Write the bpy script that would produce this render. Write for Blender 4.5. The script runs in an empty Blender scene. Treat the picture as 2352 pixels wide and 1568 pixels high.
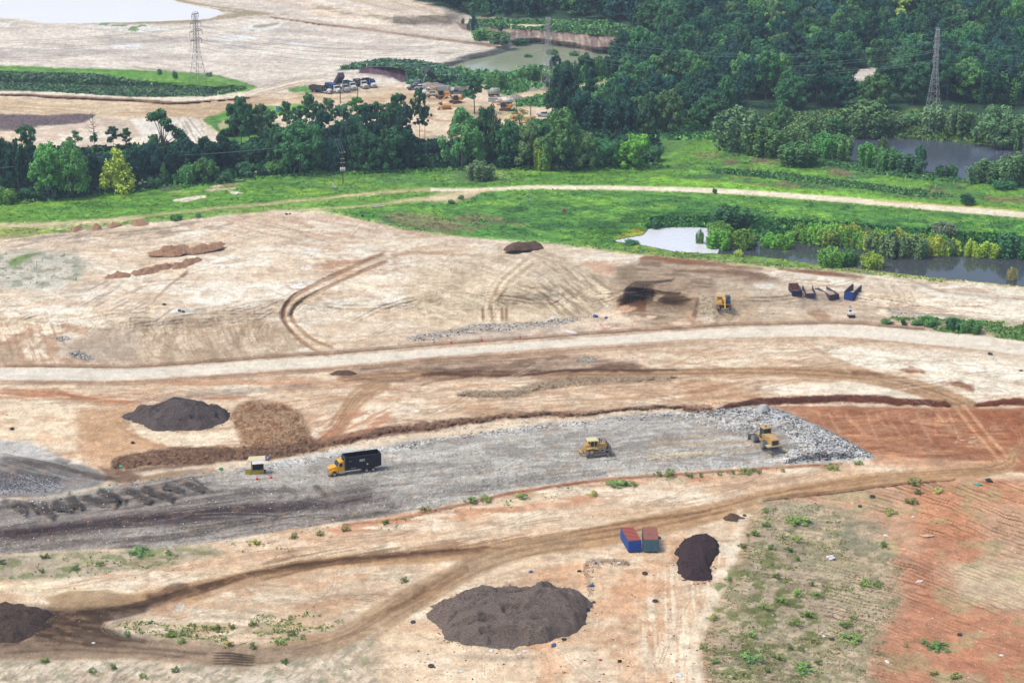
import bpy, math, random
import numpy as np
from mathutils import Vector, Matrix
SC = bpy.context.scene
COL = SC.collection
RS = np.random.RandomState(7)
random.seed(7)
# ------------------------------------------------------------------ survey
# Every traced point is given in survey units (the photograph at 2352 x 1568)
# and turned into a real point of the terrain through the flight geometry.
SW, SH = 2352.0, 1568.0
FOC = 4700.0
TH = math.atan((784 + 677) / FOC)       # depression of the optical axis
CH = 141.0                              # flying height in metres
ct, st = math.cos(TH), math.sin(TH)
EX = np.array([1.35, 1.37, 1.50])                                # light reaching flat ground, used to turn seen colours into albedo

def plane(x, y, h=0.0):
    u = (np.asarray(x, float) - SW / 2) / FOC
    v = (np.asarray(y, float) - SH / 2) / FOC
    dy = ct - v * st
    dz = -st - v * ct
    t = (CH - h) / -dz
    return u * t, dy * t
def mpp(y):                             # survey units per metre on the ground at row y
    return (y + 677) * ct / CH
def dep(y):
    return TH + math.atan((y - 784) / FOC)
def unproj(X, Y, Z=0.0):
    dz = Z - CH
    zc = Y * ct - dz * st
    yc = -(dz * ct + Y * st)
    return SW / 2 + FOC * X / zc, SH / 2 + FOC * yc / zc

# ------------------------------------------------------------------ noise
_P = RS.permutation(4096).astype(np.int32)
_V = RS.rand(4096).astype(np.float32)
def vnoise(x, y, s=0):
    xi = np.floor(x).astype(np.int64); yi = np.floor(y).astype(np.int64)
    fx = (x - xi).astype(np.float32); fy = (y - yi).astype(np.float32)
    fx = fx * fx * (3 - 2 * fx); fy = fy * fy * (3 - 2 * fy)
    def h(a, b):
        return _V[_P[(a + 57 * s + _P[(b + 131 * s) & 4095]) & 4095]]
    return (h(xi, yi) * (1 - fx) + h(xi + 1, yi) * fx) * (1 - fy) + (h(xi, yi + 1) * (1 - fx) + h(xi + 1, yi + 1) * fx) * fy
def fbm(x, y, o=4, s=0, g=0.5):
    r = 0; a = 1.0; t = 0
    for i in range(o):
        r = r + a * vnoise(x * 2 ** i, y * 2 ** i, s + i * 7); t += a; a *= g
    return r / t
def sm(e0, e1, v):
    t = np.clip((v - e0) / (e1 - e0), 0, 1)
    return t * t * (3 - 2 * t)

# ------------------------------------------------------------------ terrain grid
xs = np.concatenate([np.array([-6000, -3000, -1600, -900, -500, -300, -180, -110]), np.arange(-70, 2424, 2.0), np.array([2470, 2550, 2700, 3000, 3500, 4300, 6000, 9000])])
ys = np.concatenate([np.array([-560, -500, -420, -340, -260, -200, -150, -110, -80, -55, -35, -22]), np.arange(-14, 1602, 2.0), np.array([1640, 1700, 1800, 1980, 2300, 2900])])
NX, NY = len(xs), len(ys)
GX, GY = np.meshgrid(xs, ys)
WX, WY = plane(GX, GY)
Cc = np.zeros((NY, NX, 3), np.float32)   # colours as seen, sRGB 0..1
Hh = np.zeros((NY, NX), np.float32)      # height
CL = np.zeros((NY, NX), np.int8)         # class of ground
RG = np.full((NY, NX), 0.35, np.float32) # fine roughness of the surface
n_w1 = fbm(WX / 14, WY / 14, 4, 3) - .5
n_w2 = fbm(WX / 14, WY / 14, 4, 17) - .5
n_f1 = fbm(WX / 1.7, WY / 2.6, 3, 31) - .5
n_f2 = fbm(WX / 1.9, WY / 2.9, 3, 41) - .5
def rgb(c):
    return np.array(c, np.float32) / 255
def spline(p, k=6):
    p = np.array(p, float)
    if len(p) < 3: return p
    q = np.vstack([2 * p[0] - p[1], p, 2 * p[-1] - p[-2]])
    out = []
    for i in range(1, len(q) - 2):
        for j in range(k):
            t = j / k
            out.append(.5 * (2 * q[i] + (q[i + 1] - q[i - 1]) * t + (2 * q[i - 1] - 5 * q[i] + 4 * q[i + 1] - q[i + 2]) * t * t + (3 * q[i] - 3 * q[i + 1] + q[i + 2] - q[i - 1]) * t ** 3))
    out.append(p[-1])
    return np.array(out)
def box_slice(x0, y0, x1, y1):
    a, b = np.searchsorted(xs, x0), np.searchsorted(xs, x1)
    c, d = np.searchsorted(ys, y0), np.searchsorted(ys, y1)
    return slice(max(c - 1, 0), min(d + 1, NY)), slice(max(a - 1, 0), min(b + 1, NX))
def sdf(px, py, P):
    d = np.full(px.shape, 1e18); ins = np.zeros(px.shape, bool)
    n = len(P)
    for i in range(n):
        ax, ay = P[i]; bx, by = P[(i + 1) % n]
        ex, ey = bx - ax, by - ay
        L = ex * ex + ey * ey + 1e-9
        t = np.clip(((px - ax) * ex + (py - ay) * ey) / L, 0, 1)
        dx = px - ax - t * ex; dy = py - ay - t * ey
        d = np.minimum(d, dx * dx + dy * dy)
        c = ((ay > py) != (by > py)) & (px < (bx - ax) * (py - ay) / (by - ay + 1e-12) + ax)
        ins ^= c
    d = np.sqrt(d)
    return np.where(ins, d, -d)
def ext(P):
    P = np.array(P, float)
    P[:, 0] = np.where((P[:, 0] <= 2) & (P[:, 0] > -400), -400, np.where((P[:, 0] >= 2350) & (P[:, 0] < 2800), 2800, P[:, 0]))
    P[:, 1] = np.where((P[:, 1] >= 1566) & (P[:, 1] < 1900), 1900, P[:, 1])
    return P
def pmask(P, f=6, wob=6, fine=3, an=1.6):
    P = ext(P)
    m = f + wob + fine + 4
    S = box_slice(P[:, 0].min() - m, P[:, 1].min() - m, P[:, 0].max() + m, P[:, 1].max() + m)
    px = GX[S] + (n_w1[S] * 2 * wob + n_f1[S] * 2 * fine)
    py = (GY[S] + (n_w2[S] * 2 * wob + n_f2[S] * 2 * fine) / an) * an
    d = sdf(px, py, P * [1, an])
    return S, sm(-f, f, d)
def paint(S, m, c):
    m = m[..., None]
    Cc[S] = Cc[S] * (1 - m) + rgb(c) * m
def fill(P, c, a=1, f=6, wob=6, fine=3, an=1.6, cl=None, h=0, hf=None, rg=None):
    S, m = pmask(P, f, wob, fine, an)
    paint(S, m * a, c)
    if cl is not None: CL[S][m > .5] = cl
    if rg is not None: RG[S] = RG[S] * (1 - m) + rg * m
    if h: 
        if hf is None: Hh[S] += h * m
        else: lift(P, h, hf)
    return S, m
def lift(P, h, hf, an=1.6):
    P = ext(P)
    S = box_slice(P[:, 0].min() - hf, P[:, 1].min() - hf, P[:, 0].max() + hf, P[:, 1].max() + hf)
    d = sdf(GX[S], GY[S] * an, P * [1, an])
    Hh[S] += h * sm(-hf * .1, hf, d)
def stroke(P, w, c, a=1, f=3, streak=0, k=6, cl=None, h=0, wob=2, fine=2, off=0, prof=None, ss=0, rg=None):
    P = np.array(P, float)
    if P.shape[1] == 2: P = np.hstack([P, np.full((len(P), 1), 1.0)])
    elif w > 1 and P[:, 2].max() > 1.01: P = P.copy(); P[:, 2] = 1.0
    P = spline(P, k)
    W = P[:, 2] * (w if w else 1)
    m_ = W.max() / 2 + f + wob + fine + abs(off) + 4
    S = box_slice(P[:, 0].min() - m_, P[:, 1].min() - m_, P[:, 0].max() + m_, P[:, 1].max() + m_)
    px = GX[S] + n_w1[S] * 2 * wob; py = GY[S] + n_w2[S] * 2 * wob + n_f1[S] * fine
    bd = np.full(px.shape, 1e18); sd = np.zeros(px.shape); tt = np.zeros(px.shape); ww = np.zeros(px.shape)
    acc = 0
    for i in range(len(P) - 1):
        ax, ay = P[i, :2]; ex, ey = P[i + 1, :2] - P[i, :2]
        L = math.hypot(ex, ey) + 1e-9
        t = np.clip(((px - ax) * ex + (py - ay) * ey) / L / L, 0, 1)
        dx = px - ax - t * ex; dy = py - ay - t * ey
        d = dx * dx + dy * dy
        b = d < bd
        bd = np.where(b, d, bd)
        sd = np.where(b, np.sign(ex * dy - ey * dx), sd)
        tt = np.where(b, acc + t * L, tt)
        ww = np.where(b, W[i] + t * (W[i + 1] - W[i]), ww)
        acc += L
    d = np.sqrt(bd) * sd - off
    m = sm(f, -f, np.abs(d) - ww / 2)
    e = sm(0, 12, tt) * sm(0, 12, acc - tt) if not cl else 1
    m = m * e
    mm = m
    if streak:
        n = fbm(tt / 38 + ss, d / 2.1 + 50 + ss, 3, 5 + ss)
        mm = m * (1 - streak + streak * sm(.32, .68, n))
    if c is not None: paint(S, mm * a, c)
    if cl is not None: CL[S][m > .5] = cl
    if rg is not None: RG[S] = RG[S] * (1 - m) + rg * m
    if h:
        p = m if prof is None else prof(d / (ww / 2 + 1e-6)) * m
        Hh[S] += h * p
    return S, m, d, tt
def scratch(P, ang, c, a=.5, lo=.55, hi=.7, L=60, w=3, s=0, f=15, o=3, warp=0):
    S, m = pmask(P, f, 8, 0)
    ca, sa = math.cos(math.radians(ang)), math.sin(math.radians(ang))
    X = GX[S]; Y = GY[S]
    u = X * ca + Y * sa; v = -X * sa + Y * ca
    if warp: v = v + warp * (fbm(X / 160, Y / 90, 3, s + 9) - .5)
    n = fbm(u / L, v / w, o, s + 60)
    g = sm(lo, hi, n)
    paint(S, m * g * a, c)
    return S, m * g
def blotch(P, c, a=.5, lo=.5, hi=.7, sx=60, sy=22, s=0, f=15, o=5):
    S, m = pmask(P, f, 8, 0)
    n = fbm(GX[S] / sx, GY[S] / sy, o, s + 90)
    g = sm(lo, hi, n) * m
    paint(S, g * a, c)
    return S, g
def bump(P, amp, sx, sy, s=0, f=8, ridged=False):
    S, m = pmask(P, f, 6, 0)
    n = fbm(GX[S] / sx, GY[S] / sy, 4, s + 120) - .5
    if ridged: n = .5 - np.abs(n) * 3
    Hh[S] += amp * n * m
    return S, m
def ruts(P, n, ang, spread, L, cols, seed, w=(1.4, 2.6), gap=(5, 9), a=(.3, .6), curv=.5):
    rs = np.random.RandomState(seed); P = np.array(P, float); done = 0
    while done < n:
        x, y = rs.uniform(P[:, 0].min(), P[:, 0].max()), rs.uniform(P[:, 1].min(), P[:, 1].max())
        if sdf(np.array([x]), np.array([y]), P)[0] < 0: continue
        done += 1
        t = math.radians(ang + rs.normal() * spread); l = rs.uniform(*L); k = rs.normal() * curv / l; pts = [(x, y)]
        for i in range(6):
            x += l / 6 * math.cos(t); y += l / 6 * math.sin(t) * .55; t += k * l / 6; pts.append((x, y))
        c = cols[rs.randint(len(cols))]; al = rs.uniform(*a); ww = rs.uniform(*w); g = rs.uniform(*gap)
        for o in (-g / 2, g / 2)[:(2 if rs.rand() < .7 else 1)]:
            stroke(pts, ww, c, al, .9, .45, 3, off=o, wob=.8, fine=.8, ss=done, h=-.06)
def speck(P, c, a=.8, thr=.83, sz=3.0, s=0, f=6):
    S, m = pmask(P, f, 6, 0)
    n = vnoise(GX[S] / sz, GY[S] / (sz * .6), s + 200)
    paint(S, m * sm(thr, thr + .07, n) * a, c)
# ------------------------------------------------------------------ ground cover
ALL = [(-7000, -600), (9500, -600), (9500, 3000), (-7000, 3000)]
Cc[:] = rgb((224, 205, 184))
FARZ = [(-7000, -600), (9500, -600), (9500, 480), (-7000, 480)]
# --- beyond the tree line ---------------------------------------------------
fill([(-7000, -600), (940, -600), (1000, 12), (1085, 30), (1180, 110), (1150, 150), (1050, 190), (640, 200), (-7000, 215)], (222, 212, 203), f=4)
SANDT = [(-500, -14), (1000, -14), (1060, 60), (1170, 112), (1120, 180), (600, 215), (-500, 160)]
blotch(SANDT, (196, 184, 178), .6, .48, .68, 130, 13, 1)
blotch(SANDT, (232, 224, 214), .6, .5, .65, 160, 15, 2)
scratch(SANDT, 3, (188, 176, 168), .5, .56, .7, 80, 3, 3)
blotch([(0, 60), (700, 60), (760, 110), (640, 140), (0, 130)], (178, 172, 172), .55, .45, .68, 110, 12, 4)
scratch([(560, -14), (1060, -14), (1080, 60), (1040, 95), (700, 60)], 14, (204, 184, 168), .6, .5, .65, 60, 5, 5)
fill([(770, -14), (940, -14), (1075, 26), (1060, 52), (1000, 50), (900, 30)], (218, 200, 184), .6, 10)
scratch([(770, -14), (940, -14), (1075, 26), (1060, 52), (1000, 50), (900, 30)], 15, (186, 166, 150), .7, .5, .62, 90, 4, 6)
lift([(560, -600), (940, -600), (1075, 28), (1050, 60), (900, 64), (700, 30)], 6, 60)
# lake and its wet rim
LAKE = [(-700, -60), (300, -60), (378, -8), (410, 6), (500, 24), (512, 32), (480, 43), (400, 48), (300, 51), (150, 53), (95, 52), (40, 42), (-700, 36)]
stroke([(370, -6, 12), (450, 12, 12), (520, 22, 11), (580, 30, 9), (626, 33, 4)], 1, (172, 157, 132), .95, 2)
stroke([(230, 52, 4), (330, 54, 6), (430, 49, 9), (510, 40, 10), (570, 33, 10), (620, 32, 5)], 1, (176, 162, 138), .9, 2)
stroke([(400, 4, 3), (470, 16, 3), (560, 26, 2)], 1, (226, 214, 196), .8, 1)
fill([(190, 56), (330, 58), (400, 70), (330, 76), (230, 66)], (222, 224, 226), .8, 5)
blotch([(200, 52), (340, 54), (400, 68), (300, 74)], (110, 140, 90), .8, .52, .62, 22, 5, 7, 6)
for q, w in (([(470, 86), (560, 80), (600, 88), (540, 97), (500, 94)], .9), ([(558, 62), (600, 54), (650, 52), (640, 62), (590, 74), (562, 70)], .8), ([(250, 104), (300, 100), (340, 106), (300, 112), (262, 110)], .9), ([(640, 97), (700, 98), (740, 104), (690, 106)], .6), ([(0, 50), (30, 52), (20, 60), (0, 60)], .7)):
    fill(q, (226, 229, 233), w, 5, 4)
stroke([(575, 62, 5), (610, 59, 7), (645, 53, 5)], 1, (160, 150, 128), .8, 2)
stroke([(570, 70, 5), (590, 69, 5)], 1, (165, 156, 138), .8, 2)
stroke([(532, 78), (560, 80)], 3, (160, 155, 150), .6, 2)
stroke([(1000, 120, 3), (1030, 123, 5), (1046, 121, 3)], 1, (150, 145, 125), .7, 2)
def prof_r(u): return np.clip(1 - np.abs(u), 0, 1)
# dividing berm, cliff edge
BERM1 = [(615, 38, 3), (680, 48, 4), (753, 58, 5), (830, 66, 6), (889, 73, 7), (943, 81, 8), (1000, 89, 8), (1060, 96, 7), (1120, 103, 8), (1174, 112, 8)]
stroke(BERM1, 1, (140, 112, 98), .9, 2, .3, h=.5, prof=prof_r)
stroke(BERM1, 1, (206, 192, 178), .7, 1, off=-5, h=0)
stroke([(1010, 148, 9), (1060, 143, 9), (1120, 132, 10), (1165, 122, 9)], 1, (184, 160, 140), .9, 3, .3, h=1)
stroke([(30, 52), (90, 56), (250, 70), (430, 92), (600, 100), (800, 116)], 2, (168, 156, 150), .5, 1)
stroke([(300, 150, 3), (330, 158, 4), (420, 166, 4), (540, 182, 3)], 1, (150, 130, 118), .5, 2)
# right of the sand: green shelf, pale track, eroded cliff, olive pond
fill([(1085, 46), (1400, 50), (1520, 92), (1500, 120), (1300, 100), (1100, 75)], (84, 128, 78), 1, 4, cl=3)
GREENM = [(1085, 140), (1300, 140), (1500, 110), (1640, 130), (1640, 320), (1290, 330), (1170, 262), (1190, 240), (1120, 195), (1000, 205), (940, 190), (1040, 160)]
fill(GREENM, (92, 140, 84), 1, 5, cl=3)
blotch(GREENM, (58, 100, 72), .8, .45, .62, 40, 12, 8)
blotch(GREENM, (130, 165, 95), .6, .52, .66, 50, 9, 9)
stroke([(1146, 58, 3), (1200, 60, 8), (1272, 62, 6)], 1, (226, 210, 190), .95, 2, cl=0)
stroke([(1340, 90, 4), (1385, 88, 6), (1405, 76, 6), (1420, 74, 5), (1440, 84, 4), (1475, 94, 3)], 1, (222, 204, 182), .95, 2, cl=0)
CLIFF = [(1046, 52), (1110, 62), (1230, 68), (1330, 76), (1470, 92), (1468, 116), (1380, 122), (1300, 108), (1180, 100), (1105, 84), (1060, 66)]
fill(CLIFF, (150, 132, 128), 1, 3, 4, cl=0)
S, m = scratch(CLIFF, 80, (200, 182, 166), .7, .48, .66, 18, 7, 11, 4)
scratch(CLIFF, 86, (112, 96, 92), .5, .52, .62, 20, 5, 12, 3)
lift([(1085, -400), (2300, -400), (2300, 60), (1520, 92), (1330, 86), (1230, 78), (1120, 72)], 2.5, 34)
OLIVE = [(1036, 152), (1090, 136), (1144, 126), (1190, 104), (1229, 100), (1310, 110), (1360, 122), (1420, 122), (1400, 140), (1351, 140), (1344, 152), (1283, 148), (1262, 150), (1195, 158), (1150, 170), (1116, 168)]
# left embankment
EMB = [(-600, 120), (0, 138), (218, 157), (367, 164), (493, 172), (558, 187), (592, 199), (561, 212), (456, 222), (340, 223), (218, 217), (136, 211), (0, 204), (-600, 190)]
fill(EMB, (88, 142, 62), 1, 3, 4, cl=3)
EML = [(-600, 140), (0, 166), (218, 172), (300, 186), (420, 200), (560, 205), (480, 222), (340, 223), (218, 217), (0, 203), (-600, 190)]
fill(EML, (70, 92, 72), .95, 6, 6, cl=3)
blotch(EML, (86, 74, 88), .85, .48, .6, 60, 12, 13)
blotch(EML, (58, 108, 62), .8, .52, .62, 50, 10, 14)
fill([(20, 185), (36, 184), (52, 192), (44, 200), (24, 194)], (170, 150, 140), .8, 3)
blotch([(0, 140), (560, 180), (560, 200), (300, 186), (0, 166)], (130, 170, 80), .5, .5, .65, 60, 6, 15)
lift([(-600, 110), (0, 138), (218, 157), (493, 172), (592, 199), (500, 212), (340, 200), (0, 180), (-600, 160)], 2.5, 30)
# haul road below the embankment
fill([(-600, 195), (0, 204), (136, 211), (218, 217), (340, 224), (456, 223), (561, 212), (600, 200), (700, 185), (760, 190), (720, 212), (640, 222), (520, 236), (380, 240), (-600, 218)], (232, 220, 204), 1, 3)
RD1 = [(-600, 212), (0, 219), (150, 225), (300, 232), (370, 237), (510, 230), (590, 218), (700, 214), (760, 212), (900, 205), (960, 205), (1000, 225), (1180, 245), (1150, 290), (1060, 330), (950, 330), (960, 275), (800, 250), (640, 238), (560, 245), (480, 272), (420, 273), (217, 264), (0, 263), (-600, 262)]
fill(RD1, (208, 184, 154), 1, 4, cl=2)
scratch(RD1, 2, (226, 208, 184), .6, .5, .66, 150, 4, 16, warp=30)
scratch(RD1, 1, (178, 150, 122), .5, .55, .7, 120, 3, 17, warp=30)
fill([(330, 252), (560, 225), (600, 238), (480, 274), (400, 274)], (190, 160, 130), .5, 15)
BRM = [(-600, 212, 4), (0, 217, 5), (100, 221, 6), (200, 226, 7), (290, 230, 7), (380, 236, 8), (430, 235, 5), (500, 230, 3), (600, 222, 2)]
stroke(BRM, 1, (132, 98, 82), .95, 2, .2, h=.8, prof=prof_r)
stroke([(590, 214, 2), (680, 216, 3), (780, 214, 3), (860, 208, 2)], 1, (165, 138, 116), .8, 2)
for k, o in enumerate((-8, -3, 5, 9)):
    stroke([(560, 222), (600, 208), (650, 196), (700, 186), (760, 182)], 2.2, (178, 156, 136), .75, 1.5, .3, off=o)
    stroke([(600, 228), (640, 212), (690, 200), (730, 182)], 1.8, (182, 158, 138), .6, 1.5, .3, off=o)
fill([(780, 222), (900, 208), (960, 215), (960, 260), (860, 250)], (202, 172, 140), .7, 12)
blotch([(640, 215), (960, 205), (1180, 245), (1000, 330), (640, 240)], (224, 208, 188), .7, .5, .64, 60, 10, 18)
# purple-grey stockpile bench
PUR = [(-600, 258), (0, 265), (120, 263), (218, 264), (200, 280), (186, 284), (146, 292), (90, 290), (68, 299), (-600, 299)]
fill(PUR, (126, 112, 118), 1, 3, 4)
speck(PUR, (96, 84, 92), .6, .6, 3, 1); speck(PUR, (150, 136, 140), .5, .7, 3, 2)
stroke([(-600, 300, 6), (0, 298, 5), (60, 298, 5), (120, 288, 3)], 1, (150, 140, 128), .7, 2)
# white sand pit
PIT = [(60, 296), (120, 290), (190, 284), (225, 271), (300, 274), (420, 270), (462, 276), (500, 300), (520, 345), (300, 360), (60, 340)]
fill(PIT, (226, 214, 200), 1, 3)
blotch(PIT, (206, 180, 164), .6, .5, .64, 40, 10, 19)
SL = [(225, 271), (300, 275), (330, 282), (330, 312), (300, 320), (250, 300)]
fill(SL, (196, 180, 164), .8, 5)
SW1 = [(300, 276), (420, 271), (440, 272), (470, 300), (440, 330), (330, 318)]
fill(SW1, (224, 218, 212), 1, 6)
scratch([(400, 268), (470, 274), (480, 330), (380, 330)], 60, (176, 160, 146), .7, .5, .62, 26, 4, 20)
lift([(-600, 305), (190, 300), (250, 295), (330, 300), (440, 300), (500, 330), (520, 360), (-600, 360)], -2, 70)
# grassy knob
KN = [(462, 277), (500, 262), (530, 250), (620, 244), (640, 250), (640, 330), (600, 370), (520, 360), (500, 300)]
fill(KN, (88, 140, 62), 1, 4, cl=3)
blotch(KN, (62, 108, 60), .7, .48, .6, 20, 10, 21)
fill([(500, 284), (520, 276), (526, 290), (505, 298)], (196, 176, 150), .8, 4)
lift([(480, 285), (520, 262), (600, 258), (610, 300), (500, 310)], 3, 20)
fill([(620, 246), (700, 240), (720, 250), (680, 262), (625, 262)], (112, 165, 70), 1, 4, cl=3)
fill([(615, 268), (700, 262), (700, 285), (620, 280)], (228, 206, 184), 1, 5)
fill([(660, 204), (700, 198), (725, 200), (740, 212), (700, 214), (664, 210)], (92, 140, 74), 1, 3, cl=3)
# vegetated mound with cut face
MND = [(780, 162), (820, 150), (880, 138), (940, 143), (1000, 148), (1050, 165), (1080, 180), (1060, 200), (1000, 205), (945, 196), (900, 168), (830, 160)]
fill(MND, (84, 122, 90), 1, 4, cl=3)
blotch(MND, (60, 92, 84), .8, .45, .6, 30, 10, 22)
fill([(822, 170), (832, 158), (850, 154), (900, 154), (938, 158), (946, 190), (925, 190), (900, 178), (860, 172)], (104, 84, 100), 1, 3, cl=0)
scratch([(822, 170), (832, 158), (938, 158), (946, 190), (900, 178)], 85, (140, 118, 126), .6, .5, .62, 14, 4, 23)
lift([(830, 158), (880, 140), (1000, 148), (1060, 180), (1000, 196), (946, 176), (880, 160)], 3, 24)
fill([(950, 200), (985, 184), (1020, 182), (1060, 200), (1080, 215), (1000, 212)], (200, 184, 164), 1, 4)
# pale roads and yards of the works area
stroke([(1130, 238, 14), (1190, 222, 16), (1260, 211, 13), (1330, 200, 8), (1400, 189, 7)], 1, (222, 196, 170), 1, 3, .1, cl=2)
fill([(1140, 200), (1180, 208), (1250, 205), (1240, 196), (1290, 205), (1260, 214)], (182, 190, 130), .8, 6)
fill([(1180, 250), (1215, 242), (1275, 236), (1290, 262), (1250, 275), (1190, 270)], (222, 202, 178), 1, 5, cl=0)
fill([(1200, 232), (1262, 226), (1256, 246), (1205, 244)], (78, 128, 70), .9, 6, cl=3)
fill([(1140, 250), (1185, 250), (1240, 290), (1160, 300)], (216, 200, 160), .8, 8)
# sand of the works area runs down to the trees
fill([(942, 230), (1060, 240), (1070, 280), (1045, 320), (1000, 330), (960, 320)], (226, 208, 184), .9, 8)
scratch([(942, 230), (1060, 240), (1045, 320), (960, 320)], 5, (180, 146, 116), .7, .55, .66, 50, 4, 24)
# --- forest floor and meadow -------------------------------------------------
WOOD = [(905, -14), (1000, 10), (1086, 38), (1300, 48), (1420, 54), (1520, 90), (1490, 130), (1420, 190), (1400, 240), (1400, 300), (1600, 306), (1660, 296), (1700, 330), (1900, 330), (1945, 312), (2060, 308), (2240, 322), (2352, 335), (9500, 600), (9500, -600), (905, -600)]
fill(WOOD, (44, 78, 60), 1, 6, cl=3)
fill([(1944, 186), (1962, 168), (1978, 158), (2014, 152), (2008, 180), (1992, 206), (1966, 200)], (214, 208, 204), 1, 3, cl=0)
fill([(2052, 258), (2100, 248), (2200, 270), (2180, 300), (2080, 300)], (104, 128, 72), .8, 8)
fill([(1930, 305), (2060, 305), (2240, 318), (2230, 332), (2130, 324), (1930, 318)], (72, 122, 70), 1, 4)
POSTW = [(1590, 306), (1700, 290), (1860, 300), (1940, 300), (2060, 300), (2352, 310), (2420, 330), (2420, 470), (2200, 430), (1860, 400), (1600, 380)]
fill(POSTW, (74, 116, 68), 1, 4, cl=3)
fill([(1470, 310), (1650, 296), (1720, 350), (1570, 384), (1480, 384)], (84, 128, 66), 1, 4, cl=3)
MEAD = [(-2000, 560), (-2000, 420), (0, 462), (120, 460), (300, 437), (500, 412), (700, 395), (1000, 385), (1500, 372), (1620, 312), (1680, 320), (1720, 345), (1860, 378), (2200, 410), (2300, 430), (2352, 436), (9500, 700), (9500, 900), (2352, 664), (2148, 646), (1995, 628), (1791, 614), (1553, 591), (1433, 580), (1263, 560), (1127, 551), (1030, 542), (940, 531), (860, 512), (790, 496), (640, 483), (459, 501), (340, 513), (136, 535), (0, 556)]
fill(MEAD, (96, 146, 62), 1, 2, 2, 3, cl=3)
fill([(-2000, 430), (0, 462), (-50, 470)], (60, 90, 60), 1, 4)
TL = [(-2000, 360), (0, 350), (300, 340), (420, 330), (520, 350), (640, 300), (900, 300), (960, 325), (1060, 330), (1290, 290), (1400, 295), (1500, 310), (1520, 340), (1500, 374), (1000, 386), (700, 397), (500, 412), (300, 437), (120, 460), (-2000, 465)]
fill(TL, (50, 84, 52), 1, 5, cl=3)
# dusty path along the trees
stroke([(-60, 446, 7), (80, 444, 8), (240, 432, 9), (320, 418, 9), (420, 404, 8), (520, 400, 5), (600, 396, 8), (640, 388, 6)], 1, (206, 198, 186), 1, 2, cl=4)
M1 = [(0, 470), (700, 400), (1000, 390), (1500, 378), (1600, 400), (1553, 425), (1144, 425), (1000, 428), (600, 462), (0, 515)]
blotch(M1, (126, 168, 60), .8, .46, .62, 120, 10, 30)
blotch(M1, (62, 118, 52), .8, .52, .66, 90, 9, 31)
scratch(M1, -6, (78, 128, 56), .5, .52, .68, 60, 4, 32)
fill([(1000, 392), (1060, 370), (1120, 384), (1180, 410), (1120, 422), (1040, 420)], (92, 130, 82), .7, 12)
fill([(1110, 376), (1140, 380), (1180, 408), (1150, 410)], (150, 166, 112), .5, 6)
blotch([(640, 400), (1000, 392), (1100, 405), (1000, 425), (700, 440)], (84, 132, 74), .8, .44, .6, 80, 10, 33)
M2 = [(1500, 378), (1680, 345), (1860, 380), (2352, 440), (2352, 482), (2000, 452), (1700, 425), (1500, 422)]
blotch(M2, (66, 108, 66), .85, .45, .6, 70, 11, 34)
blotch(M2, (112, 162, 68), .7, .5, .64, 100, 9, 35)
blotch(M2, (116, 104, 84), .75, .6, .7, 60, 14, 36)
stroke([(1500, 415, 16), (1700, 428, 14), (1900, 445, 12), (2150, 470, 9), (2352, 490, 8)], 1, (128, 186, 58), .85, 5, cl=3, streak=.3)
stroke([(1640, 392, 8), (1800, 405, 10), (1960, 425, 12), (2040, 436, 10), (2120, 446, 4)], 1, (52, 92, 58), .7, 4, .3)
for q in ([(1590, 352), (1640, 350), (1650, 360), (1600, 362)], [(1900, 396), (1948, 396), (1960, 404), (1910, 404)], [(2050, 436), (2160, 434), (2190, 446), (2120, 452), (2060, 448)], [(1650, 362), (1700, 365), (1680, 374)], [(2260, 452), (2352, 450), (2352, 470), (2270, 464)]):
    fill(q, (122, 106, 88), .7, 8, 6)
# meadow below the track
M3 = [(790, 490), (1093, 452), (1229, 440), (1553, 448), (1790, 458), (2062, 486), (2352, 512), (2352, 600), (2100, 580), (1736, 560), (1620, 520), (1480, 525), (1410, 560), (1263, 556), (1127, 548), (940, 528)]
fill(M3, (84, 142, 66), .8, 6)
blotch(M3, (54, 104, 56), .85, .47, .62, 70, 13, 37)
blotch(M3, (122, 172, 70), .75, .52, .66, 90, 12, 38)
scratch(M3, 14, (62, 112, 58), .5, .5, .66, 50, 4, 39)
fill([(1600, 470), (1736, 520), (1900, 520), (2200, 540), (2352, 560), (2352, 600), (2100, 580), (1736, 560), (1620, 520), (1500, 520), (1500, 490)], (52, 104, 58), .6, 16)
fill([(870, 500), (900, 488), (980, 492), (1050, 515), (1060, 532), (1000, 530), (920, 516)], (128, 122, 96), .75, 12, 8)
blotch([(870, 500), (1160, 490), (1300, 545), (1060, 545)], (124, 116, 92), .7, .55, .68, 60, 12, 40)
fill([(1408, 545), (1440, 530), (1470, 520), (1480, 545), (1440, 556)], (176, 168, 60), .6, 8)
blotch([(1400, 540), (1500, 515), (1560, 575), (1440, 575)], (190, 160, 50), .6, .58, .66, 20, 8, 41)
# pale strip on the near side of the pond
fill([(1127, 551), (1263, 556), (1433, 568), (1553, 578), (1700, 590), (1800, 596), (2000, 622), (2148, 640), (2352, 662), (2352, 690), (2148, 648), (1995, 630), (1791, 616), (1553, 594), (1263, 562)], (112, 142, 74), .9, 4, cl=3)
blotch([(1263, 556), (2352, 650), (2352, 690), (1553, 598)], (80, 124, 66), .7, .5, .62, 40, 6, 42)
fill([(1850, 606), (2352, 660), (2352, 700), (1995, 632)], (168, 156, 112), .5, 8)
blotch([(1900, 620), (2352, 660), (2352, 700), (1995, 636)], (108, 148, 80), .7, .5, .6, 30, 7, 43)
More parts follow.
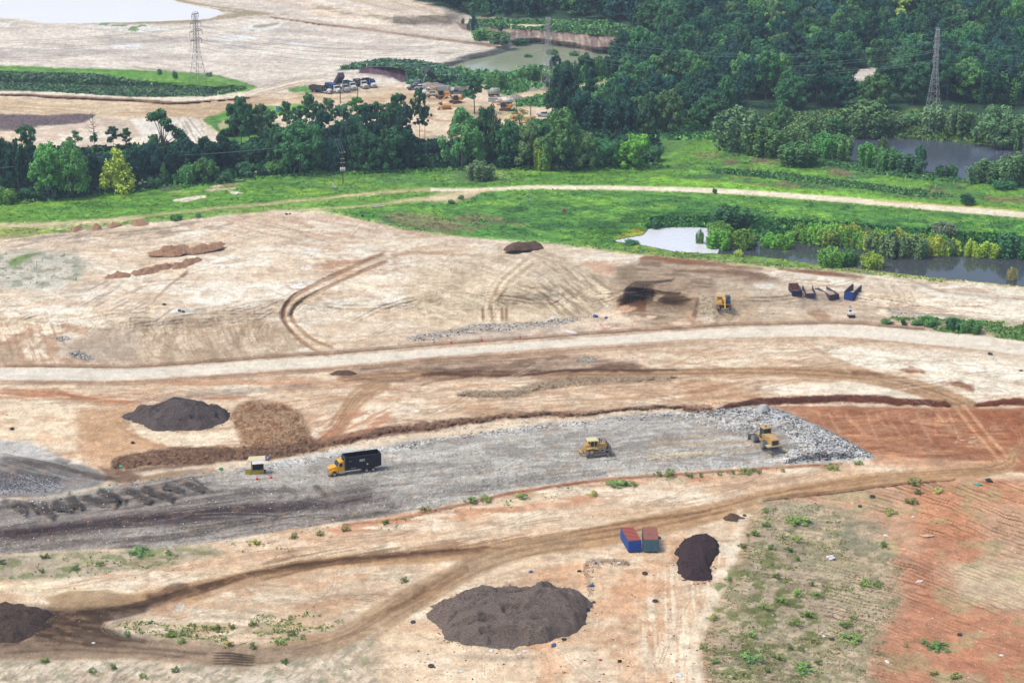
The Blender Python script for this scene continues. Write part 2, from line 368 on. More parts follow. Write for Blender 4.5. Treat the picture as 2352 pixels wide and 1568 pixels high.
# meadow tracks
TRA = [(-300, 530, 9), (0, 521, 9), (204, 510, 9), (408, 490, 8), (578, 472, 8), (700, 460, 8), (820, 448, 8), (905, 440, 9), (991, 435, 9)]
stroke(TRA, 1, (214, 192, 158), .95, 3, .35, cl=4)
TRB = [(991, 436, 8), (1080, 436, 7), (1144, 434, 8), (1229, 430, 9), (1350, 431, 10), (1553, 435, 11), (1700, 441, 12), (1900, 456, 13), (2062, 469, 14), (2200, 481, 15), (2352, 494, 15), (3000, 560, 15)]
stroke(TRB, 1, (236, 222, 202), 1, 2, .05, cl=4, wob=1, fine=1)
stroke([(2000, 460, 3), (2352, 482, 3)], 1, (190, 170, 90), .7, 2)
TRC = [(620, 484, 5), (753, 478, 5), (860, 470, 6), (940, 460, 8), (1025, 455, 12), (1070, 446, 12), (1120, 437, 8)]
stroke(TRC, 1, (222, 198, 168), .95, 3, .25, cl=4)
fill([(1010, 440), (1110, 436), (1080, 458), (1040, 464), (960, 462)], (224, 202, 174), .7, 6, cl=4)
fill([(0, 516), (140, 510), (330, 500), (340, 505), (160, 526), (0, 540)], (216, 200, 168), .6, 5)
fill([(0, 528), (60, 524), (140, 530), (60, 545), (0, 552)], (140, 166, 72), .9, 5)
fill([(330, 498), (420, 488), (640, 470), (700, 462), (760, 472), (700, 480), (500, 494), (345, 510)], (118, 158, 76), .75, 4)
for q in ([(396, 460), (430, 452), (472, 449), (474, 454), (430, 463), (400, 464)], [(525, 442), (545, 440), (556, 443), (540, 447)]):
    fill(q, (222, 212, 200), 1, 2, 1)
fill([(470, 436), (500, 420), (545, 414), (560, 418), (520, 432), (480, 442)], (158, 150, 124), .8, 5)
stroke([(468, 438, 4), (520, 434, 3), (560, 428, 2)], 1, (214, 204, 186), .9, 2)
stroke([(380, 442, 5), (440, 440, 4)], 1, (196, 186, 166), .5, 3)
stroke([(480, 430, 3), (515, 424, 5)], 1, (214, 206, 190), .9, 2)
# --- ponds: the bed lies low ------------------------------------------------------
POND = [(1410, 553), (1446, 546), (1477, 541), (1490, 526), (1552, 522), (1600, 522), (1650, 522), (1736, 545), (1900, 560), (2100, 572), (2300, 586), (2420, 592), (2420, 668), (2300, 651), (2164, 640), (2028, 622), (1892, 608), (1790, 593), (1700, 585), (1552, 578), (1480, 563)]
POND2 = [(1925, 318), (2028, 314), (2130, 322), (2232, 330), (2360, 346), (2440, 352), (2440, 372), (2352, 372), (2250, 400), (2225, 410), (2190, 408), (2130, 394), (2011, 380), (1940, 366)]
# --- the landfill itself ----------------------------------------------------
HILL = [(0, 556), (136, 535), (340, 513), (459, 501), (640, 483), (790, 496), (940, 531), (1127, 551), (1263, 560), (1433, 580), (1553, 593), (1791, 614), (1995, 628), (2148, 646), (2352, 688), (9500, 1200), (9500, 1400), (2352, 795), (2130, 765), (1943, 748), (1790, 750), (1553, 764), (1093, 795), (800, 815), (340, 848), (0, 846), (-2000, 800), (-2000, 600)]
blotch(HILL, (238, 231, 221), .85, .46, .62, 150, 30, 50)
blotch([(460, 560), (900, 560), (960, 700), (700, 760), (420, 720)], (238, 235, 228), .8, .4, .6, 130, 30, 54)
blotch(HILL, (206, 184, 162), .6, .5, .68, 110, 24, 51)
scratch(HILL, -7, (208, 180, 154), .6, .54, .68, 90, 4, 52, warp=60)
scratch(HILL, 4, (240, 230, 214), .5, .54, .68, 110, 5, 53, warp=40)
scratch(HILL, 24, (206, 186, 168), .35, .58, .68, 70, 3, 55, warp=30)
lift([(-2000, 620), (0, 575), (340, 530), (640, 500), (940, 540), (1263, 570), (1553, 605), (1791, 630), (2352, 700), (2352, 750), (1940, 700), (1640, 740), (1380, 720), (1100, 730), (740, 740), (300, 780), (0, 760), (-2000, 760)], 5, 130)
# rim tones
stroke([(60, 548, 10), (340, 522, 10), (560, 500, 12), (760, 500, 14), (900, 528, 12), (1100, 556, 12), (1300, 572, 12)], 1, (206, 178, 160), .55, 6, .4)
scratch([(540, 480), (800, 490), (1000, 540), (700, 560), (500, 530)], 12, (196, 160, 140), .6, .5, .66, 70, 4, 56)
fill([(620, 484), (720, 480), (790, 492), (720, 498), (640, 496)], (222, 204, 190), .7, 8)
scratch([(0, 545), (260, 520), (560, 500), (560, 530), (200, 560), (0, 580)], -8, (150, 138, 132), .6, .52, .66, 50, 4, 57)
stroke([(240, 536, 3), (330, 530, 4), (420, 518, 2)], 1, (130, 134, 112), .7, 2, .4)
# grey weedy patch at far left
GWP = [(0, 590), (60, 578), (170, 585), (200, 610), (190, 640), (120, 665), (0, 660)]
fill(GWP, (200, 198, 188), .9, 14, 10)
blotch(GWP, (150, 156, 138), .7, .5, .64, 22, 8, 58)
fill([(24, 596), (60, 584), (96, 580), (70, 592), (44, 606), (20, 612)], (110, 148, 70), .8, 5, 4)
speck(GWP, (84, 110, 66), .8, .86, 7, 5)
for i in range(7):
    stroke([(130, 668 + i * 3), (170, 656 + i * 3.5), (230, 645 + i * 3)], 1.6, (164, 150, 142), .5, 1, .3)
    stroke([(0, 575 + i * 7), (40, 565 + i * 6), (90, 562 + i * 5), (160, 575 + i * 5), (230, 600 + i * 4)], 1.8, (176, 168, 160), .5, 1, .3)
# dark scrape lines on the left plateau
for y0, w, a in ((0, 4, .6), (7, 3, .45), (-8, 3, .35), (14, 2, .3)):
    stroke([(200, 732 + y0), (260, 722 + y0), (330, 716 + y0), (345, 700 + y0)], w, (158, 140, 132), a, 2, .5)
S_ = [(220, 640), (340, 660), (350, 700), (260, 740), (160, 700)]
scratch(S_, -28, (170, 156, 148), .6, .52, .64, 40, 4, 59)
stroke([(348, 700, 4), (362, 680, 4), (385, 660, 5), (415, 635, 6), (436, 618, 6)], 1, (180, 148, 128), .8, 2, .4)
stroke([(410, 640, 6), (432, 622, 7)], 1, (150, 124, 108), .6, 2, .3, h=.3)
fill([(390, 716), (410, 706), (440, 708), (444, 714), (420, 719), (398, 719)], (236, 238, 242), 1, 2, 1)
fill([(430, 710), (470, 700), (480, 712), (440, 722)], (214, 208, 196), .8, 6)
fill([(650, 655), (680, 648), (712, 655), (705, 668), (670, 668)], (204, 164, 136), .8, 5)
for q in ([(656, 652), (690, 650), (700, 654), (670, 658)], [(664, 658), (705, 656), (704, 662), (672, 664)]):
    fill(q, (240, 238, 240), 1, 1.5, 2)
fill([(252, 574), (268, 572), (272, 576), (256, 577)], (240, 240, 240), .9, 1.5, 1)
# brown stains right of them
blotch([(720, 570), (900, 575), (880, 620), (800, 640), (720, 620)], (188, 140, 112), .7, .52, .64, 60, 8, 60)
# slope down to the haul road (eroded, damp)
SLO = [(150, 800), (300, 740), (500, 728), (640, 738), (700, 790), (650, 820), (300, 842), (160, 836)]
fill(SLO, (204, 184, 162), .8, 20, 10)
S, g = scratch(SLO, 62, (158, 132, 108), .5, .5, .66, 26, 3, 61, 15, 5, warp=90)
scratch(SLO, 50, (222, 206, 188), .4, .54, .66, 22, 4, 161, 15, 4, warp=90)
blotch(SLO, (166, 142, 118), .5, .5, .64, 30, 30, 62)
SLD = [(150, 770), (330, 750), (300, 830), (200, 835), (120, 820)]
fill(SLD, (182, 168, 156), .6, 20)
blotch([(0, 760), (200, 750), (200, 835), (0, 835)], (190, 150, 124), .7, .47, .62, 40, 18, 63)
fill([(0, 790), (40, 786), (60, 830), (0, 836)], (178, 154, 132), .6, 12)
scratch([(0, 740), (160, 740), (160, 840), (0, 840)], 70, (170, 134, 108), .5, .52, .62, 30, 6, 64)
for q in ([(156, 812), (180, 806), (215, 822), (205, 830), (165, 822)], [(122, 776), (150, 772), (165, 778), (140, 784)]):
    fill(q, (120, 120, 122), .8, 4, 4)
    speck(q, (225, 230, 235), .9, .6, 2.5, 3); speck(q, (40, 44, 54), .9, .62, 2.5, 4)
# main curved ruts
RUT = [(768, 808), (720, 790), (690, 768), (668, 742), (661, 718), (676, 694), (712, 670), (760, 646), (812, 622), (850, 604), (892, 589)]
for o, w, a in ((-9, 9, .85), (9, 8, .85)):
    stroke(RUT, w, (158, 122, 94), a, 2, .35, off=o, h=-.25, ss=o)
stroke(RUT, 10, (210, 184, 158), .5, 2, .3)
stroke([(680, 768, 6), (655, 735, 8), (648, 720, 8), (665, 694, 7)], 1, (136, 100, 78), .5, 2, .3, off=-3)
stroke([(892, 589, 12), (940, 581, 9), (1000, 581, 8), (1060, 584, 7), (1140, 588, 5)], 1, (188, 152, 124), .8, 3, .4)
stroke([(700, 700, 4), (800, 710, 4), (900, 720, 3), (960, 735, 3)], 1, (196, 164, 136), .6, 2, .4)
# mound flank
MF = [(980, 600), (1150, 575), (1260, 572), (1400, 640), (1420, 690), (1340, 730), (1200, 748), (1050, 760), (960, 740), (930, 660)]
fill(MF, (208, 190, 166), .85, 26, 12)
blotch(MF, (186, 166, 142), .6, .5, .66, 50, 22, 65)
scratch(MF, 20, (230, 216, 196), .6, .52, .66, 60, 5, 66)
MFR = [(1230, 590), (1400, 640), (1420, 690), (1340, 735), (1240, 720)]
scratch(MFR, 38, (158, 140, 118), .7, .48, .6, 40, 5, 67)
scratch(MFR, 40, (222, 206, 186), .5, .52, .62, 44, 5, 68)
lift([(1060, 640), (1160, 575), (1260, 572), (1350, 650), (1280, 700), (1120, 710)], 1.6, 140)
for k, (o, c, a) in enumerate(((-26, (236, 224, 206), .6), (-14, (176, 150, 120), .5), (-4, (236, 222, 202), .8), (6, (180, 156, 128), .6), (16, (234, 220, 200), .6), (30, (230, 214, 194), .5))):
    stroke([(1225, 590), (1190, 616), (1155, 650), (1130, 700), (1124, 745)], 6, c, a, 2, .4, off=o * .8, ss=k)
for x in (1108, 1128, 1152, 1162):
    stroke([(x, 700), (x + 1, 720), (x + 3, 742)], 7, (126, 94, 70), .75, 3, .3)
for x in (1118, 1140):
    stroke([(x, 690), (x + 1, 715), (x + 5, 746)], 4, (230, 210, 184), .8, 1.5)
stroke([(972, 690), (980, 730), (988, 758)], 6, (232, 216, 196), .7, 2, .2)
stroke([(980, 600), (975, 650), (972, 690)], 5, (234, 220, 202), .4, 3, .2)
# trash toe
TOE = [(930, 778), (960, 768), (1010, 762), (1090, 744), (1150, 742), (1240, 738), (1330, 728), (1336, 734), (1270, 752), (1180, 758), (1060, 768), (1000, 780), (950, 786)]
fill(TOE, (170, 164, 158), .8, 6, 6)
fill([(1000, 780), (1100, 755), (1250, 745), (1300, 755), (1200, 775), (1060, 785)], (196, 182, 172), .8, 8)
# excavation
EXC = [(1425, 615), (1480, 596), (1560, 604), (1700, 616), (1790, 640), (1780, 655), (1660, 660), (1630, 690), (1650, 735), (1640, 752), (1560, 758), (1480, 745), (1420, 705), (1400, 660)]
fill(EXC, (174, 152, 132), .95, 14, 8)
blotch(EXC, (142, 120, 102), .75, .48, .62, 60, 14, 70)
scratch(EXC, 4, (206, 188, 166), .6, .52, .66, 70, 4, 71)
fill([(1419, 612), (1455, 605), (1470, 640), (1450, 660), (1415, 640)], (156, 138, 116), .8, 8)
stroke([(1462, 596, 6), (1500, 592, 12), (1560, 600, 14), (1640, 606, 10), (1700, 613, 7), (1760, 618, 4)], 1, (146, 98, 72), .9, 4, .25, h=.5)
stroke([(1540, 622, 6), (1640, 624, 8), (1720, 630, 10), (1770, 640, 12)], 1, (132, 104, 84), .85, 4, .35)
DK = [(1440, 656), (1458, 646), (1500, 650), (1545, 645), (1550, 640), (1500, 652), (1504, 660), (1498, 690), (1480, 706), (1440, 700), (1418, 690), (1434, 668)]
fill(DK, (110, 92, 84), .95, 2.5, 5)  # dark soil, with the shade of the cut painted in too
stroke([(1424, 700), (1445, 660), (1462, 646), (1500, 649), (1548, 643)], 3, (82, 66, 60), .8, 1.2, .3)
stroke([(1486, 712), (1492, 680), (1505, 655)], 5, (176, 154, 132), .8, 1.5, .3)
stroke([(1486, 714), (1540, 708), (1600, 700)], 4, (186, 164, 142), .7, 1.5, .3)
scratch(DK, 70, (146, 124, 108), .5, .52, .62, 14, 4, 171)
speck(DK, (84, 70, 66), .7, .55, 3, 7)
fill([(1420, 692), (1486, 690), (1486, 716), (1450, 714), (1428, 706)], (128, 88, 68), .8, 5)
stroke([(1462, 646, 4), (1500, 646, 4), (1548, 644, 6)], 1, (96, 80, 70), .9, 2, h=-.3)
fill([(1500, 652), (1600, 656), (1605, 690), (1510, 700)], (170, 148, 130), .6, 6)
stroke([(1494, 654, 12), (1492, 680, 12), (1497, 698, 14), (1540, 696, 14), (1590, 690, 10)], 1, (140, 116, 96), .8, 3, .2)
stroke([(1505, 690, 3), (1560, 687, 3), (1598, 680, 2)], 1, (210, 190, 164), .7, 1.5)
fill([(1500, 704), (1590, 696), (1600, 714), (1520, 722), (1496, 712)], (158, 140, 122), .8, 6)
stroke([(1602, 678, 6), (1600, 710, 10), (1592, 735, 14), (1598, 750, 8)], 1, (118, 100, 88), .85, 3, .3)
fill([(1606, 668), (1640, 676), (1655, 720), (1640, 745), (1605, 752)], (184, 170, 150), .85, 5)
speck([(1606, 668), (1640, 676), (1655, 720), (1640, 745), (1605, 752)], (140, 124, 108), .8, .66, 4, 8)
fill([(1612, 728), (1635, 724), (1640, 745), (1612, 748)], (224, 216, 202), .8, 6)
lift([(1440, 655), (1500, 648), (1590, 656), (1605, 700), (1600, 745), (1500, 715), (1420, 705)], -2.4, 44)
lift([(1500, 655), (1590, 660), (1590, 690), (1502, 694)], 1.0, 24)
blotch([(1360, 690), (1600, 720), (1600, 765), (1350, 770)], (232, 208, 186), .8, .45, .6, 40, 12, 72)
blotch([(1360, 690), (1600, 720), (1600, 765), (1350, 770)], (196, 146, 118), .6, .56, .66, 24, 12, 73)
fill([(1360, 600), (1420, 606), (1410, 630), (1370, 625), (1330, 605)], (212, 170, 144), .8, 8)
# yard of the excavator and the roll-off boxes
YD = [(1640, 640), (1900, 655), (2000, 700), (2050, 740), (1900, 745), (1700, 752), (1660, 700)]
fill(YD, (206, 188, 168), .8, 14)
fill([(1655, 660), (1700, 660), (1735, 700), (1725, 735), (1670, 745), (1655, 720)], (204, 180, 150), .8, 10)
for k in range(7):
    stroke([(1690 + k * 6, 690), (1710 + k * 5, 705), (1712 + k * 4, 725), (1690 + k * 3, 742)], 2, (176, 148, 120), .55, 1.5, .3)
blotch(YD, (184, 166, 152), .6, .5, .62, 60, 12, 74)
fill([(1730, 652), (1780, 650), (1790, 662), (1750, 668)], (226, 222, 214), .8, 8)
fill([(1850, 715), (1880, 710), (1910, 725), (1900, 735), (1870, 732)], (156, 122, 98), .8, 6, 6)
ST = [(2020, 690), (2352, 705), (2352, 745), (2150, 735), (2000, 725)]
YR = [(1820, 620), (2352, 700), (2352, 760), (2100, 730), (1980, 690), (1820, 650)]
fill(YR, (236, 228, 214), .8, 12)
scratch(YR, 5, (196, 166, 142), .65, .52, .64, 120, 4, 75, warp=20)
fill([(1975, 640), (2100, 655), (2110, 690), (1990, 690)], (230, 210, 188), .7, 10)
scratch([(2020, 650), (2110, 655), (2110, 700), (2020, 690)], 60, (190, 166, 144), .5, .52, .62, 18, 5, 76)
stroke([(1780, 616, 4), (1830, 622, 8), (1900, 628, 10), (1940, 632, 8), (1990, 638, 4)], 1, (142, 96, 74), .9, 3, .2, h=.4)
stroke([(2000, 706, 3), (2040, 708, 6), (2080, 716, 6)], 1, (162, 124, 96), .8, 3, .3)
stroke([(2080, 640, 5), (2160, 668, 6), (2210, 676, 5), (2352, 690, 4)], 1, (166, 140, 120), .6, 4, .4)
RUB = [(2030, 712), (2060, 708), (2110, 720), (2160, 745), (2200, 755), (2140, 752), (2060, 735)]
fill(RUB, (196, 190, 178), .85, 8, 6)
speck(RUB, (236, 234, 228), .9, .7, 3, 9); speck(RUB, (120, 114, 104), .8, .75, 3, 10)
fill([(2050, 732), (2352, 745), (2352, 780), (2230, 775), (2120, 752)], (168, 168, 138), .5, 10)
blotch([(2050, 728), (2352, 745), (2352, 785), (2230, 775), (2120, 752)], (96, 134, 72), .8, .52, .62, 26, 7, 77)
fill([(2260, 756), (2352, 762), (2352, 782), (2290, 776)], (98, 140, 76), .8, 6)
# --- zone between the road and the working face ------------------------------------
Z2 = [(-2000, 880), (0, 876), (204, 878), (340, 873), (578, 856), (800, 840), (1093, 815), (1553, 785), (1790, 778), (1943, 777), (2130, 795), (2352, 820), (9500, 1400), (9500, 1500), (2352, 925), (1760, 925), (1300, 948), (900, 990), (700, 1030), (250, 1090), (100, 1060), (0, 1010), (-2000, 1000)]
fill(Z2, (217, 192, 168), .95, 5)
blotch(Z2, (236, 224, 206), .7, .5, .66, 140, 24, 80)
blotch(Z2, (206, 170, 140), .65, .5, .64, 120, 16, 81)
scratch(Z2, -4, (186, 150, 122), .6, .53, .66, 120, 4, 82, warp=40)
scratch(Z2, 3, (234, 220, 200), .5, .54, .66, 100, 5, 83, warp=40)
Z2R = [(1800, 790), (2130, 800), (2352, 830), (2352, 910), (2220, 905), (2100, 860), (1950, 840)]
fill(Z2R, (238, 232, 220), .9, 14)
scratch(Z2R, 6, (214, 198, 176), .6, .5, .64, 60, 4, 84)
blotch([(1600, 870), (2140, 915), (1980, 920), (1760, 905)], (238, 228, 212), .9, .3, .5, 60, 20, 85)
fill([(1750, 880), (2000, 880), (2100, 905), (2150, 920), (1850, 905), (1740, 900)], (236, 224, 208), .8, 8)
# dark centre part
ZD = [(780, 860), (920, 828), (1080, 818), (1280, 812), (1460, 830), (1480, 850), (1300, 862), (1000, 872), (800, 875)]
fill(ZD, (166, 142, 124), .85, 14, 10)
blotch(ZD, (126, 100, 86), .75, .46, .6, 70, 10, 86)
scratch(ZD, -3, (210, 192, 172), .5, .53, .64, 80, 4, 87)
scratch(ZD, -2, (124, 96, 82), .6, .53, .64, 100, 4, 88)
fill([(1325, 826), (1345, 818), (1368, 822), (1366, 834), (1335, 834)], (176, 176, 174), .8, 5)
speck([(1325, 826), (1345, 818), (1368, 822), (1366, 834), (1335, 834)], (90, 96, 104), .9, .6, 2.5, 11)
NEARR = [(0, 857), (204, 861), (340, 858), (578, 841), (800, 826), (1093, 803), (1553, 771), (1790, 761), (1943, 760), (2130, 776), (2352, 800)]
stroke([(-300, 855)] + NEARR + [(2600, 840)], 70, (200, 172, 148), .5, 14, .5)
stroke([(-300, 855)] + NEARR + [(2600, 840)], 44, (186, 156, 132), .5, 6, .4)
# --- gravel haul road -------------------------------------------------------------
ROAD = [(-2000, 850, 30), (0, 857, 29), (204, 861, 27), (340, 858, 25), (578, 841, 26), (800, 826, 24), (1093, 803, 19), (1553, 771, 22), (1700, 763, 25), (1790, 761, 27), (1943, 760, 30), (2130, 776, 33), (2352, 800, 34), (3000, 900, 36)]
ROAD = [(x, y, w * .9) for x, y, w in ROAD]
stroke(ROAD, 1, None, h=0)
for o, w, a in ((-17.5, 3.5, .85), (-22, 3, .5)):
    stroke(ROAD[1:12], w, (120, 92, 76), a, 1.5, .35, off=o, ss=3)
for o, w, a in ((17, 3, .7), (22, 4, .4)):
    stroke(ROAD[1:8], w, (146, 108, 84), a, 1.5, .45, off=o, ss=5)
stroke(ROAD, 1, (232, 225, 213), 1, 2.2, 0, cl=1, wob=1, fine=.6, rg=.12)
stroke([(-100, 857, 26), (204, 861, 24), (420, 853, 20)], 1, (216, 215, 212), .8, 4)
for o in (-7, -3, 4, 8):
    stroke(ROAD[1:13], 2, (212, 202, 188), .5, 2, .5, off=o, ss=o)
stroke(ROAD[1:13], 4, (240, 233, 222), .5, 3, .3)
RED1 = [(0, 890), (120, 900), (260, 915), (420, 918), (560, 910), (520, 925), (300, 930), (100, 915), (0, 905)]
scratch(RED1, 5, (182, 122, 88), .85, .42, .56, 110, 5, 89, warp=10)
stroke([(0, 893, 4), (120, 902, 6), (220, 914, 5), (330, 925, 3)], 1, (180, 118, 84), .7, 3, .4)
stroke([(0, 892), (70, 880), (200, 880), (340, 875)], 3, (150, 120, 100), .5, 2, .5)
blotch([(180, 860), (620, 860), (760, 870), (620, 905), (300, 905)], (204, 152, 118), .7, .48, .6, 110, 10, 90)
blotch([(620, 850), (1000, 860), (900, 930), (640, 930)], (194, 152, 124), .6, .48, .62, 100, 10, 91)
for k in range(7):
    stroke([(420, 912 - k * 2), (520, 906 - k * 2), (620, 898 - k * 2), (720, 886 - k)], 1.6, (142, 130, 126), .55, 1, .5, ss=k)
stroke([(300, 922), (420, 911), (560, 903), (700, 888)], 8, (170, 158, 150), .45, 3, .4)
fill([(0, 925), (160, 935), (185, 985), (150, 1030), (60, 1010), (0, 1000)], (236, 216, 190), .85, 22, 14)
blotch([(0, 925), (180, 935), (160, 1030), (0, 1000)], (214, 176, 146), .6, .52, .64, 50, 12, 92)
TK = [(180, 940), (330, 930), (300, 950), (270, 985), (330, 1010), (400, 1028), (300, 1052), (240, 1075), (185, 1050), (175, 990)]
fill(TK, (204, 164, 130), .8, 20, 16)
S, m = pmask(TK, 10, 4, 0)
n = np.sin(GX[S] * .25 + fbm(GX[S] / 30, GY[S] / 20, 3, 77) * 9)
rr = np.sin(GY[S] * 1.05 + 3 * np.sin(GX[S] * .12))
paint(S, m * .45 * sm(.2, .9, rr) * sm(-.2, .5, n), (176, 136, 102))
for k in range(5):
    stroke([(250 + k * 9, 945), (225 + k * 8, 975), (215 + k * 7, 1005), (230 + k * 8, 1045)], 1.5, (186, 146, 112), .5, 1)
    stroke([(255 + k * 7, 958), (285 + k * 9, 990), (330 + k * 10, 1014)], 2.5, (184, 142, 106), .4, 1.5, .3)
stroke([(262, 955, 6), (285, 985, 7), (330, 1010, 6), (390, 1030, 3)], 1, (200, 152, 112), .7, 3)
fill([(300, 968), (330, 985), (430, 994), (530, 985), (540, 1000), (480, 1030), (400, 1030), (320, 1000)], (238, 220, 196), .9, 7)
# clod field and brown berm
CLOD = [(532, 960), (552, 930), (590, 918), (640, 924), (690, 948), (712, 985), (715, 1015), (640, 1040), (560, 1040), (548, 1000)]
fill(CLOD, (164, 132, 106), .95, 10, 14)
blotch(CLOD, (150, 104, 80), .7, .5, .62, 30, 14, 170)
speck(CLOD, (124, 92, 68), .7, .6, 5, 12); speck(CLOD, (196, 168, 134), .7, .68, 5, 13)
bump(CLOD, .5, 12, 8, 1); lift(CLOD, .8, 50)
BB = [(250, 1068, 20), (300, 1062, 36), (400, 1050, 44), (520, 1042, 44), (620, 1040, 36), (700, 1030, 34), (780, 1012, 26), (880, 992, 22), (1000, 975, 20), (1120, 962, 16), (1240, 955, 14), (1360, 948, 10), (1500, 938, 10), (1640, 930, 14)]
BB = [(x, y, w * .84) for x, y, w in BB]
stroke(BB, 1, (144, 112, 92), .95, 5, 0, h=.5, prof=prof_r, wob=9, fine=9, rg=1)
S, m, d, tt = stroke(BB, 1, None, 1, 4, wob=8, fine=6)
paint(S, m * .7 * sm(.6, .75, vnoise(GX[S] / 5, GY[S] / 3, 301)), (96, 70, 58))
paint(S, m * .6 * sm(.7, .85, vnoise(GX[S] / 5, GY[S] / 3, 302)), (182, 148, 122))
Hh[S] += m * .5 * (fbm(GX[S] / 9, GY[S] / 6, 3, 303) - .5)
stroke([(270, 1095, 6), (330, 1098, 10), (420, 1086, 14), (500, 1078, 8)], 1, (130, 96, 76), .6, 4, .5)
CB = [(1042, 912, 6), (1090, 906, 18), (1180, 904, 22), (1240, 884, 20), (1320, 876, 20), (1420, 868, 18), (1500, 866, 14), (1560, 866, 8)]
stroke(CB, 1, (176, 158, 136), .85, 6, 0, h=.35, prof=prof_r, wob=8, fine=8, rg=1)
S, m, d, tt = stroke(CB, 1, None, 1, 5, wob=6, fine=4)
paint(S, m * .7 * sm(.62, .75, vnoise(GX[S] / 4, GY[S] / 2.6, 311)), (134, 114, 92))
Hh[S] += m * .4 * (fbm(GX[S] / 9, GY[S] / 6, 3, 313) - .5)
fill([(1550, 880), (1620, 868), (1700, 880), (1740, 900), (1700, 915), (1600, 918)], (204, 168, 136), .8, 12)
scratch([(1550, 870), (1760, 875), (1740, 915), (1580, 920)], -8, (172, 128, 98), .6, .5, .62, 50, 5, 93)
scratch([(940, 930), (1560, 900), (1700, 925), (1100, 955)], -4, (196, 156, 124), .6, .5, .62, 80, 5, 94)
for q in ([(940, 940), (955, 936), (965, 944), (950, 948)], [(1005, 940), (1018, 935), (1028, 942), (1012, 946)]):
    fill(q, (238, 232, 226), .9, 2, 2)
# side track with white scrapes
SD = [(730, 1040, 26), (760, 1000, 36), (795, 950, 40), (830, 905, 42), (900, 875, 30)]
stroke(SD, 1, (182, 146, 114), .85, 4, .25)
for o in (-7, 0, 7): stroke(SD, 2.5, (160, 122, 92), .6, 1.5, .3, off=o, ss=o)
fill([(720, 990), (740, 1000), (735, 1006), (716, 1000)], (240, 232, 224), .8, 2, 2)
for k in range(6):
    stroke([(722 + k * 6, 1012 - k * 6), (750 + k * 6, 994 - k * 6)], 2.4, (238, 228, 218), .8, 1, .3, ss=k)
scratch([(700, 960), (900, 930), (900, 985), (740, 1020)], -22, (196, 140, 110), .7, .48, .6, 50, 6, 95)
# haul track over the middle
HT = [(780, 872, 10), (900, 862, 12), (1050, 858, 12), (1200, 857, 12), (1400, 856, 11), (1600, 853, 12), (1760, 852, 17), (1900, 858, 22), (2020, 872, 26), (2120, 895, 30), (2190, 920, 34), (2230, 940, 34)]
HT = [(x, y, w * 1.15) for x, y, w in HT]
stroke(HT, 1, (178, 142, 110), .92, 3, .15, cl=2, rg=.3)
for o, c in ((-5, (124, 90, 68)), (4, (132, 98, 74)), (0, (196, 162, 126)), (9, (196, 160, 124))):
    stroke(HT, 2.6, c, .6, 1.5, .5, off=o, ss=o)
stroke([(960, 862, 7), (1040, 857, 13), (1140, 856, 16), (1250, 855, 9), (1400, 850, 5), (1560, 848, 4)], 1, (100, 74, 62), .85, 3, .3, h=.3)
stroke([(900, 862), (1000, 848), (1080, 866)], 5, (122, 94, 78), .5, 3, .5)
stroke([(960, 888), (1000, 876), (1080, 866)], 5, (114, 86, 72), .6, 3, .4)
stroke([(1830, 780, 10), (1870, 800, 12), (1920, 828, 13), (1990, 855, 16)], 1, (194, 160, 130), .75, 3, .3)
stroke([(1810, 782, 5), (1850, 802, 6), (1900, 830, 8), (1960, 855, 8)], 1, (204, 176, 148), .6, 3, .3)
stroke([(1950, 858, 12), (1990, 856, 12), (2030, 864, 8)], 1, (116, 84, 62), .7, 4, .3)
for q, rr_ in (([(2062, 850), (2085, 844), (2115, 852), (2120, 858), (2085, 858)], 1), ([(2165, 876), (2200, 870), (2230, 880), (2235, 896), (2200, 890), (2180, 884)], 1)):
    fill(q, (158, 104, 80), .85, 8, 12, 8, h=.3, rg=1)
# red dark berm behind the working face
RB = [(1560, 940, 6), (1640, 938, 8), (1700, 928, 14), (1760, 922, 20), (1850, 918, 20), (1950, 916, 18), (2050, 920, 18), (2150, 926, 14), (2190, 931, 6)]
stroke(RB, 1, (124, 74, 56), .95, 3, 0, h=.45, prof=prof_r, wob=7, fine=8, rg=1)
stroke(RB[1:6], .8, (88, 62, 54), .8, 4, .4, wob=6, fine=5)
RB2 = [(2232, 932, 6), (2270, 926, 14), (2320, 924, 17), (2420, 926, 18), (2600, 930, 18)]
stroke(RB2, 1, (136, 76, 52), .95, 3, 0, h=.45, prof=prof_r, wob=5, fine=8, rg=1)
# --- red clay pad -------------------------------------------------------------
RP = [(1745, 935), (1850, 932), (2190, 938), (2352, 938), (9500, 1500), (9500, 1700), (2500, 1150), (2352, 1100), (2200, 1092), (2100, 1075), (2010, 1062), (1950, 1020), (1870, 975)]
fill(RP, (186, 134, 104), 1, 4)
blotch(RP, (164, 112, 86), .7, .5, .62, 90, 14, 100)
blotch(RP, (208, 158, 122), .8, .52, .66, 120, 10, 101)
scratch(RP, 2, (160, 104, 76), .6, .52, .66, 110, 4, 102, warp=30)
for k, x in enumerate((1875, 1900, 1940, 1985, 2010, 2030, 2060, 2100, 2150, 2175)):
    stroke([(x, 940), (x + 12, 965), (x + 34 + 10 * (k % 3), 1000 + 20 * (k % 2))], 5 + 2 * (k % 3), (222, 176, 142), .45, 2.5, .45, ss=k)
fill([(1990, 1055), (2100, 1050), (2260, 1060), (2280, 1075), (2150, 1090), (2000, 1075)], (228, 190, 160), .6, 8)
blotch([(2190, 940), (2352, 940), (2352, 1090), (2300, 1060)], (170, 104, 72), .7, .44, .6, 60, 20, 103)
blotch([(2180, 1000), (2240, 1000), (2250, 1025), (2190, 1020)], (226, 200, 180), .8, .5, .6, 12, 5, 104)
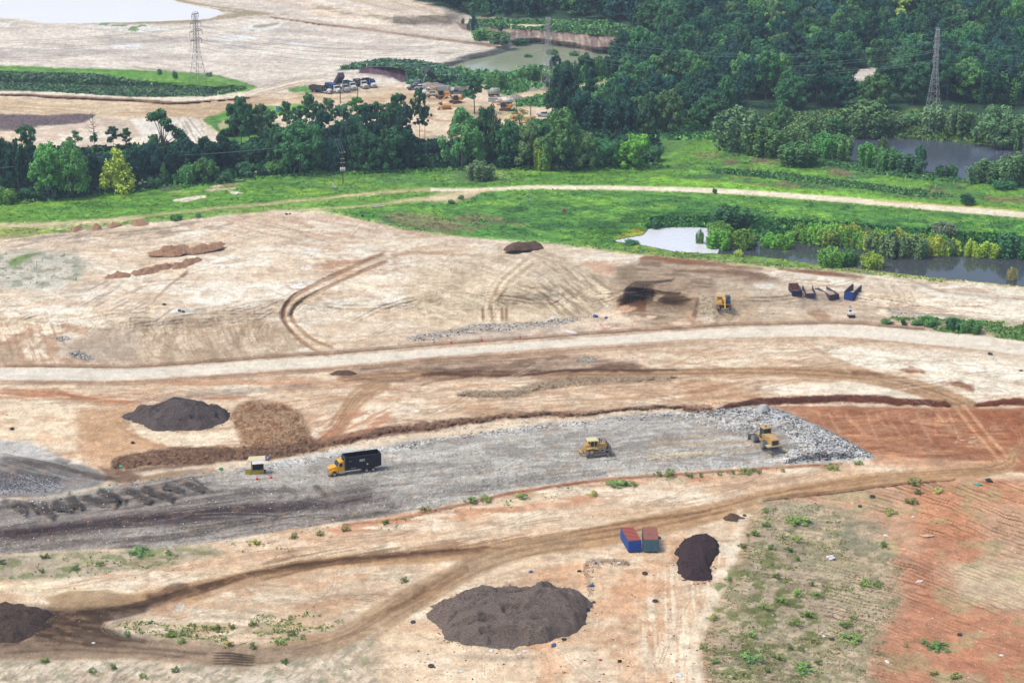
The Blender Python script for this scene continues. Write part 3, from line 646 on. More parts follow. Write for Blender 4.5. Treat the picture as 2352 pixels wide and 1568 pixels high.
for o, w in ((-11, 8), (8, 8)):
    stroke([(2200, 930), (2232, 970), (2266, 1010), (2300, 1048), (2320, 1070)], w, (220, 172, 132), .75, 2.5, .2, off=o)
stroke([(2200, 930), (2232, 970), (2266, 1010), (2300, 1048)], 5, (186, 130, 94), .6, 2, .2)
# --- grey working face -------------------------------------------------------------
WF = [(2006, 1048), (1985, 1036), (1955, 1020), (1920, 1000), (1870, 975), (1815, 950), (1775, 938), (1700, 936), (1640, 941), (1500, 951), (1380, 962), (1280, 972), (1200, 980), (1040, 1003), (950, 1012), (860, 1030), (760, 1048), (700, 1052), (600, 1068), (520, 1082), (430, 1098), (300, 1118), (100, 1148), (0, 1168), (-2000, 1300), (-2000, 1420), (0, 1290), (200, 1262), (400, 1256), (480, 1242), (600, 1225), (700, 1212), (800, 1195), (860, 1198), (920, 1186), (1060, 1152), (1200, 1122), (1400, 1095), (1500, 1086), (1600, 1080), (1800, 1066), (1930, 1060)]
fill(WF, (186, 182, 178), 1, 7, 8, 7, rg=.7)
lift(WF, 1.6, 90)
blotch(WF, (206, 204, 202), .8, .48, .62, 120, 16, 110)
blotch(WF, (158, 154, 152), .7, .5, .64, 90, 12, 111)
scratch(WF, -7, (160, 155, 152), .6, .52, .66, 100, 4, 112, warp=30)
scratch(WF, -6, (212, 210, 208), .5, .54, .66, 80, 4, 113, warp=30)
WL = [(-2000, 1300), (0, 1168), (100, 1148), (300, 1112), (440, 1088), (520, 1110), (700, 1130), (860, 1110), (900, 1150), (940, 1185), (800, 1196), (700, 1212), (480, 1242), (200, 1264), (0, 1290), (-2000, 1430)]
fill(WL, (146, 138, 136), .75, 26, 12)
fill([(-2000, 1250), (0, 1170), (200, 1150), (440, 1100), (500, 1125), (300, 1160), (0, 1200)], (128, 122, 120), .6, 16)
scratch(WL, -8, (112, 104, 104), .7, .5, .62, 130, 5, 114, warp=16)
scratch(WL, -8, (184, 176, 172), .55, .54, .64, 110, 4, 115, warp=16)
DS = [(-300, 1250, 26), (0, 1228, 30), (150, 1212, 32), (300, 1196, 34), (450, 1184, 32), (620, 1170, 28), (760, 1156, 20), (860, 1140, 10)]
stroke(DS, 1, (94, 82, 86), .88, 9, .35, wob=5)
stroke(DS[1:7], .45, (74, 62, 68), .6, 6, .5)
stroke([(0, 1262, 8), (150, 1250, 10), (300, 1238, 8), (420, 1236, 4)], 1, (110, 102, 100), .6, 5, .5)
stroke([(240, 1262, 6), (290, 1258, 12), (340, 1256, 5)], 1, (72, 64, 62), .7, 4, .3)
# crescents dumped along the edge of the face
for (x, y, w, l) in ((28, 1158, 14, 50), (95, 1154, 15, 46), (62, 1150, 8, 26), (120, 1148, 14, 40), (150, 1136, 15, 46), (190, 1136, 13, 58), (225, 1124, 15, 48), (250, 1130, 12, 44), (290, 1124, 14, 60), (330, 1118, 14, 60), (375, 1112, 12, 66), (420, 1106, 12, 60)):
    q1, q2, q3 = RS.uniform(.7, 1.5, 3)
    stroke([(x - 4, y - 2 * q1, .5), (x + l * .2, y + 5, 1.1 * q1), (x + l * .55 * q2, y + 14 * q3, .9), (x + l * 1.1 * q2, y + 26 * q3, .3)], w * 1.25, (82, 76, 77), .82, 4, .25, h=.7, wob=12, fine=9)
    stroke([(x - 6, y - w * .6), (x + l * .3, y - w * .35), (x + l * .7, y + 6)], 3, (150, 146, 142), .5, 1.5, .5)
stroke([(430, 1094, 8), (452, 1104, 6), (476, 1122, 5), (500, 1136, 3)], 1, (84, 80, 80), .8, 2, .2)
for (x, y) in ((590, 1128), (640, 1140), (690, 1124), (724, 1120), (560, 1118), (760, 1128)):
    stroke([(x, y - 8, .5), (x + 4, y, 1), (x + 10, y + 12, .4)], 20, (112, 104, 104), .7, 7, .5)
stroke([(200, 1128, 3), (240, 1120, 4), (280, 1106, 4)], 1, (150, 190, 170), .7, 2, .4)
stroke([(240, 1112, 5), (330, 1098, 8), (430, 1086, 6)], 1, (176, 150, 116), .8, 3, .3)
stroke([(0, 1160, 6), (100, 1145, 8), (220, 1126, 7)], 1, (178, 176, 168), .7, 4, .3)
fill([(480, 1094), (640, 1072), (740, 1060), (860, 1050), (860, 1100), (560, 1115)], (180, 176, 172), .6, 12)
# tawny streaks near the compactor
for (x0, y0, x1, y1, w, c) in ((1480, 1020, 1760, 1012, 8, (198, 166, 128)), (1480, 1050, 1660, 1036, 10, (218, 196, 156)), (1660, 1040, 1760, 1020, 6, (196, 160, 130)), (1600, 985, 1700, 1000, 10, (188, 172, 160)), (1500, 1006, 1650, 1000, 4, (188, 150, 116))):
    stroke([(x0, y0), ((x0 + x1) / 2, (y0 + y1) / 2 + 2), (x1, y1)], w, c, .7, 3, .45)
FR = [(1640, 941), (1700, 936), (1775, 938), (1815, 950), (1870, 975), (1955, 1020), (2006, 1048), (1800, 1066), (1790, 1050), (1830, 1020), (1780, 975), (1700, 960)]
fill(FR, (176, 176, 176), .7, 12)
speck(FR, (236, 238, 240), .9, .66, 4, 14); speck(FR, (70, 74, 84), .9, .72, 4.5, 15); speck(FR, (150, 130, 104), .8, .8, 4, 16)
bump(FR, .25, 10, 7, 4); lift(FR, 1.0, 36)
UP = [(1600, 940), (1700, 940), (1790, 960), (1760, 1000), (1650, 990), (1580, 960)]
speck(UP, (230, 232, 234), .9, .62, 4, 17); speck(UP, (96, 98, 106), .8, .72, 4, 18)
stroke([(1720, 938, 6), (1780, 946, 10), (1840, 968, 12), (1900, 994, 12), (1950, 1020, 10), (2000, 1046, 6)], 1, (92, 94, 98), .6, 5, .55, h=.6)
fill([(1620, 1062), (1800, 1052), (1900, 1052), (1960, 1058), (1800, 1066), (1640, 1078)], (206, 206, 208), .8, 6)
speck([(1750, 1040), (1900, 1040), (2000, 1052), (1800, 1066)], (238, 240, 242), .9, .6, 4, 19)
EDGE = [(840, 1040, 8), (900, 1030, 10), (1000, 1012, 12), (1100, 996, 10), (1200, 984, 9), (1300, 974, 8), (1450, 958, 8), (1600, 946, 8)]
S, m, d, tt = stroke(EDGE, 1, None, 1, 6)
paint(S, m * .85 * sm(.6, .7, vnoise(GX[S] / 4, GY[S] / 2.5, 321)), (232, 234, 236))
paint(S, m * .8 * sm(.72, .8, vnoise(GX[S] / 4, GY[S] / 2.5, 322)), (88, 94, 108))
S, m, d, tt = stroke([(620, 1068, 14), (700, 1052, 18), (780, 1040, 22), (860, 1034, 16), (950, 1020, 10)], 1, None, 1, 8)
paint(S, m * .85 * sm(.5, .64, fbm(GX[S] / 9, GY[S] / 4, 3, 323)), (216, 218, 220))
speck(WF, (226, 224, 222), .5, .9, 2.6, 20, 2); speck(WF, (120, 114, 112), .6, .8, 2.6, 21, 2)
# left grey dump
LG = [(-2000, 1000), (0, 1000), (60, 1015), (140, 1050), (210, 1074), (262, 1098), (230, 1115), (100, 1140), (0, 1160), (-2000, 1250)]
fill(LG, (148, 146, 148), 1, 6, 6)
fill([(0, 1000), (60, 1012), (140, 1046), (120, 1060), (40, 1050), (0, 1045)], (204, 202, 202), .85, 10)
fill([(0, 1098), (60, 1085), (120, 1096), (140, 1112), (60, 1124), (0, 1132)], (116, 116, 126), .8, 8)
speck([(0, 1090), (140, 1090), (140, 1130), (0, 1140)], (170, 172, 182), .7, .66, 4, 22); speck([(0, 1090), (140, 1090), (140, 1130), (0, 1140)], (78, 80, 92), .8, .7, 4, 23)
scratch([(0, 1040), (140, 1060), (260, 1100), (100, 1110), (0, 1100)], 16, (112, 106, 106), .7, .46, .6, 90, 5, 116)
for k in range(5):
    stroke([(0, 1040 + k * 5), (60, 1052 + k * 4), (130, 1066 + k * 5), (210, 1086 + k * 3), (290, 1100 + k * 2)], 2.4, (92, 80, 76), .65, 1.5, .3, ss=k)
stroke([(150, 1066, 4), (175, 1062, 7), (195, 1060, 4)], 1, (234, 228, 222), .8, 2)
fill([(230, 1070), (280, 1080), (330, 1090), (300, 1108), (250, 1100)], (112, 86, 76), .7, 8)
# --- strips below the face ---------------------------------------------------------
Z3 = [(-2000, 1430), (0, 1292), (200, 1264), (400, 1258), (600, 1228), (800, 1198), (1060, 1155), (1400, 1098), (1600, 1082), (1930, 1062), (2100, 1078), (2352, 1102), (2352, 1568), (2352, 1700), (-2000, 1700)]
fill(Z3, (222, 199, 174), 1, 3, 4, 3)
Z3B = [(-60, 1290), (2400, 1090), (2400, 1620), (-60, 1620)]
blotch(Z3, (238, 226, 208), .75, .47, .63, 130, 30, 120)
blotch(Z3, (214, 178, 148), .7, .5, .64, 120, 24, 121)
scratch(Z3, -10, (204, 172, 144), .5, .54, .66, 80, 4, 122, warp=80)
stroke([(780, 1206, 5), (900, 1192, 6), (1060, 1158, 6), (1200, 1128, 7), (1400, 1101, 6), (1600, 1086, 5), (1800, 1072, 5), (1940, 1064, 5)], 1, (150, 86, 64), .85, 3, .3, h=.3)
blotch([(640, 1225), (1060, 1160), (1400, 1105), (1800, 1075), (1600, 1110), (1300, 1160), (900, 1215), (700, 1240)], (212, 156, 124), .85, .42, .58, 90, 10, 123)
fill([(-60, 1290), (200, 1268), (480, 1254), (520, 1270), (380, 1300), (150, 1330), (-60, 1340)], (180, 170, 152), .85, 10)
blotch([(-60, 1290), (200, 1268), (480, 1254), (520, 1270), (380, 1300), (150, 1330), (-60, 1340)], (132, 146, 100), .7, .5, .62, 30, 9, 124)
fill([(-60, 1345), (150, 1340), (280, 1350), (290, 1362), (150, 1362), (-60, 1372)], (234, 216, 188), .8, 7)
# brown haul track, lower leg
HT2 = [(2330, 1040, 20), (2318, 1066, 26), (2260, 1082, 24), (2150, 1090, 24), (2000, 1102, 26), (1850, 1126, 28), (1700, 1160, 34), (1560, 1194, 40), (1400, 1226, 40), (1250, 1250, 36), (1100, 1268, 30), (950, 1278, 26), (760, 1292, 24), (620, 1314, 26), (520, 1340, 32), (400, 1372, 44), (250, 1408, 56), (100, 1440, 70), (0, 1455, 76), (-300, 1470, 80)]
HT2 = [(x, y, w * 1.2) for x, y, w in HT2]
stroke(HT2, 1, (184, 148, 112), .94, 5, .12, cl=2, rg=.3, wob=4)
for o, c, a in ((-10, (204, 168, 128), .6), (-4, (158, 120, 86), .6), (3, (200, 164, 124), .5), (8, (150, 112, 80), .6), (13, (206, 172, 134), .5)):
    stroke(HT2[:14], 3, c, a, 1.5, .5, off=o, ss=o)
stroke([(2200, 1100, 4), (2050, 1112, 5), (1900, 1130, 8), (1800, 1140, 8), (1740, 1150, 3)], 1, (126, 86, 62), .85, 3, .4, h=.4)
DT = [(1240, 1262, 5), (1100, 1266, 9), (980, 1270, 14), (860, 1278, 16), (760, 1290, 15), (640, 1306, 14), (560, 1322, 15), (500, 1342, 18), (420, 1368, 18), (340, 1388, 18), (240, 1408, 16)]
stroke(DT, 1, (104, 78, 62), .85, 4, .35, h=-.2)
stroke([(440, 1345, 10), (400, 1350, 22), (370, 1370, 22), (330, 1368, 10)], 1, (92, 70, 60), .7, 5, .3)
stroke([(1160, 1228, 5), (1000, 1246, 7), (880, 1266, 7), (700, 1282, 5)], 1, (176, 160, 140), .6, 4, .4)
stroke([(1640, 1186, 4), (1580, 1198, 7), (1500, 1208, 6), (1400, 1222, 5), (1290, 1244, 3)], 1, (136, 100, 78), .7, 3, .4, h=.3, off=18)
S, m = scratch([(600, 1270), (1000, 1240), (1300, 1220), (1200, 1250), (800, 1300), (600, 1330)], -10, (148, 116, 92), .6, .48, .62, 80, 4, 125)
# loop branch
HT3 = [(1330, 1238, 24), (1200, 1262, 30), (1110, 1290, 34), (1030, 1330, 40), (940, 1380, 46), (860, 1430, 48), (780, 1470, 46), (680, 1496, 42), (560, 1506, 40), (430, 1496, 40), (300, 1482, 44), (150, 1478, 56), (0, 1490, 60), (-300, 1500, 60)]
HT3 = [(x, y, w * 1.35) for x, y, w in HT3]
stroke(HT3, 1, (176, 148, 120), .92, 6, .12, cl=2, rg=.3, wob=4)
for o, c in ((-16, (144, 112, 86)), (-9, (200, 172, 142)), (0, (148, 118, 94)), (8, (196, 170, 142)), (15, (150, 122, 100))):
    stroke(HT3[:12], 3.4, c, .55, 2, .5, off=o, ss=o)
stroke([(1080, 1300, 6), (1000, 1345, 14), (930, 1380, 16), (870, 1405, 10), (835, 1425, 6)], 1, (146, 112, 84), .75, 5, .35, off=-6)
fill([(-60, 1450), (200, 1440), (340, 1450), (600, 1485), (760, 1480), (740, 1505), (540, 1530), (300, 1512), (-60, 1510)], (150, 134, 122), .6, 14)
for k in range(5):
    stroke([(485, 1497 + k * 6.5, .5), (530, 1499 + k * 6, 1), (590, 1506 + k * 5, .6)], 4.5, (64, 56, 54), .75, 1.5, .2)
DSOIL = [(60, 1400), (150, 1395), (300, 1392), (380, 1375), (300, 1420), (230, 1440), (340, 1468), (250, 1482), (100, 1480), (60, 1450)]
fill([(-60, 1380), (150, 1390), (330, 1380), (420, 1365), (320, 1415), (240, 1440), (330, 1462), (420, 1480), (200, 1496), (-60, 1500)], (140, 120, 104), .7, 14, 8)
fill(DSOIL, (114, 96, 82), .8, 12, 8)
scratch(DSOIL, 8, (84, 66, 56), .7, .48, .6, 60, 6, 126)
fill([(100, 1374), (160, 1356), (260, 1358), (330, 1370), (250, 1388), (130, 1398)], (176, 148, 118), .85, 8)
stroke([(225, 1440, 4), (280, 1462, 7), (290, 1474, 5)], 1, (70, 60, 54), .6, 3, .3)
# rings inside the loop
for k in range(8):
    stroke([(330 - k * 6, 1404 + k * 2), (270 - k * 4, 1416 + k * 3), (232 + k * 9, 1440 + k), (262 + k * 9, 1462 - k), (330, 1474 - k * 2)], 1.6, (186, 176, 164), .7, 1, .2, ss=k)
fill([(240, 1420), (330, 1400), (440, 1385), (470, 1420), (380, 1470), (280, 1466)], (206, 196, 180), .45, 12)
LOOP = [(240, 1430), (400, 1380), (600, 1330), (860, 1300), (1000, 1300), (900, 1370), (800, 1440), (680, 1474), (520, 1482), (320, 1470)]
scratch(LOOP, -4, (190, 172, 152), .6, .5, .62, 70, 5, 127, warp=60)
scratch(LOOP, 28, (198, 176, 156), .5, .54, .64, 60, 4, 128, warp=60)
blotch(LOOP, (206, 164, 132), .6, .55, .66, 80, 24, 129)
blotch([(300, 1440), (760, 1430), (680, 1474), (400, 1478)], (164, 156, 120), .6, .5, .62, 40, 10, 130)
fill([(404, 1390), (416, 1382), (424, 1386), (418, 1404), (406, 1404)], (196, 196, 190), .9, 3, 2)
# bottom-left rough ground
BL = [(-60, 1512), (300, 1516), (560, 1532), (760, 1500), (860, 1450), (940, 1568), (940, 1620), (-60, 1620)]
fill(BL, (212, 202, 188), .7, 10)
scratch(BL, -35, (156, 148, 134), .6, .52, .64, 24, 7, 131)
scratch([(740, 1470), (900, 1440), (1000, 1568), (760, 1568)], 35, (186, 166, 142), .6, .48, .6, 60, 7, 132)
blotch(BL, (150, 156, 126), .5, .58, .68, 22, 10, 133)
# around the big mulch heap
fill([(870, 1440), (1000, 1480), (1200, 1505), (1400, 1470), (1600, 1400), (1640, 1568), (900, 1568)], (232, 208, 182), .6, 20)
blotch([(1200, 1280), (1700, 1200), (1640, 1568), (1200, 1568)], (216, 166, 130), .6, .48, .64, 60, 40, 134)
scratch([(1350, 1330), (1640, 1320), (1640, 1568), (1400, 1568)], 92, (210, 178, 150), .6, .5, .64, 90, 8, 135)
scratch([(1460, 1330), (1680, 1250), (1640, 1568), (1500, 1568)], 88, (240, 228, 210), .6, .52, .64, 110, 8, 136)
stroke([(1700, 1160, 18), (1690, 1240, 20), (1670, 1340, 24), (1620, 1420, 34), (1600, 1568, 40)], 1, (236, 224, 206), .7, 9, .3)
stroke([(1020, 1500, 8), (1150, 1512, 14), (1280, 1500, 10), (1340, 1480, 4)], 1, (184, 170, 152), .6, 6, .4)
stroke([(1340, 1310, 5), (1350, 1290, 8), (1400, 1288, 12), (1450, 1294, 8)], 1, (150, 126, 108), .8, 5, .3, h=.3)
stroke([(1340, 1300, 7), (1352, 1330, 8), (1356, 1370, 7)], 1, (156, 134, 116), .7, 4, .4)
fill([(1400, 1345), (1500, 1330), (1560, 1350), (1500, 1370), (1400, 1368)], (216, 164, 128), .6, 12)
# --- red hillside at lower right ---------------------------------------------------
RH = [(1745, 1150), (1850, 1140), (2000, 1120), (2200, 1104), (2352, 1096), (9500, 1500), (9500, 3000), (1640, 3000), (1625, 1568), (1612, 1480), (1650, 1400), (1690, 1300), (1715, 1200)]
fill(RH, (204, 166, 138), 1, 8, 10)
blotch(RH, (194, 136, 108), .8, .44, .6, 130, 60, 140)
fill([(1745, 1150), (1850, 1145), (1980, 1190), (2050, 1260), (2120, 1330), (2080, 1450), (2000, 1568), (1625, 1568), (1612, 1480), (1690, 1300)], (196, 184, 162), .85, 40, 20)
fill([(2080, 1120), (2180, 1110), (2352, 1110), (2352, 1180), (2200, 1240), (2110, 1240)], (208, 144, 110), .8, 30, 14)
fill([(2190, 1300), (2352, 1240), (2352, 1420), (2280, 1400), (2200, 1370)], (204, 190, 164), .75, 18, 12)
fill([(2250, 1160), (2352, 1140), (2352, 1290), (2260, 1290)], (208, 178, 152), .6, 24, 12)
fill([(2060, 1240), (2140, 1300), (2180, 1400), (2352, 1440), (2352, 1568), (2060, 1568), (2000, 1500), (2060, 1380)], (194, 134, 106), .8, 34, 24)
fill([(2140, 1540), (2260, 1548), (2300, 1600), (2100, 1600)], (180, 170, 142), .6, 14)
blotch(RH, (170, 172, 130), .45, .58, .7, 60, 26, 141)
S, m = pmask(RH, 8, 6, 0)
X, Y = GX[S], GY[S]
ang = .16 + .16 * sm(1750, 2352, X)
v = Y - ang * (X - 1900) + 16 * (fbm(X / 200, Y / 120, 3, 401) - .5) + 5 * (fbm(X / 26, Y / 20, 2, 405) - .5)
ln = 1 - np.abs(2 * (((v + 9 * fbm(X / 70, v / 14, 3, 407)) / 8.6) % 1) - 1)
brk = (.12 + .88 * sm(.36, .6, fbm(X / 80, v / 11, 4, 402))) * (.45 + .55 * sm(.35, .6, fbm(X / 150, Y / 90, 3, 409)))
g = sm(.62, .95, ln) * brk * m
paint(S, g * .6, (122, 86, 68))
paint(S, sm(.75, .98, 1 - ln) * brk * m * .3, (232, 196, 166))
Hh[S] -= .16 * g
RHL = [(1745, 1150), (1850, 1145), (2000, 1200), (2080, 1300), (2050, 1450), (1980, 1568), (1625, 1568), (1612, 1480), (1690, 1300)]
blotch(RHL, (150, 146, 118), .7, .5, .62, 26, 12, 142)
blotch([(1640, 1330), (1760, 1250), (1900, 1400), (1850, 1568), (1630, 1568)], (120, 132, 80), .75, .52, .62, 30, 14, 143)
speck(RHL, (110, 100, 80), .6, .8, 4, 24)
blotch([(1750, 1150), (2000, 1170), (2100, 1290), (1900, 1260)], (150, 150, 132), .6, .48, .62, 50, 14, 144)
lift([(1640, 1460), (1760, 1170), (2352, 1110), (2600, 1150), (2600, 3000), (1640, 3000)], -4, 300)
# damp dark soil where the haul tracks meet, churned ruts and slumps
for k, (p, w, c, al) in enumerate((
    ([(60, 1405), (150, 1408), (250, 1400), (350, 1380), (430, 1356), (520, 1334)], 12, (84, 64, 54), .75),
    ([(90, 1425), (180, 1428), (260, 1420), (340, 1398)], 9, (92, 72, 62), .7),
    ([(120, 1445), (200, 1452), (280, 1466), (340, 1474)], 10, (88, 70, 60), .7),
    ([(0, 1482), (100, 1470), (200, 1474), (330, 1490), (480, 1500)], 7, (104, 86, 76), .6),
    ([(0, 1500), (140, 1490), (300, 1498), (460, 1510)], 6, (110, 92, 82), .55),
    ([(560, 1318), (660, 1300), (780, 1286), (900, 1276), (1020, 1266), (1130, 1256)], 5, (86, 62, 50), .7),
    ([(600, 1330), (720, 1304), (860, 1288)], 4, (96, 72, 58), .6),
    ([(1120, 1262), (1200, 1252), (1300, 1234), (1400, 1214), (1520, 1190)], 4, (128, 94, 68), .6),
    ([(1300, 1250), (1420, 1226), (1560, 1196), (1660, 1172)], 4, (132, 98, 72), .55),
    ([(1700, 1146), (1850, 1120), (2000, 1098), (2150, 1088), (2290, 1080)], 3, (140, 100, 74), .6),
    ([(940, 1372), (1010, 1330), (1080, 1296)], 10, (132, 100, 76), .6),
    ([(880, 1410), (930, 1384), (980, 1352)], 8, (120, 90, 70), .6),
    ([(620, 1490), (720, 1482), (800, 1456), (870, 1416)], 5, (126, 104, 88), .6),
    ([(980, 858), (1080, 866), (1200, 858), (1340, 852), (1500, 852)], 6, (92, 68, 58), .7),
    ([(800, 868), (880, 874), (960, 868)], 6, (120, 92, 78), .6),
    ([(820, 850), (900, 842), (1000, 846), (1060, 858)], 8, (132, 108, 92), .5),
    ([(1100, 838), (1200, 846), (1290, 836), (1340, 824)], 9, (140, 116, 98), .5),
    ([(700, 1026), (790, 1014), (880, 1000), (980, 984)], 9, (112, 80, 66), .6),
    ([(420, 1048), (540, 1038), (660, 1040)], 8, (104, 78, 64), .5),
    ([(262, 1086), (330, 1080), (420, 1070), (500, 1062)], 7, (96, 72, 60), .6),
    ([(0, 1226), (200, 1204), (420, 1182), (640, 1160)], 12, (78, 64, 68), .5),
    ([(0, 1150), (60, 1160), (120, 1176)], 16, (92, 84, 84), .6),
    ([(640, 1116), (660, 1124), (690, 1134)], 12, (104, 94, 94), .6),
    ([(720, 1108), (730, 1124), (760, 1140)], 12, (104, 94, 94), .6))):
    stroke(p, w, c, al, 3, .4, ss=k * 3, wob=5, fine=4)
BRC = [(150, 120, 98), (176, 142, 114), (196, 158, 130), (240, 232, 220), (166, 134, 112), (140, 116, 100)]
ruts([(0, 580), (640, 500), (1100, 570), (1400, 620), (1380, 740), (800, 790), (0, 760)], 60, -14, 22, (60, 240), BRC, 1, a=(.18, .45))
ruts([(0, 700), (640, 690), (660, 790), (0, 800)], 16, -20, 14, (50, 160), BRC, 2, a=(.2, .4))
ruts([(1650, 640), (2352, 700), (2352, 750), (1700, 740)], 30, 3, 8, (80, 260), BRC, 3, a=(.25, .5))
ruts([(0, 885), (700, 870), (1700, 800), (2100, 830), (2150, 905), (1500, 925), (900, 975), (700, 930), (0, 990)], 80, -6, 12, (80, 320), BRC, 4, a=(.25, .55))
ruts([(1950, 815), (2352, 840), (2352, 905), (2100, 860)], 14, 10, 14, (50, 140), BRC, 5, a=(.2, .4))
ruts([(0, 1310), (700, 1240), (1700, 1100), (1900, 1080), (1650, 1150), (900, 1260), (300, 1350), (0, 1370)], 46, -12, 7, (80, 300), BRC, 6, a=(.25, .55))
ruts([(240, 1430), (600, 1340), (1000, 1300), (860, 1410), (680, 1470), (320, 1465)], 30, 8, 26, (50, 180), BRC, 7, a=(.2, .5))
ruts([(880, 1500), (1350, 1300), (1640, 1200), (1620, 1560), (900, 1560)], 40, 84, 18, (60, 220), BRC, 8, a=(.2, .45))
ruts([(0, 1500), (860, 1480), (900, 1560), (0, 1560)], 22, 8, 30, (40, 160), BRC, 9, a=(.2, .4))
ruts([(40, 1190), (500, 1110), (900, 1060), (1700, 960), (1780, 1050), (1000, 1150), (200, 1250)], 60, -12, 5, (100, 360), [(140, 134, 132), (150, 144, 140), (214, 212, 208), (120, 112, 112)], 10, a=(.2, .45))
ruts([(1800, 945), (2352, 945), (2352, 1080), (2020, 1050)], 34, 4, 30, (50, 200), [(156, 100, 74), (214, 168, 136), (146, 92, 68)], 11, a=(.25, .5))
ruts([(0, 70), (1000, 30), (1150, 110), (600, 210), (0, 130)], 40, 4, 14, (100, 360), [(190, 176, 166), (236, 228, 220), (176, 166, 162)], 12, a=(.2, .45), w=(1, 1.8), gap=(3, 5))
# --- small things in the ground everywhere ---------------------------------------------
BARE = [(0, 560), (640, 490), (1127, 560), (1553, 600), (2352, 690), (2352, 1568), (0, 1568)]
speck(BARE, (120, 96, 80), .5, .93, 4, 25, 4); speck(BARE, (244, 240, 234), .5, .94, 4, 26, 4)
blotch(BARE, (176, 148, 126), .35, .62, .72, 26, 9, 150)
# fine grain for everything
gr = fbm(WX / 1.0, WY / 1.6, 3, 500) - .5
gr2 = fbm(WX / 6, WY / 6, 4, 520) - .5
gr3 = fbm(WX / 3.2, WY / 1.2, 3, 530) - .5
Cc *= (1 + .20 * gr + .12 * gr2 + .16 * gr3)[..., None]
bare = CL != 3
lum_ = Cc[bare].mean(-1, keepdims=True)
Cc[bare] = (.80 + (lum_ - .80) * 1.16) + (Cc[bare] - lum_) * .95 + np.array([.016, .018, .008], np.float32)
gw = RS.rand(NY, NX).astype(np.float32) - .5
gw2 = vnoise(GX / 4.2, GY / 3.1, 611) - .5
Cc *= (1 + bare * (.08 * gw + .07 * gw2))[..., None]
Cc[CL == 1] = Cc[CL == 1] * .5 + rgb((222, 214, 200)) * .5
gm = (CL == 3)
Cc[gm] = Cc[gm] * 1.0 + rgb((110, 92, 60)) * .12
Cc[...] = Cc
Cc *= (1 + gm * (.25 * gr + .2 * gr3))[..., None]
Cc = np.clip(Cc, .02, .97)
Hh += (.25 * gr2 + .12 * gr * (RG > .5) + .06 * gr).astype(np.float32)
Hh += gm * .35 * gr3
# height falls gently behind, rises a little under the wood
Hh += (6 * sm(200, -60, GY) * sm(1000, 1700, GX)).astype(np.float32)
# ------------------------------------------------------------------ water basins
WATERS = [('lake', LAKE, -.3, 15, (.76, .75, .72), .2), ('settling_pond', OLIVE, -2.5, 20, (.27, .30, .20), .10), ('pond', POND, -3.0, 60, (.05, .058, .062), .06), ('wood_pond', POND2, -2.0, 30, (.06, .072, .095), .16)]
for nm, P, zw, R_, c, r in WATERS:
    Q = np.array(P, float)
    S = box_slice(Q[:, 0].min() - R_ * 2, Q[:, 1].min() - R_, Q[:, 0].max() + R_ * 2, Q[:, 1].max() + R_)
    d = sdf(GX[S] + n_w1[S] * 8, (GY[S] + n_w2[S] * 2) * 2, Q * [1, 2])
    h = Hh[S]
    Hh[S] = np.where(d > 0, zw - 1.2 * sm(0, 6, d), zw + (h - zw) * sm(0, R_ * 1.6, -d) + .05 * np.clip(-d, 0, 1))
    if nm in ('pond', 'wood_pond'):
        m = sm(-5, 1, d) ; paint(S, m * .8, (70, 72, 52))
def Hat(x, y):
    x = np.clip(np.asarray(x, float), xs[0], xs[-1] - 1e-3); y = np.clip(np.asarray(y, float), ys[0], ys[-1] - 1e-3)
    i = np.searchsorted(xs, x, side='right') - 1; j = np.searchsorted(ys, y, side='right') - 1
    fx = (x - xs[i]) / (xs[i + 1] - xs[i]); fy = (y - ys[j]) / (ys[j + 1] - ys[j])
    return (Hh[j, i] * (1 - fx) + Hh[j, i + 1] * fx) * (1 - fy) + (Hh[j + 1, i] * (1 - fx) + Hh[j + 1, i + 1] * fx) * fy
def gp(x, y, dz=0):
    h = float(Hat(x, y)); X, Y = plane(x, y, h)
    return Vector((float(X), float(Y), h + dz))
def gcl(x, y):
    i = min(max(np.searchsorted(xs, x), 0), NX - 1); j = min(max(np.searchsorted(ys, y), 0), NY - 1)
    return CL[j, i]
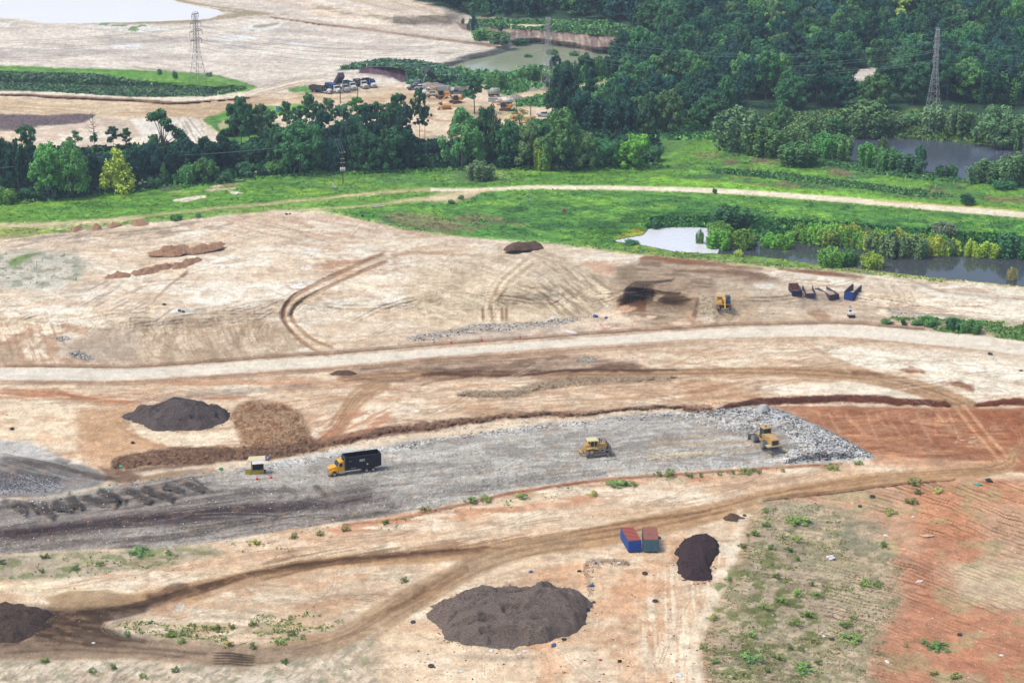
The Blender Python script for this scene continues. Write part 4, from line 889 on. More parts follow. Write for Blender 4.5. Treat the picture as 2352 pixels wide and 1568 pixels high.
# ------------------------------------------------------------------ materials
def newmat(name):
    m = bpy.data.materials.new(name); m.use_nodes = True
    nt = m.node_tree; b = nt.nodes['Principled BSDF']
    b.inputs['Specular IOR Level'].default_value = .3
    return m, nt, b
def N(nt, t, **k):
    n = nt.nodes.new(t)
    for a, v in k.items():
        if a in n.inputs: n.inputs[a].default_value = v
        else: setattr(n, a, v)
    return n
def s2l(c):
    c = np.asarray(c, float)
    return np.where(c <= .04045, c / 12.92, ((c + .055) / 1.055) ** 2.4)
def alb(c):
    return tuple(float(v) for v in np.clip(s2l(np.array(c) / 255.) / EX, 0, .92))
_MC = {}
def paintm(c, rough=.5, var=.25, scale=3, metal=0, name='paint', dirt=None, raw=False):
    key = (tuple(c), rough, var, scale, metal, name)
    if key in _MC: return _MC[key]
    m, nt, b = newmat(name)
    a = c if raw else alb(c)
    tc = N(nt, 'ShaderNodeTexCoord')
    n1 = N(nt, 'ShaderNodeTexNoise', Scale=scale, Detail=5.0, Roughness=.65)
    nt.links.new(tc.outputs['Object'], n1.inputs['Vector'])
    r = N(nt, 'ShaderNodeMapRange'); r.inputs['From Min'].default_value = .3; r.inputs['From Max'].default_value = .7
    r.inputs['To Min'].default_value = 0; r.inputs['To Max'].default_value = 1
    nt.links.new(n1.outputs['Fac'], r.inputs['Value'])
    mx = N(nt, 'ShaderNodeMix', data_type='RGBA')
    d = dirt if dirt else tuple(v * (1 - var) + .25 * var * w for v, w in zip(a, (.8, .68, .55)))
    mx.inputs['A'].default_value = (*a, 1); mx.inputs['B'].default_value = (*d, 1)
    nt.links.new(r.outputs['Result'], mx.inputs['Factor'])
    nt.links.new(mx.outputs['Result'], b.inputs['Base Color'])
    b.inputs['Roughness'].default_value = rough; b.inputs['Metallic'].default_value = metal
    _MC[key] = m
    return m
# terrain
def terrain_mat():
    m, nt, b = newmat('earth')
    at = N(nt, 'ShaderNodeAttribute', attribute_name='Col')
    ar = N(nt, 'ShaderNodeAttribute', attribute_name='rg')
    ge = N(nt, 'ShaderNodeNewGeometry')
    n1 = N(nt, 'ShaderNodeTexNoise', Scale=2.2, Detail=4.0, Roughness=.7)
    n2 = N(nt, 'ShaderNodeTexNoise', Scale=.55, Detail=4.0, Roughness=.6)
    for n in (n1, n2): nt.links.new(ge.outputs['Position'], n.inputs['Vector'])
    r = N(nt, 'ShaderNodeMapRange'); 
    for k, v in (('From Min', .3), ('From Max', .7), ('To Min', .78), ('To Max', 1.2)): r.inputs[k].default_value = v
    nt.links.new(n1.outputs['Fac'], r.inputs['Value'])
    mx = N(nt, 'ShaderNodeMix', data_type='RGBA', blend_type='MULTIPLY'); mx.inputs['Factor'].default_value = 1
    nt.links.new(at.outputs['Color'], mx.inputs['A']); nt.links.new(r.outputs['Result'], mx.inputs['B'])
    nt.links.new(mx.outputs['Result'], b.inputs['Base Color'])
    b.inputs['Roughness'].default_value = .95; b.inputs['Specular IOR Level'].default_value = .1
    ad = N(nt, 'ShaderNodeMath', operation='ADD'); nt.links.new(n1.outputs['Fac'], ad.inputs[0]); nt.links.new(n2.outputs['Fac'], ad.inputs[1])
    bp = N(nt, 'ShaderNodeBump', Distance=.5); nt.links.new(ad.outputs[0], bp.inputs['Height']); nt.links.new(ar.outputs['Fac'], bp.inputs['Strength'])
    nt.links.new(bp.outputs['Normal'], b.inputs['Normal'])
    return m
MT = terrain_mat()
def mesh_np(name, V, F, mat=None, smooth=False, attrs=None, k=4):
    """V (n,3), F (m,k)"""
    me = bpy.data.meshes.new(name)
    me.vertices.add(len(V)); me.vertices.foreach_set('co', np.asarray(V, np.float32).ravel())
    me.loops.add(F.size); me.loops.foreach_set('vertex_index', F.astype(np.int32).ravel())
    me.polygons.add(len(F)); me.polygons.foreach_set('loop_start', np.arange(0, F.size, k, dtype=np.int32))
    me.polygons.foreach_set('use_smooth', np.full(len(F), smooth))
    me.update(calc_edges=True)
    for n, (ty, dom, arr) in (attrs or {}).items():
        a = me.attributes.new(n, ty, dom)
        a.data.foreach_set('color' if 'COLOR' in ty else 'value', np.asarray(arr, np.float32).ravel())
    if mat: me.materials.append(mat)
    return me
def link(o, parent=None):
    COL.objects.link(o)
    if parent is not None: o.parent = parent
    return o
def obj(name, me, parent=None, loc=None, rz=0):
    o = bpy.data.objects.new(name, me)
    if loc is not None: o.location = loc
    if rz: o.rotation_euler = (0, 0, rz)
    return link(o, parent)
def tag(o, label=None, cat=None, group=None, kind=None):
    if label: o['label'] = label
    if cat: o['category'] = cat
    if group: o['group'] = group
    if kind: o['kind'] = kind
    return o
def empty(name, loc, rz=0):
    o = bpy.data.objects.new(name, None); o.location = loc; o.rotation_euler = (0, 0, rz); o.empty_display_size = .3
    return link(o)
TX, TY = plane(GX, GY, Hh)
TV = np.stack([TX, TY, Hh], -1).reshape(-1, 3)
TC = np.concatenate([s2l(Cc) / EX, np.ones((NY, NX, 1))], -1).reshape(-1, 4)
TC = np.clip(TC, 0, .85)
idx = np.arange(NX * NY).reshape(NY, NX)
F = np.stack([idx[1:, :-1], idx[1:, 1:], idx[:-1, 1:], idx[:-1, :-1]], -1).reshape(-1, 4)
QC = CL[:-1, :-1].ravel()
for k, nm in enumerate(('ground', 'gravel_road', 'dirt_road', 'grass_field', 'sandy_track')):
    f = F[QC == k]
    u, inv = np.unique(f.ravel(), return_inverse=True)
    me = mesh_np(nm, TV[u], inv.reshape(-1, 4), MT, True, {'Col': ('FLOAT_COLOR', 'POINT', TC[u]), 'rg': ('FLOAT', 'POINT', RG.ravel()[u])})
    tag(obj(nm, me), kind='structure')
# water sheets
def water_mat(name, c, rough, bump):
    m, nt, b = newmat(name)
    b.inputs['Base Color'].default_value = (*c, 1); b.inputs['Roughness'].default_value = rough
    b.inputs['Specular IOR Level'].default_value = .5; b.inputs['IOR'].default_value = 1.33
    ge = N(nt, 'ShaderNodeNewGeometry')
    mp = N(nt, 'ShaderNodeMapping'); mp.inputs['Scale'].default_value = (.9, .45, 1)
    n1 = N(nt, 'ShaderNodeTexNoise', Scale=1.0, Detail=4.0, Roughness=.6)
    nt.links.new(ge.outputs['Position'], mp.inputs['Vector']); nt.links.new(mp.outputs['Vector'], n1.inputs['Vector'])
    bp = N(nt, 'ShaderNodeBump', Distance=.2, Strength=bump); nt.links.new(n1.outputs['Fac'], bp.inputs['Height'])
    nt.links.new(bp.outputs['Normal'], b.inputs['Normal'])
    return m
for (nm, P, zw, R_, c, r), bu in zip(WATERS, (.1, .15, .12, .5)):
    P = np.array(P, float)
    a = 0.5 * np.sum(P[:, 0] * np.roll(P[:, 1], -1) - np.roll(P[:, 0], -1) * P[:, 1])
    tn = np.roll(P, -1, 0) - np.roll(P, 1, 0); tn /= np.linalg.norm(tn, axis=1)[:, None] + 1e-9
    nr = np.stack([tn[:, 1], -tn[:, 0]], -1) * (1 if a > 0 else -1)
    P = P + nr * [4, 2.5]
    X, Y = plane(P[:, 0], P[:, 1], zw)
    me = bpy.data.meshes.new(nm)
    me.from_pydata([(float(x), float(y), 0) for x, y in zip(X, Y)], [], [list(range(len(P)))[::(-1 if a > 0 else 1)]])
    me.materials.append(water_mat(nm, c, r, bu))
    o = obj(nm, me, loc=(0, 0, zw)); tag(o, kind='structure')

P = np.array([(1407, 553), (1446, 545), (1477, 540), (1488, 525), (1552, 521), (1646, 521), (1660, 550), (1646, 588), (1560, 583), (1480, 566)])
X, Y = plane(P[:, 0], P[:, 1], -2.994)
me = bpy.data.meshes.new('sky_reflection_sheet'); me.from_pydata([(float(x), float(y), 0) for x, y in zip(X, Y)][::-1], [], [list(range(len(P)))])
me.materials.append(water_mat('painted_sky_reflection', (.60, .62, .64), .12, .8))  # added sheet; the white sky reflection on the pond is its base colour
tag(obj('sky_reflection_sheet', me, loc=(0, 0, -2.994)), kind='structure')
# ------------------------------------------------------------------ light, sky, camera
def setup():
    w = bpy.data.worlds.new('World'); SC.world = w; w.use_nodes = True
    nt = w.node_tree; bg = nt.nodes['Background']
    sk = nt.nodes.new('ShaderNodeTexSky'); sk.sky_type = 'NISHITA'; sk.sun_disc = False
    sk.sun_elevation = math.radians(SUN_EL); sk.sun_rotation = math.radians(SUN_AZ)
    sk.air_density = 1.0; sk.dust_density = 4.0; sk.ozone_density = 1.0
    nt.links.new(sk.outputs['Color'], bg.inputs['Color']); bg.inputs['Strength'].default_value = SKY_S
    l = bpy.data.lights.new('sun', 'SUN'); l.energy = SUN_S; l.angle = math.radians(SUN_W); l.color = (1, .965, .92)
    o = bpy.data.objects.new('sun', l); COL.objects.link(o)
    az, el = math.radians(SUN_AZ), math.radians(SUN_EL)
    dirv = Vector((math.sin(az) * math.cos(el), math.cos(az) * math.cos(el), math.sin(el)))
    o.rotation_euler = dirv.to_track_quat('Z', 'Y').to_euler(); o.location = dirv * 300 + Vector((0, 400, 0))
    cam = bpy.data.cameras.new('camera'); cam.sensor_width = 36; cam.lens = 36 * FOC / SW
    cam.clip_start = 5; cam.clip_end = 60000
    co = bpy.data.objects.new('camera', cam); COL.objects.link(co)
    co.location = (0, 0, CH); co.rotation_euler = (math.pi / 2 - TH, 0, 0)
    SC.camera = co
    vs = SC.view_settings; vs.view_transform = 'Standard'; vs.look = 'None'; vs.gamma = 1; vs.use_curve_mapping = False; vs.exposure = EXPO
    SC.cycles.use_adaptive_sampling = True; SC.cycles.adaptive_threshold = .02
    SC.cycles.max_bounces = 6; SC.cycles.diffuse_bounces = 2; SC.cycles.glossy_bounces = 2; SC.cycles.transparent_max_bounces = 4
    SC.cycles.volume_bounces = 0
    SC.cycles.use_denoising = True
SUN_EL, SUN_AZ, SUN_S, SUN_W, SKY_S, EXPO = 60, -108, 1.5, 16, .15, 0.52
setup()
# ------------------------------------------------------------------ plants
def leaf_mat(name, tints, trans=.25):
    m, nt, b = newmat(name)
    at = N(nt, 'ShaderNodeAttribute', attribute_name='v')
    oi = N(nt, 'ShaderNodeObjectInfo')
    ge = N(nt, 'ShaderNodeNewGeometry')
    no = N(nt, 'ShaderNodeTexNoise', Scale=.45, Detail=2.0)
    nt.links.new(ge.outputs['Position'], no.inputs['Vector'])
    ad = N(nt, 'ShaderNodeMath', operation='MULTIPLY_ADD'); ad.inputs[1].default_value = .9; ad.inputs[2].default_value = -.45
    nt.links.new(no.outputs['Fac'], ad.inputs[0])
    a2 = N(nt, 'ShaderNodeMath', operation='ADD'); nt.links.new(at.outputs['Fac'], a2.inputs[0]); nt.links.new(ad.outputs[0], a2.inputs[1])
    cr = N(nt, 'ShaderNodeValToRGB')
    e = cr.color_ramp.elements
    e[0].color = (.46, .56, .58, 1); e[0].position = .1
    e[1].color = (1.65, 1.5, 1.15, 1); e[1].position = .95
    nt.links.new(a2.outputs[0], cr.inputs['Fac'])
    mx = N(nt, 'ShaderNodeMix', data_type='RGBA', blend_type='MULTIPLY'); mx.inputs['Factor'].default_value = 1
    nt.links.new(oi.outputs['Color'], mx.inputs['A']); nt.links.new(cr.outputs['Color'], mx.inputs['B'])
    nt.links.new(mx.outputs['Result'], b.inputs['Base Color'])
    b.inputs['Roughness'].default_value = .65; b.inputs['Specular IOR Level'].default_value = .15
    return m
ML = leaf_mat('foliage', None)
MB_ = paintm((92, 92, 86), .9, .4, 2, name='bark')
def leaves(cs, rr, n, size, up=.35, flat=1.0, rs=None, vbase=None):
    """leaf clumps on the shells of blobs; cs centres, rr radii"""
    rs = rs or RS
    cs = np.array(cs); rr = np.array(rr)
    w = rr ** 2; w = w / w.sum()
    k = rs.choice(len(cs), n, p=w)
    d = rs.normal(size=(n, 3)); d[:, 2] += .25; d /= np.linalg.norm(d, axis=1)[:, None]
    rad = rr[k] * (1.12 - .75 * rs.rand(n) ** 1.3)
    p = cs[k] + d * rad[:, None] * [1, 1, flat]
    nn = d + rs.normal(size=(n, 3)) * .55; nn[:, 2] += up; nn /= np.linalg.norm(nn, axis=1)[:, None]
    t = np.cross(nn, rs.normal(size=(n, 3))); t /= np.linalg.norm(t, axis=1)[:, None] + 1e-9
    b = np.cross(nn, t)
    s = size * (.6 + .8 * rs.rand(n))[:, None]
    V = np.stack([p - t * s - b * s * .6, p + t * s * .3 - b * s * .8, p + t * s + b * s * .5, p - t * s * .4 + b * s * .7], 1).reshape(-1, 3)
    F = np.arange(4 * n).reshape(-1, 4)
    vb = (rs.rand(len(cs)) * .35)[k] if vbase is None else vbase
    v = np.clip(.18 + vb + .4 * rs.rand(n), 0, 1)
    return V, F, v
def trunk_mesh(name, segs, mat, nseg=6):
    """segs: list of (p0, p1, r0, r1)"""
    V = []; F = []
    for p0, p1, r0, r1 in segs:
        p0 = np.array(p0, float); p1 = np.array(p1, float)
        d = p1 - p0; d /= np.linalg.norm(d) + 1e-9
        a = np.cross(d, [.3, 1, .2]); a /= np.linalg.norm(a); b = np.cross(d, a)
        o = len(V)
        for p, r in ((p0, r0), (p1, r1)):
            for i in range(nseg):
                t = 2 * math.pi * i / nseg
                V.append(p + (a * math.cos(t) + b * math.sin(t)) * r)
        for i in range(nseg):
            j = (i + 1) % nseg
            F.append((o + i, o + j, o + nseg + j, o + nseg + i))
    return mesh_np(name, np.array(V), np.array(F), mat, True)
def make_tree(kind, seed, nl=3600):
    """unit tree: height 1, crown radius about .5 -> scaled (w, w, h)"""
    rs = np.random.RandomState(seed)
    cs, rr, segs = [], [], []
    ls = .026; fl = 1.0; asp = .75   # asp = typical width / height
    if kind == 'round':
        n = 84
        big = [(rs.rand() * 6.28, .3 + .5 * rs.rand(), .16 + .12 * rs.rand()) for _ in range(7)]
        for i in range(n):
            if i < n * .45:
                z = .16 + .76 * rs.rand()
                R = .38 * math.sin(math.pi * min(1, (z + .14) / 1.14) ** .8) + .05
                a = rs.rand() * 6.28; q = R * (.45 + .55 * rs.rand() ** .5)
                p = (q * math.cos(a), q * math.sin(a), z)
            else:
                A, Z, q = big[i % 7]; R = .20 * rs.rand() ** .4; a = rs.rand() * 6.28; ph = rs.uniform(-.6, 1.4)
                p = (q * math.cos(A) + R * math.cos(a) * math.cos(ph), q * math.sin(A) + R * math.sin(a) * math.cos(ph), Z + R * math.sin(ph) * .8)
            cs.append(p); rr.append(.05 + .05 * rs.rand())
        cs += [(0, 0, .9), (.08, .02, .84), (-.07, .05, .85), (0, -.08, .8)]; rr += [.07, .08, .08, .08]; ls = .019
        segs = [((0, 0, 0), (0, 0, .45), .022, .015)] + [((0, 0, .25 + .05 * i), (.25 * math.cos(i * 2.2), .25 * math.sin(i * 2.2), .55 + .04 * i), .012, .004) for i in range(5)]
        fl = .95
    elif kind == 'cone':
        for i in range(30):
            z = .08 + .86 * (i / 30) + .03 * rs.rand()
            R = .42 * (1 - z) ** .75 + .02
            a = rs.rand() * 6.28
            cs.append((R * math.cos(a), R * math.sin(a), z)); rr.append(.07 + .09 * (1 - z))
            cs.append((0, 0, z)); rr.append(.06 + .10 * (1 - z))
        segs = [((0, 0, 0), (0, 0, .8), .02, .006)]
    elif kind == 'pine':
        segs = [((0, 0, 0), (.01, 0, .5), .016, .012), ((.01, 0, .5), (0, .01, .94), .012, .005)]
        for i in range(34):
            z = .44 + .50 * (i / 34) + .02 * rs.rand()
            R = (.12 + .33 * rs.rand()) * (1.08 - .7 * max(0, (z - .62)) / .38) * (.65 if z < .55 else 1)
            a = rs.rand() * 6.28
            p = (R * math.cos(a), R * math.sin(a), z + .02)
            segs.append(((0, 0, z - .03), p, .006, .002))
            cs.append(p); rr.append(.06 + .05 * rs.rand())
            if i % 2: cs.append((p[0] * .5, p[1] * .5, p[2])); rr.append(.06)
        cs.append((0, 0, .95)); rr.append(.06); fl = .5; ls = .021
    elif kind == 'oak':
        segs = [((0, 0, 0), (.02, 0, .3), .02, .016)]
        for i in range(11):
            a = i * 2.4; z = .42 + .5 * rs.rand(); R = .18 + .30 * rs.rand()
            if z > .8: R *= .5
            mid = (R * .4 * math.cos(a), R * .4 * math.sin(a), z * .7)
            p = (R * math.cos(a), R * math.sin(a), z)
            segs += [((.02, 0, .28), mid, .013, .009), (mid, p, .009, .004)]
            cs.append(p); rr.append(.10 + .05 * rs.rand())
        cs.append((0, 0, .92)); rr.append(.12); fl = .6; nl = int(nl * .6); ls = .026
    elif kind == 'willow':   # many upright plumes from the ground
        for i in range(26):
            a = rs.rand() * 6.28; q = .38 * math.sqrt(rs.rand())
            top = .62 + .36 * (1 - (q / .4) ** 2) * (.7 + .3 * rs.rand()) - .1 * rs.rand()
            for j in range(4):
                f = (j + .6) / 4.2
                cs.append((q * math.cos(a) * (.75 + .35 * f), q * math.sin(a) * (.75 + .35 * f), top * f)); rr.append(.085 * (1.15 - .6 * abs(f - .45)))
        segs = [((0, 0, 0), (.1 * math.cos(i * 1.3), .1 * math.sin(i * 1.3), .5), .012, .005) for i in range(5)]
        fl = 1.35; ls = .026
    elif kind == 'bush':
        for i in range(16):
            a = rs.rand() * 6.28; q = .33 * math.sqrt(rs.rand())
            cs.append((q * math.cos(a), q * math.sin(a), .2 + .5 * rs.rand() * (1 - q))); rr.append(.15 + .08 * rs.rand())
        segs = [((0, 0, 0), (0, 0, .4), .02, .01)]; ls = .036; nl = int(nl * .6)
    elif kind == 'weed':
        for i in range(16):
            a = rs.rand() * 6.28; q = .42 * math.sqrt(rs.rand())
            cs.append((q * math.cos(a), q * math.sin(a), .12 + .6 * rs.rand() * (1 - q))); rr.append(.10 + .07 * rs.rand())
        segs = [((0, 0, 0), (.1 * math.cos(i * 2.1), .1 * math.sin(i * 2.1), .6), .02, .005) for i in range(3)]; ls = .045; nl = 420
    elif kind == 'bare':
        segs = [((0, 0, 0), (.01, 0, .55), .014, .010), ((.01, 0, .55), (0, 0, 1), .010, .002)]
        for i in range(16):
            z = .42 + .5 * i / 16; a = i * 2.4; R = .42 * (1.1 - z)
            m_ = (R * .6 * math.cos(a), R * .6 * math.sin(a), z + .02); p = (R * math.cos(a), R * math.sin(a), z + .09)
            segs += [((0, 0, z), m_, .008, .006), (m_, p, .006, .003)]
        cs = [(.05, 0, .35), (-.08, .03, .30), (.1, .1, .26)]; rr = [.09, .08, .07]; nl = 420; ls = .02
    V, F, v = leaves(cs, rr, nl, ls, flat=fl, rs=rs)
    V = V.copy(); V[:, 2] = np.clip(V[:, 2], .005, None)
    if kind not in ('bare',): V[:, 2] *= 1 / V[:, 2].max()
    c = mesh_np(kind + '_crown', V, F, ML, False, {'v': ('FLOAT', 'FACE', v)})
    t = trunk_mesh(kind + '_trunk', segs, MB_)
    return c, t, (V, F, v)
TREES = {k: [make_tree(k, 100 + i * 13 + hash_, n) for i in range(c)] for k, c, n, hash_ in (('round', 7, 8200, 1), ('cone', 1, 3800, 2), ('pine', 3, 3600, 3), ('oak', 2, 3600, 4), ('willow', 4, 4600, 5), ('bush', 3, 2600, 6), ('bare', 1, 400, 7), ('weed', 4, 420, 8))}
GREENS = {'dark': (34, 74, 66), 'mid': (56, 102, 74), 'green': (78, 126, 78), 'bright': (98, 148, 70), 'yellow': (138, 162, 72), 'olive': (84, 116, 84), 'blue': (40, 82, 84), 'tan': (150, 146, 110), 'gold': (152, 152, 74), 'grey': (104, 132, 108), 'lime': (140, 166, 84)}
_used = {}
GS = 1.7
def tcol(c, j=.12):
    c = np.array(GREENS[c] if isinstance(c, str) else c, float)
    c = c * (1 + RS.uniform(-j, j)) * (1 + RS.uniform(-.05, .05, 3))
    a = s2l(np.clip(c, 0, 255) / 255) / EX * GS
    return (*[float(q) for q in a], 1)
def tree(kind, x, ytop, ybase, wpx, c, name, label, group, cat='tree', h=0, rgd=None, wm=None):
    s = mpp(ybase)
    hh = h or max(1.2, (ybase - ytop) / (s * math.cos(dep(ybase))))
    w = wm or wpx / s
    if not h:   # the near half of a wide crown hides part of the foot
        hh = max(hh - .15 * w * math.tan(dep(ybase)), hh * .8)
    p = gp(x, ybase, -.15)
    vs = TREES[kind]; cm, tm, _ = vs[RS.randint(len(vs))]
    wr = {'round': .92, 'cone': .85, 'pine': .85, 'oak': .9, 'willow': .95, 'bush': .95, 'bare': .8, 'weed': .9}[kind]
    if kind == 'willow' and s < 12: w *= 1.32; hh *= 1.1
    e = empty(name, p, RS.uniform(0, 6.28)); e.scale = (w / wr, w / wr, hh)
    cr = obj('foliage' if kind in ('willow', 'bush') else 'crown', cm, e); cr.color = tcol(c)
    obj('trunk' if kind not in ('willow', 'bush') else 'stems', tm, e)
    tag(e, label, cat, group)
    return e
CN = {'dark': 'dark green', 'mid': 'mid green', 'green': 'green', 'bright': 'bright green', 'yellow': 'yellow-green', 'olive': 'olive green', 'blue': 'blue-green', 'tan': 'pale brownish', 'gold': 'golden green', 'grey': 'grey-green', 'lime': 'lime green'}
# the band of trees across the left and middle: kind, x, top, base, width, colour, words
BAND = [
 ('round', 4, 304, 436, 62, 'dark', 'dense broadleaf tree at the left edge of the photo'), ('round', 44, 318, 444, 60, 'dark', 'broadleaf tree second from the left edge of the tree band'),
 ('pine', 68, 284, 420, 62, 'mid', 'open pine with pale trunk showing above the left trees'), ('round', 112, 322, 456, 92, 'green', 'broad full tree standing forward of the left band, its left half'),
 ('round', 166, 318, 454, 92, 'green', 'broad full tree with bright crown top left of the yellow-green tree'), ('bush', 16, 426, 468, 52, 'bright', 'low rounded bush in the left corner before the trees'),
 ('bush', 64, 428, 454, 34, 'mid', 'small bush at the sandy path near the left edge'), ('cone', 271, 334, 438, 74, 'yellow', 'conical tree standing out in front of the dark band'),
 ('bare', 217, 250, 346, 46, 'mid', 'half dead tree with bare branches against the sand pit'), ('pine', 262, 288, 352, 38, 'dark', 'small pine against the white sand slope'),
 ('pine', 291, 292, 352, 30, 'mid', 'thin pine right of the small pine on the sand slope'), ('oak', 375, 244, 366, 92, 'mid', 'tall open tree with spreading limbs against the sand pit'),
 ('oak', 172, 296, 342, 40, 'olive', 'small sparse tree at the edge of the sand'), ('round', 205, 342, 430, 60, 'dark', 'dark tree behind the conical yellow tree, to its left'),
 ('round', 240, 348, 425, 50, 'blue', 'dark tree directly behind the conical yellow tree'), ('round', 312, 330, 420, 62, 'dark', 'dark tree just right of the conical yellow tree'),
 ('round', 350, 322, 415, 60, 'blue', 'shaded tree under the tall open tree'), ('round', 388, 330, 412, 58, 'dark', 'dark tree right of the foot of the tall open tree'),
 ('round', 430, 312, 405, 66, 'dark', 'dark dome-shaped tree right of the sand pit'), ('round', 470, 310, 400, 66, 'dark', 'dark tree left of the tall twin pines'),
 ('cone', 377, 372, 420, 24, 'green', 'small narrow tree beside the sandy path'), ('bush', 404, 396, 420, 20, 'mid', 'small round bush on the sandy path'),
 ('bush', 357, 404, 432, 32, 'mid', 'round bush by the two white boards'), ('willow', 434, 376, 420, 42, 'green', 'light green shrub left of the larger path shrub'),
 ('round', 475, 358, 420, 62, 'green', 'leafy shrub-like tree in front of the dark band'), ('bush', 515, 388, 418, 50, 'mid', 'low bush at the end of the path shrub'),
 ('round', 514, 303, 390, 58, 'dark', 'dark tree left of the tall pines trunks'), ('pine', 556, 219, 374, 66, 'mid', 'tallest pine of the left band, with broad flat top'),
 ('pine', 540, 236, 366, 46, 'mid', 'tall pine close behind the tallest one'), ('pine', 602, 236, 350, 40, 'olive', 'tall slender pine right of the tallest one'),
 ('round', 690, 272, 400, 112, 'mid', 'wide grey-green tree left of the utility pole'), ('round', 640, 286, 392, 70, 'mid', 'round tree left of the wide grey-green one'),
 ('bush', 567, 368, 404, 54, 'mid', 'round bush before the dark gap under the pines'), ('bush', 634, 366, 400, 52, 'green', 'round green bush at the end of the sandy path'),
 ('pine', 660, 230, 320, 38, 'mid', 'pine against the truck yard, left of the parked dump trucks'), ('pine', 712, 212, 320, 46, 'mid', 'pine in front of the first parked dump truck'),
 ('pine', 757, 222, 322, 48, 'olive', 'pine below the parked dump trucks'), ('pine', 820, 219, 320, 56, 'green', 'rounded pine at the right foot of the dump truck row'),
 ('pine', 868, 231, 330, 52, 'mid', 'pine at the tan yard right of the dump trucks'), ('pine', 916, 212, 330, 52, 'mid', 'tall pine just left of the excavators'),
 ('round', 893, 244, 340, 58, 'dark', 'dark tree between two pines left of the excavators'), ('round', 805, 268, 385, 62, 'dark', 'dark tree behind the utility pole'),
 ('round', 760, 312, 392, 44, 'blue', 'shaded tree beside the utility pole'), ('round', 838, 292, 392, 78, 'mid', 'full tree right of the transformer pole'),
 ('round', 890, 290, 392, 80, 'mid', 'full tree in the middle of the band'), ('round', 938, 292, 388, 74, 'dark', 'dark full tree left of the sandy gap'),
 ('pine', 964, 200, 318, 42, 'mid', 'lone tall pine in front of the excavators'), ('pine', 976, 240, 322, 34, 'dark', 'lower pine beside the lone tall pine'),
 ('bush', 990, 320, 356, 44, 'dark', 'dark bush at the bottom of the sandy gap'), ('pine', 1090, 168, 262, 76, 'mid', 'flat-branched pine in the works yard'),
 ('round', 1062, 240, 386, 104, 'green', 'large bright tree right of the sandy gap'), ('round', 1126, 236, 374, 66, 'mid', 'tree behind the large bright one'),
 ('round', 1170, 270, 382, 74, 'mid', 'tree in the middle group below the tank trailer'), ('round', 1216, 274, 384, 76, 'olive', 'olive tree in the middle group, below the yard posts'),
 ('oak', 1196, 246, 300, 60, 'tan', 'thin pale tree in front of the yard posts'), ('willow', 1246, 318, 390, 40, 'yellow', 'small yellowish tree low in the middle group'),
 ('round', 1285, 243, 390, 104, 'green', 'tallest bright tree of the middle group'), ('round', 1342, 296, 388, 66, 'olive', 'tree right of the tallest bright one'),
 ('round', 1395, 318, 386, 62, 'mid', 'low tree left of the bright end tree'), ('round', 1455, 302, 386, 84, 'bright', 'bright green tree near the right end of the middle group'),
 ('bush', 1503, 330, 370, 48, 'mid', 'rounded bush at the right end of the middle group'), ('willow', 1105, 368, 412, 60, 'grey', 'pale shrub in the meadow below the middle group'),
 ('bush', 1160, 350, 384, 60, 'dark', 'undergrowth bush in the middle group, left'), ('bush', 1310, 350, 390, 60, 'dark', 'undergrowth bush in the middle group, right'),
 ('round', 1300, 150, 292, 84, 'dark', 'big dark tree right of the middle pylon'), ('pine', 1356, 150, 262, 46, 'dark', 'tall dark pine right of the big dark tree'),
 ('round', 1344, 118, 178, 44, 'mid', 'tree beside the olive pond, right of the pylon'), ('round', 1275, 124, 166, 30, 'blue', 'narrow tree at the olive pond left of the pylon'),
 ('willow', 1233, 152, 185, 50, 'green', 'pale shrubs by the olive pond'), ('willow', 1205, 158, 180, 26, 'green', 'small shrub at the lower tip of the olive pond'),
 ('bush', 1268, 178, 203, 30, 'blue', 'dark round bush left of the pylon foot'), ('willow', 1140, 160, 205, 44, 'green', 'shrub left of the works yard pine'),
 ('willow', 1308, 140, 186, 40, 'mid', 'shrub close behind the middle pylon'), ('willow', 1372, 130, 175, 40, 'green', 'light shrub beyond the middle pylon'),
 ('willow', 1268, 112, 131, 26, 'green', 'larger shrub standing in the olive pond'), ('willow', 1213, 123, 138, 18, 'green', 'shrub standing in the olive pond, left one'),
 ('willow', 1320, 116, 134, 22, 'olive', 'shrub standing in the olive pond behind the pylon'), ('willow', 1185, 134, 140, 14, 'green', 'tiny shrub in the olive pond'),
 ('cone', 1086, 30, 70, 26, 'blue', 'conifer at the corner of the sand mound'), ('willow', 1110, 66, 92, 46, 'green', 'shrub on the shelf below the sand mound corner'),
 ('willow', 1145, 72, 100, 50, 'olive', 'shrub at the left end of the eroded cliff'), ('willow', 1195, 86, 104, 40, 'mid', 'shrub at the foot of the cliff above the olive pond'),
 ('bush', 1063, 40, 56, 10, 'mid', 'tiny bush on the sand mound rim'), ('bush', 1150, 52, 74, 14, 'blue', 'dark bush above the cliff'),
 ('cone', 1395, 104, 128, 22, 'mid', 'small shrub on the cliff face'), ('bush', 1412, 100, 126, 24, 'mid', 'round shrub on the cliff face'),
 ('bush', 367, 157, 174, 13, 'mid', 'small round bush on the left embankment'), ('bush', 403, 162, 183, 13, 'mid', 'second small bush on the left embankment'),
 ('bush', 480, 164, 177, 16, 'grey', 'greyish bush at the foot of the left pylon'),
]
